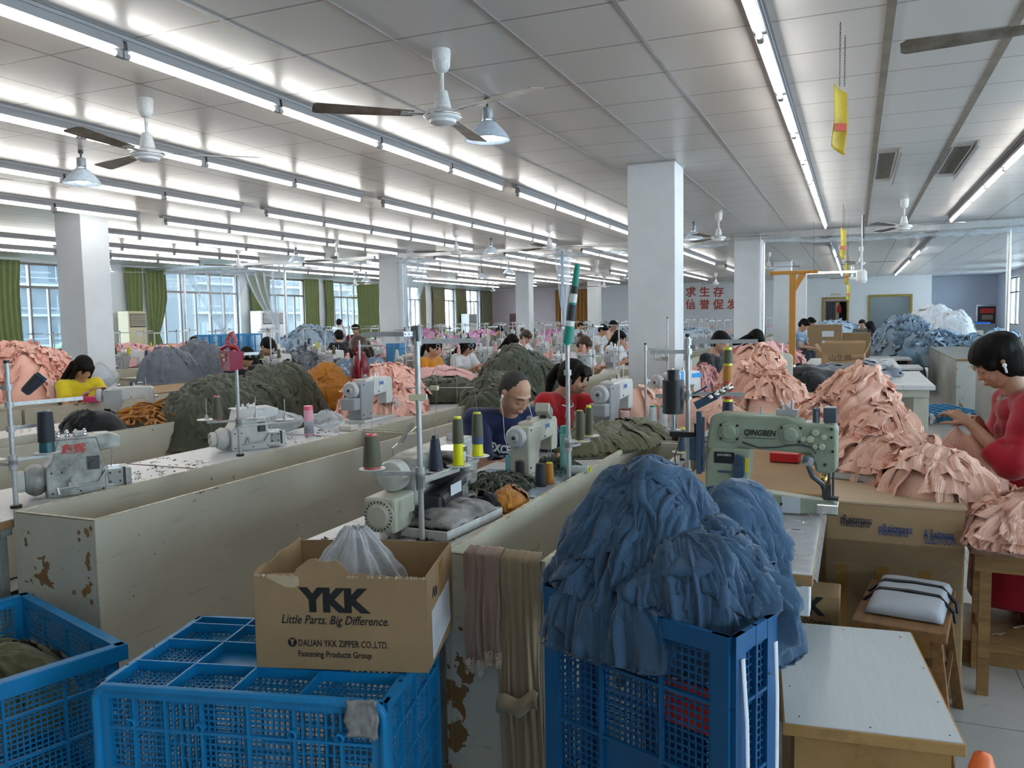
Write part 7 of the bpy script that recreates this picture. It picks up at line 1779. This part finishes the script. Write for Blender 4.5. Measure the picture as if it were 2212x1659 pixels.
bh('light blue heap in the far rows left of the big pillar', 1310, 700, 26, 1.0, .8, .4, C_LBLUE, 64); bh('light blue heap seen right of the big pillar', 1500, 715, 22, .9, 1.0, .4, C_LBLUE, 65)
bh('pink red garment heap near the man in stripes', 1650, 745, 12.5, .5, .6, .30, C_PINKL, 66)
bh('pinkish heap left of the man in stripes', 1510, 800, 7.9, .16, .2, .22, C_PINKL, 67)
bh('pale blue heap in front of the doorway', 1800, 700, 27, .9, 1.0, .5, C_LBLUE, 68)
# the large blue and white mass on the right
heap('large heap of light blue cut pieces at the right side of the back aisle', [(1.05, 20.6, .75, .9, .95), (1.5, 19.6, .8, .8, .62), (2.2, 19.4, .6, .7, .48)], C_LBLUE, z0=.42, seed=70, sheets=150, L=(.2, .45), W=(.15, .3), res=(10, 10), base=(40, 80), crease=.05, pleat=.03, curl=.07, cf=5, hang=(-.01, 3))
heap('light blue pieces spilling down beside the brown box', [(1.0, 17.9, .3, .4, .75)], cloth_mat('slate blue cloth', (.22, .32, .42), var=.2), z0=0, seed=71, sheets=24, L=(.2, .5), W=(.15, .3), res=(10, 10), base=(30, 60), crease=.04, cf=6)
heap('mound of white wrapped bundles above the light blue heap', [(1.75, 22.6, .85, .7, 1.15), (2.2, 22.4, .6, .6, 1.0)], C_WHT, z0=.5, seed=72, sheets=60, L=(.3, .6), W=(.25, .45), res=(10, 10), base=(40, 80), crease=.05, pleat=.02, cf=4)
for k, (x0, x1, y0, y1, h, lab) in enumerate(((.3, 2.9, 18.9, 21.4, .42, 'low wooden platform below the light blue heap'), (1.0, 2.9, 21.9, 23.4, .50, 'low wooden platform below the white bundles'))):
    t = thing('wooden_platform', lab, 'platform', ((x0 + x1) / 2, (y0 + y1) / 2, 0)); w, l = (x1 - x0) / 2, (y1 - y0) / 2
    MB().b2((-w, -l, h - .05), (w, l, h)).build('deck', M_PLY, t)
    for sx in (-1, 1):
        for sy in (-1, 1): MB().b2((sx * (w - .05) - .04, sy * (l - .05) - .04, 0), (sx * (w - .05) + .04, sy * (l - .05) + .04, h - .05)).build('leg', M_PLY, t)
# beige machine table with long arm machine, black garment, tray
BT = table(-.98, -.22, 6.65, 8.9, 'beige table with long beige machine and black padded garment', .775, mat('beige laminate', (.50, .48, .40), .4, var=.15, vs=4))
lockstitch('long beige sewing machine on the table in front of the man in stripes', (-.80, 7.95, .78), -1.3, M_MC, M_MC, False, s=1.15)
# yellow wooden T post
zb = .79; tp = thing('wooden_post', 'yellow wooden T shaped post standing on the table edge', 'post', (-.56, 8.35, 0)); hT = atY(1728, 592, 8.35).z
MB().b2((-.03, -.02, .0), (.03, .02, hT)).build('upright', M_YOW if False else M_WOODY, tp, bevel=.003)
MB().b2((-.22, -.02, hT), (.23, .02, hT + .035)).build('crossbar', M_WOODY, tp, bevel=.006)
MB().add([(-.02, -.015, hT - .18), (.02, -.015, hT - .18), (.12, -.015, hT), (.06, -.015, hT), (-.02, .015, hT - .18), (.02, .015, hT - .18), (.12, .015, hT), (.06, .015, hT)], [(0, 1, 2, 3), (7, 6, 5, 4), (0, 4, 5, 1), (1, 5, 6, 2), (2, 6, 7, 3), (3, 7, 4, 0)]).build('brace', M_WOODY, tp)
# beige trestle table with white top
t = thing('trestle_table', 'beige trestle table with pale worn top behind the tall pink heap', 'table', (.08, 10.1, 0)); w, l = .66, 1.12
MB().b2((-w, -l, .735), (w, l, .78)).build('tabletop', M_TOP, t, bevel=.004); MB().b2((-w + .05, -l + .05, .66), (w - .05, l - .05, .735)).build('apron', M_MC, t)
for sy in (-1, 1):
    for sx in (-1, 1): MB().b2((sx * (w - .12) - .07, sy * (l - .12) - .03, 0), (sx * (w - .12) + .07, sy * (l - .12) + .03, .66)).build('leg', M_MC, t, bevel=.004)
    MB().box((w - .34, sy * (l - .12), .36), (.55, .03, .05), Matrix.Rotation(.75, 3, 'Y')).build('brace', M_MC, t)
t = thing('trestle_table', 'second pale table behind, strewn with white cuttings', 'table', (-.05, 13.1, 0)); w, l = .62, 1.3
MB().b2((-w, -l, .735), (w, l, .78)).build('tabletop', M_TOP, t, bevel=.004)
for sy in (-1, 1):
    for sx in (-1, 1): MB().b2((sx * (w - .1) - .04, sy * (l - .1) - .03, 0), (sx * (w - .1) + .04, sy * (l - .1) + .03, .735)).build('leg', M_MC, t)
scrapset('white cuttings strewn on the second pale table', -.1, .5, 12.5, 14.2, .785, 160, 21, C_WHT, .11)
# carton with flaps
cb_ = at(1775, 797, .80)
t = thing('cardboard_box', 'opened brown carton with flaps up and brush written characters on the pale table', 'box', (-.14, 12.15, .782), -.06)
W_, D_, H_ = .27, .2, .20
for a, b in (((-W_, -D_, 0), (W_, -D_ + .006, H_)), ((-W_, D_ - .006, 0), (W_, D_, H_)), ((-W_, -D_, 0), (-W_ + .006, D_, H_)), ((W_ - .006, -D_, 0), (W_, D_, H_))): MB().b2(a, b).build('side_panel', M_CARD, t)
MB().b2((-W_, -D_, 0), (W_, D_, .006)).build('bottom', M_CARD, t)
MB().box((0, -D_ - .03, H_ + .06), (2 * W_, .005, .15), Matrix.Rotation(.35, 3, 'X')).build('flap', M_CARD, t); MB().box((0, D_ + .03, H_ + .07), (2 * W_, .005, .16), Matrix.Rotation(-.35, 3, 'X')).build('flap', M_CARD, t)
MB().box((-W_ - .05, 0, H_ + .05), (.005, 2 * D_, .15), Matrix.Rotation(-.6, 3, 'Y')).build('flap', M_CARD, t); MB().box((W_ + .04, 0, H_ + .06), (.005, 2 * D_, .15), Matrix.Rotation(.4, 3, 'Y')).build('flap', M_CARD, t)
text('\u5c71\u751f\u724c', .10, t, frame((-.03, -D_ - .003, .12), X, Z), mat('brown brush ink', (.12, .06, .03), .7), .001, 'lettering', bold=.001); text('\u5927\u7ea4\u7ef4', .05, t, frame((.19, -D_ - .003, .11), X, Z), mat('brown brush ink', (.1, .1, .1)), .001, 'lettering')
# brown cartons in the distance
for k, (px0, py0, Y_, w, h, lab) in enumerate(((1782, 742, 18.5, .34, .40, 'tall brown carton with two white labels beyond the yellow post'), (1826, 745, 19.0, .5, .26, 'low dark brown carton right of the one with two labels'))):
    p = atY(px0, py0, Y_); t = thing('carton', lab, 'carton', (p.x, p.y, 0)); zt = p.z + h * .55
    MB().b2((-w, -.3, max(.0, p.z - .55)), (w, .3, max(p.z, .5) + h)).build('body', M_CARD, t, bevel=.01)
    if k == 0:
        for q in (0, 1): MB().b2((-.05, -.304, p.z + .10 + q * .2 - .15), (.18, -.3, p.z + .22 + q * .2 - .15)).build('paper_label', M_PAPER, t)
    MB().b2((-w * .9, -.25, 0), (w * .9, .25, max(.02, p.z - .55))).build('base_crate', M_PLY, t)
# dark brown box under the blue mass
t = thing('wooden_cabinet', 'dark brown box table beside the light blue heap', 'cabinet', (.62, 17.3, 0)); MB().b2((-.33, -.5, 0), (-.29, .5, .62)).b2((.29, -.5, 0), (.33, .5, .62)).b2((-.29, .46, 0), (.29, .5, .62)).build('side_boards', wood('dark brown board', (.2, .09, .04), (.12, .05, .02), (1, 8, 8)), t); MB().b2((-.36, -.54, .62), (.36, .54, .65)).build('tabletop', M_TOP, t)
t = thing('side_table', 'small grey topped table at the back aisle beside the white table', 'table', (.72, 14.8, 0)); MB().b2((-.28, -.5, .60), (.28, .5, .63)).build('tabletop', M_TOP, t)
for sx in (-1, 1):
    for sy in (-1, 1): MB().b2((sx * .22 - .015, sy * .42 - .015, 0), (sx * .22 + .015, sy * .42 + .015, .60)).build('leg', M_STEEL, t)
# long grey counters on the right
def counter(x0, x1, y0, y1, h, label, top=None):
    t = thing('counter', label, 'counter', ((x0 + x1) / 2, (y0 + y1) / 2, 0)); w, l = (x1 - x0) / 2, (y1 - y0) / 2
    MB().b2((-w, -l, 0), (w, l, h - .03)).build('body', M_PANELG, t, bevel=.004); MB().b2((-w - .01, -l - .01, h - .03), (w + .01, l + .01, h)).build('worktop', top or mat('grey cutting table top', (.36, .35, .33), .6, var=.2, vs=3), t, bevel=.003)
    MB().b2((-w - .012, -l - .014, h - .032), (w + .012, -l - .009, h - .002)).build('front_trim', M_PLY, t)
    return t
counter(1.42, 2.9, 13.9, 19.0, .80, 'long grey cutting counter with wooden front edge right of the back aisle')
counter(1.52, 2.6, 9.6, 12.6, .86, 'grey counter with a coat hung on its end behind the woman in the cardigan')
hanging('dark grey coat hanging on the end of the grey counter', 1.53, 1.80, 9.57, .87, .38, C_GREY, 3, .03, 9, name='hanging_coat', over=True)
stool('wooden_stool', 'pale wooden stool with rope in front of the grey counter at right', (1.45, 8.6, 0), .1, .42, .28, .52, m=M_PLY)
# blue pallet
t = thing('plastic_pallet', 'blue plastic pallet tied with rags on the floor of the back aisle', 'pallet', (1.18, 15.6, 0) if False else (.98, 12.9, 0), .35); M_PAL = mat('pallet blue', (.02, .22, .45), .4)
m = MB(); w, l = .52, .6
for i in range(8): q = -w + 2 * w * i / 7; m.b2((q - .02, -l, .105), (q + .02, l, .14))
for i in range(7): q = -l + 2 * l * i / 6; m.b2((-w - .02, q - .02, .10), (w + .02, q + .02, .138))
m.build('deck_grid', M_PAL, t)
for i in (-1, 0, 1):
    for j in (-1, 0, 1): MB().box((i * (w - .08), j * (l - .08), .05), (.16, .16, .10), taper=1.15).build('foot', M_PAL, t)
for j in (-.5, .45): MB().tube([(w * j, -l - .03, .14), (w * j + .03, -l - .04, .08), (w * j, -l - .05, .01)], [.03, .035, .02], 8).build('rag', C_WHT, t)
# far right: clutter near the far wall
small_box('wall_shelf', 'long blue shelf strip on the far pale wall', (3.3, 35.4, 1.04), (4.7, 38.58, 1.10), mat('bright blue board', (.01, .10, .45), .4), 'shelf')
t = thing('notice_frame', 'silver framed dark notice with red banner on the far pale wall', 'sign', (4.6, 38.58, 1.45))
k_ = atY(2110, 657, 38.5).x; t.location.x = atY(2132, 680, 38.5).x; t.location.z = atY(2132, 680, 38.5).z
MB().b2((-.40, -.03, -.42), (.40, 0, .42)).build('frame', M_ALU, t); MB().b2((-.33, -.035, -.35), (.33, -.03, .35)).build('panel', mat('dark notice', (.05, .03, .03), .5), t); MB().b2((-.24, -.04, .06), (.26, -.035, .26)).build('red_banner', mat('bright red banner', (.7, .04, .03), .5), t); MB().b2((-.18, -.04, -.2), (.22, -.035, 0)).build('paper', mat('faded paper', (.4, .28, .22), .6), t)
for k, (px_, py_, Y_, w, h, mm, lab) in enumerate(((2095, 722, 33, .75, .85, mat('pale beige box', (.52, .47, .38), .6), 'pale beige box with a small stool in front at the far right'), (2150, 722, 26, 1.1, .75, M_PLY, 'light wooden counter at the far right end'), (2075, 722, 34, .22, .45, mat('peach plastic', (.65, .42, .33), .5), 'peach plastic stool far back near the white bundles'))):
    p = atY(px_, py_, Y_); small_box('storage_box', lab, (-w / 2, -.4, 0), (w / 2, .4, h), mm, 'box', loc=(p.x, p.y, 0))
bh('light blue cloth on the wooden counter at the far right', 2160, 715, 25.8, .45, .4, .22, C_LBLUE, 81, z0=.755)
t = thing('rod_rack', 'wooden rack with hanging clothes and red bag behind the doorway', 'rack', (-.78, 36.9, 0))
for x_ in (-.34, 0, .34): MB().b2((x_ - .025, -.02, 0), (x_ + .025, .02, 2.05)).build('post', M_WOODY, t)
MB().b2((-.4, -.02, 2.0), (.4, .02, 2.05)).build('rail', M_WOODY, t)
tag(MB().lathe([(.02, .30), (.07, .22), (.11, .05), (.08, -.05), (0, -.08)], 14, (-.62, 36.82, 1.62)).build('red_bag', mat('red plastic bag', (.7, .06, .07), .4), smooth=True), 'red plastic bag hanging in the doorway', 'bag')
hanging('dark garments hanging inside the doorway', -.62, -.34, 36.86, 2.0, .9, C_BLK, 3, .03, 5, name='hanging_garment'); hanging('grey green garments hanging inside the doorway', -1.12, -.80, 36.86, 2.0, .9, C_GREY, 4, .03, 6, name='hanging_garment')
tag(MB().b2((-.95, 35.985, 2.27), (-.55, 35.995, 2.36)).build('door_sign', mat('beige sign', (.55, .5, .4), .6)), 'small beige sign plate above the doorway', 'sign')
# fire hose cabinet and things on the pink wall
t = thing('fire_cabinet', 'red fire cabinet in a dark frame on the pinkish far wall', 'cabinet', (-14.7, 35.97, 1.05)); MB().b2((-.5, -.06, -.5), (.5, 0, .75)).build('frame', mat('maroon frame', (.12, .05, .05), .6), t); MB().b2((-.25, -.09, -.3), (.4, -.06, .45)).build('door', mat('fire red', (.45, .02, .02), .5), t)
# air conditioners by the window wall
def ac(x, y, w, d, h, m, label):
    t = thing('air_conditioner', label, 'air conditioner', (x, y, 0), 0, 'floor standing air conditioners')
    MB().b2((-d / 2, -w / 2, 0), (d / 2, w / 2, h)).build('body', m, t, bevel=.02)
    g = MB()
    for i in range(8): g.b2((d / 2, -w * .42, h - .10 - .035 * i), (d / 2 + .012, w * .42, h - .085 - .035 * i))
    MB().b2((d / 2 - .005, -w * .44, h - .38), (d / 2 + .004, w * .44, h - .06)).build('outlet', M_DARK, t); g.build('louvres', m, t)
    MB().lathe([(.06, .0), (.06, .006), (0, .006)], 16, (d / 2, 0, h - .55), 'x').build('badge', M_STEEL, t); return t
ac(-15.75, 14.33, .52, .35, 1.86, mat('yellowed plastic', (.58, .50, .33), .5), 'yellowed floor standing air conditioner left of the clear plastic curtains')
ac(-15.75, 19.15, 1.0, .40, 1.88, M_WHITE, 'wide white floor standing air conditioner under the green curtain')
ac(-15.75, 26.6, .55, .4, 1.75, mat('greyish plastic', (.42, .43, .42), .5), 'greyish air conditioner just left of the second pillar')
ac(-15.75, 32.6, .8, .4, 1.8, M_WHITE, 'white air conditioner among the far windows')
# blue crates in the distance (side by side)
for k, (px_, lab) in enumerate(((482, 'empty blue crate lying on its side behind the crimson bag'), (542, 'second blue crate to the right, behind the yellow tied bag'))):
    p = atX(px_, 738, -11.15); q = [o for o in bpy.data.objects if o.get('label', '').startswith('blue open crate')][0]
    crate('plastic_crate', lab, (p.x, p.y - .35, .80), PI / 2 - .1, .62, .4, .52, (.33, .66), (.5,), (.5,), rim=False)
# crimson paper bag on stand 2, red backpack, yellow rag
M_CRIM = mat('crimson paper', (.30, .02, .06), .45, bump=.2, bs=12); M_GOLD = mat('gold print', (.6, .42, .12), .35, .6)
c_ = atY(498, 779, 3.50); t = thing('paper_bag', 'small crimson paper bag with gold print hanging on the thread stand', 'bag', c_, -.45)
m = MB(); m.add([(-.062, -.025, -.055), (.058, -.028, -.055), (.066, .035, -.045), (-.055, .035, -.055), (-.074, -.035, .052), (.066, -.03, .058), (.082, .045, .048), (-.062, .035, .055)], [(0, 3, 2, 1), (4, 5, 6, 7), (0, 1, 5, 4), (1, 2, 6, 5), (2, 3, 7, 6), (3, 0, 4, 7)]); m.build('bag_body', M_CRIM, t, bevel=.002)
m = MB(); m.tube([(-.06, -.01, .05), (-.07, -.02, .065), (-.02, .0, .085), (.03, .0, .08), (.06, .01, .07), (.075, .02, .05)], [.004, .010, .008, .008, .014, .004], 8); m.build('ribbon', mat('red ribbon', (.45, .01, .02), .4), t, smooth=True)
text('BLESSING', .018, t, frame((-.012, -.0375, .030), X, Z), M_GOLD, .0003, 'lettering', width=.055, bold=.0004) if False else text('BUSSING', .018, t, frame((-.014, -.0375, .030), (1, .02, 0), (.02, -.06, 1)), M_GOLD, .0003, 'lettering', width=.055, bold=.0004)
MB().prism([(-.012, .008), (-.006, .013), (.004, .013), (.010, .008), (-.001, -.006)], -.036, -.0345, 'y').build('gold_gem', M_GOLD, t)
MB().tube([(.0, .01, .06), (-.03, .0, .10), (-.02, .01, .14), (.02, .01, .15), (.03, .02, .11), (.01, .02, .08)], .013, 8, closed=True).build('striped_bow', mat('red white striped cloth', (.6, .3, .33), .7, var=.7, vs=90, c2=(.45, .02, .05)), t, smooth=True)
b_ = atY(778, 788, 5.55); t = thing('backpack', 'small dark red backpack hanging on the slim stand before the long haired woman', 'backpack', b_, -.4)
m = MB(); m.ell((0, 0, -.01), (.085, .055, .125), 20, 14); m.b2((-.07, -.045, -.11), (.07, .045, -.02)); remesh(m, .007, 'pack', mat('dark red leather', (.16, .008, .018), .4), t, 5)
MB().tube([(-.02, -.04, .08), (.02, -.05, .13), (.03, -.045, .2), (.035, -.02, .12), (.05, -.05, 0), (.06, -.05, -.12)], .009, 8).build('strap', mat('red strap', (.40, .01, .02), .4), t, smooth=True)
st8, p8 = stand('slim thread stand carrying the dark red backpack', (b_.x + .03, 5.50, .76), h=.60, arms=((70, .16, .14), (100, .10, .15)), guides=((10, .2, .555),), r=.008, disc_r=.05, pin=.11)
cone('black', 'black', 'black cone on the slim stand of the backpack', p8[0], .145, .028, .020, (.02, .96)); cone('olive', 'yellow', 'olive cone on the slim stand of the backpack', p8[1], .13, .025, .018, (.02, .96))
# red plastic bag, stacked blue boxes
rb = at(838, 783, .79); m = MB(); m.ell((0, 0, .10), (.12, .10, .11), 16, 12)
for i in range(len(m.v)): v = Vector(m.v[i]); m.v[i] = tuple(v * (1 + .3 * nz(v.x * 9, v.y * 9, v.z * 9)) + Vector((0, 0, .05 if v.z > .19 and v.x < 0 else 0)))
o = m.build('plastic_bag', mat('red plastic bag', (.7, .06, .07)), smooth=True); o.location = (rb.x, rb.y, .79); tag(o, 'red knotted plastic bag left of the second pillar base', 'bag')
for k in range(4):
    p = at(858, 788, .79); tag(MB().b2((-.13, -.13, 0), (.13, .13, .088)).build('blue_box', mat('printed blue box', (.05, .22, .45), .5, spots=((.6, .7, .8), .62, 18)), bevel=.004, loc=(p.x, p.y, .79 + k * .09)), 'printed blue box by the second pillar, %s of its stack' % ['lowest', 'second', 'third', 'topmost'][k], 'box', 'stacked blue boxes')
# orange carton flap, cardboard on the trough, small carton
tag(MB().b2((-7.6, 6.1, .792), (-6.75, 7.6, .80)).build('cardboard_sheet', M_CARD), 'flat cardboard sheet covered with film lying on the trough left of the olive heap', 'cardboard')
oc = at(1652, 802, .78); tag(MB().b2((-.12, -.09, 0), (.12, .09, .17)).build('paper_bag', mat('orange card', (.62, .18, .02), .5), bevel=.003, loc=(-.62, 9.0, .775)), 'orange paper bag on the beige table behind the cone column', 'bag')
tag(MB().b2((-7.0, 9.5, 0), (-6.9, 9.6, .1)).build('x', M_DARK), 'x', 'x') if False else None
cl = at(1100, 1005, .8); fm = thing('face_mask', 'light blue face mask leaning at the foot of the cream machine', 'mask', (-1.53, 3.62, .765), .4)
MB().grid(lambda u, v: Vector(((u - .5) * .07, .012 * math.sin(u * PI), .075 * v + .004 * math.sin(v * 14))), 10, 14).build('mask_panel', mat('light blue mask', (.25, .52, .68), .7), fm, smooth=True, solid=.002)
# small wall sign over the white air conditioner
p = atX(563, 597, XL + .03); tag(MB().b2((p.x - .01, p.y - .2, p.z - .12), (p.x + .01, p.y + .2, p.z + .12)).build('exit_plate', mat('dark green yellow sign', (.10, .10, .01), .5, spots=((.6, .5, .05), .5, 18))), 'small dark sign with yellow marks above the green curtain', 'sign')
# lantern like duct box and cables under the right ceiling
p = atY(1861, 597, 13.5); t = thing('ceiling_device', 'whitish ribbed box hanging on a pole below the ceiling at right', 'device', (p.x, p.y, CZ))
MB().cyl((0, 0, 0), (0, 0, p.z - CZ + .08), .012, n=8).build('pole', M_STEEL, t); m = MB(); m.lathe([(.05, p.z - CZ + .10), (.075, p.z - CZ + .07), (.08, p.z - CZ - .06), (.06, p.z - CZ - .10), (0, p.z - CZ - .10)], 12); m.build('ribbed_box', M_WHITED, t); MB().cyl((.02, 0, 0), (.02, 0, -.35), .01, n=6).build('dark_cable', M_DARK, t)
p = atY(1743, 590, 14.0); tag(MB().cyl((p.x - .1, p.y, p.z), (p.x + .75, p.y + .05, p.z), .014, n=8).build('hanging_tube', emis('lit fluorescent tube', (1, 1, 1), 5)), 'single bare lit tube hanging level beside the wooden T post', 'light')
for z_ in (0,): tag(MB().cyl((p.x + .1, p.y, p.z + .012), (p.x + .1, p.y, CZ), .002, n=5).cyl((p.x + .6, p.y + .03, p.z + .012), (p.x + .6, p.y + .03, CZ), .002, n=5).build('hanging_wire', M_DARK), 'pair of thin wires holding the single bare tube', 'wire')
# ---- details around the tall crate
scrapset('silvery foil bits and lint lying on the film wrapped table', -.48, -.14, 2.5, 3.1, .770, 60, 31, mat('dull foil bits', (.33, .34, .35), .4, .3), .028)
scrapset('dark lint and thread ends on the worktop near the red lettered overlock', -3.55, -3.06, 2.75, 3.4, .761, 90, 32, mat('dark lint', (.06, .06, .06), .8), .022)
scrapset('dark lint on the worktop around the foam tray', -1.68, -1.22, 2.24, 2.45, .761, 50, 33, mat('dark lint', (.06, .06, .06)), .02)
scrapset('grey lint and cuttings on the worktop beside the pink flask', -3.55, -3.06, 4.0, 5.0, .761, 60, 34, mat('dark lint', (.06, .06, .06)), .025)
# wrinkled tape on the corner of the upturned crate
tg = atY(790, 1545, 1.66); m = MB(); m.grid(lambda u, v: Vector(((u - .5) * .085 + .012 * nz(v * 3, 1, u), -.004 - .010 * abs(nz(u * 7, v * 7, 3)) , (v - .5) * .095 + .012 * nz(u * 3, v, 2))), 16, 16)
o = m.build('adhesive_tape', mat('grey wrinkled tape', (.34, .33, .32), .35, var=.4, vs=40), smooth=True, solid=.001); o.location = tg + Vector((0, -.015, 0)); o.rotation_euler.z = .23; tag(o, 'wrinkled grey tape stuck on the corner of the upturned crate', 'tape')
# tissue roll, scissors and small boxes on the worktops
for k, (px_, py_, z_, sx, sy, sz, c_, lab) in enumerate(((752, 930, .76, .05, .04, .035, (.62, .60, .55), 'tiny white carton with brown thread beside the clear bag'), (1515, 945, .76, .05, .03, .012, (.03, .30, .70), 'small blue plastic dish beside the white cones'), (205, 868, .79, .10, .06, .05, (.70, .05, .20), 'hot pink cloth under the hands of the woman in yellow'))):
    q = at(px_, py_, z_); tag(MB().b2((-sx, -sy, 0), (sx, sy, sz)).build(['small_box', 'plastic_dish', 'cloth'][k], mat('small thing %d' % k, c_, .5), bevel=.006, loc=(q.x, q.y, z_ + .001)), lab, ['box', 'dish', 'cloth'][k])
q0 = Vector((-.69, 1.835, 0)); an_ = math.atan2(-.18, .47); ux = Vector((math.cos(an_), math.sin(an_), 0)); uy = Vector((-ux.y, ux.x, 0))
c_ = q0 + ux * .405 + uy * .02 + Z * .66
tag(MB().box(c_, (.15, .004, .10), Matrix((ux, uy, Z)).transposed()).build('red_card', mat('bright red card', (.75, .03, .02), .5)), 'red card inside the tall crate showing through its lattice', 'card')
m = MB(); e0 = q0 + ux * .515 + uy * .02; pts = [e0 + Z * .80 - uy * .0, e0 + Z * .66 + ux * .01, e0 + Z * .56 + ux * .012, e0 + Z * .50 + ux * .03 + uy * .03, e0 + Z * .54 + ux * .035 + uy * .08, e0 + Z * .70 + ux * .03 + uy * .09, e0 + Z * .84 + ux * .025 + uy * .09]
V = []; F = []; UV = []
for i in range(len(pts) - 1):
    for k in range(6):
        p = pts[i].lerp(pts[i + 1], k / 6); V += [tuple(p - uy * .006), tuple(p + uy * .006 + ux * .002)]; UV += [(0, 0), (1, 0)]
for i in range(len(V) // 2 - 1): F.append((2 * i, 2 * i + 1, 2 * i + 3, 2 * i + 2))
tag(uvmesh('white_ribbon', V, F, UV, mat('white tape ribbon', (.62, .64, .70), .7), solid=.0015), 'white tape ribbon hanging in a loop on the side of the tall crate', 'ribbon')
og = at(2098, 1640, .15); tag(MB().lathe([(.03, .0), (.045, .03), (.04, .12), (.025, .17), (0, .18)], 14).build('plastic_bottle', mat('orange plastic', (.85, .20, .06), .4), smooth=True, loc=(og.x + .03, og.y, 0)), 'bit of an orange plastic bottle behind the pale low table', 'bottle')
# tape with white print wrapped on the upturned crate's corner
# thread lines from cones up to the guides
def thread_line(a, b, c, label):
    m = MB(); a, b = Vector(a), Vector(b); m.tube([tuple(a), tuple(a.lerp(b, .5) + Vector((.004, 0, 0))), tuple(b)], .0007, 4); tag(m.build('thread', c), label, 'thread', 'threads running up to the guides')
for k, (p, g) in enumerate(((ps3[0] + Z * .12, Vector((s3.x - .15, s3.y - .02, .76 + .69))), (ps3[1] + Z * .13, Vector((s3.x + .03, s3.y + .08, .76 + .66))), (ps3[2] + Z * .18, Vector((s3.x + .07, s3.y + .13, .76 + .66))), (ps3[3] + Z * .17, Vector((s3.x + .10, s3.y + .18, .76 + .66))))):
    thread_line(p, g, mat('grey thread', (.3, .3, .27), .7), 'fine thread rising from the %s cone of the foreground stand' % ['red topped olive', 'slim black', 'left yellow cored', 'right yellow cored'][k])
bpy.data.scenes.remove(_bake_scene)
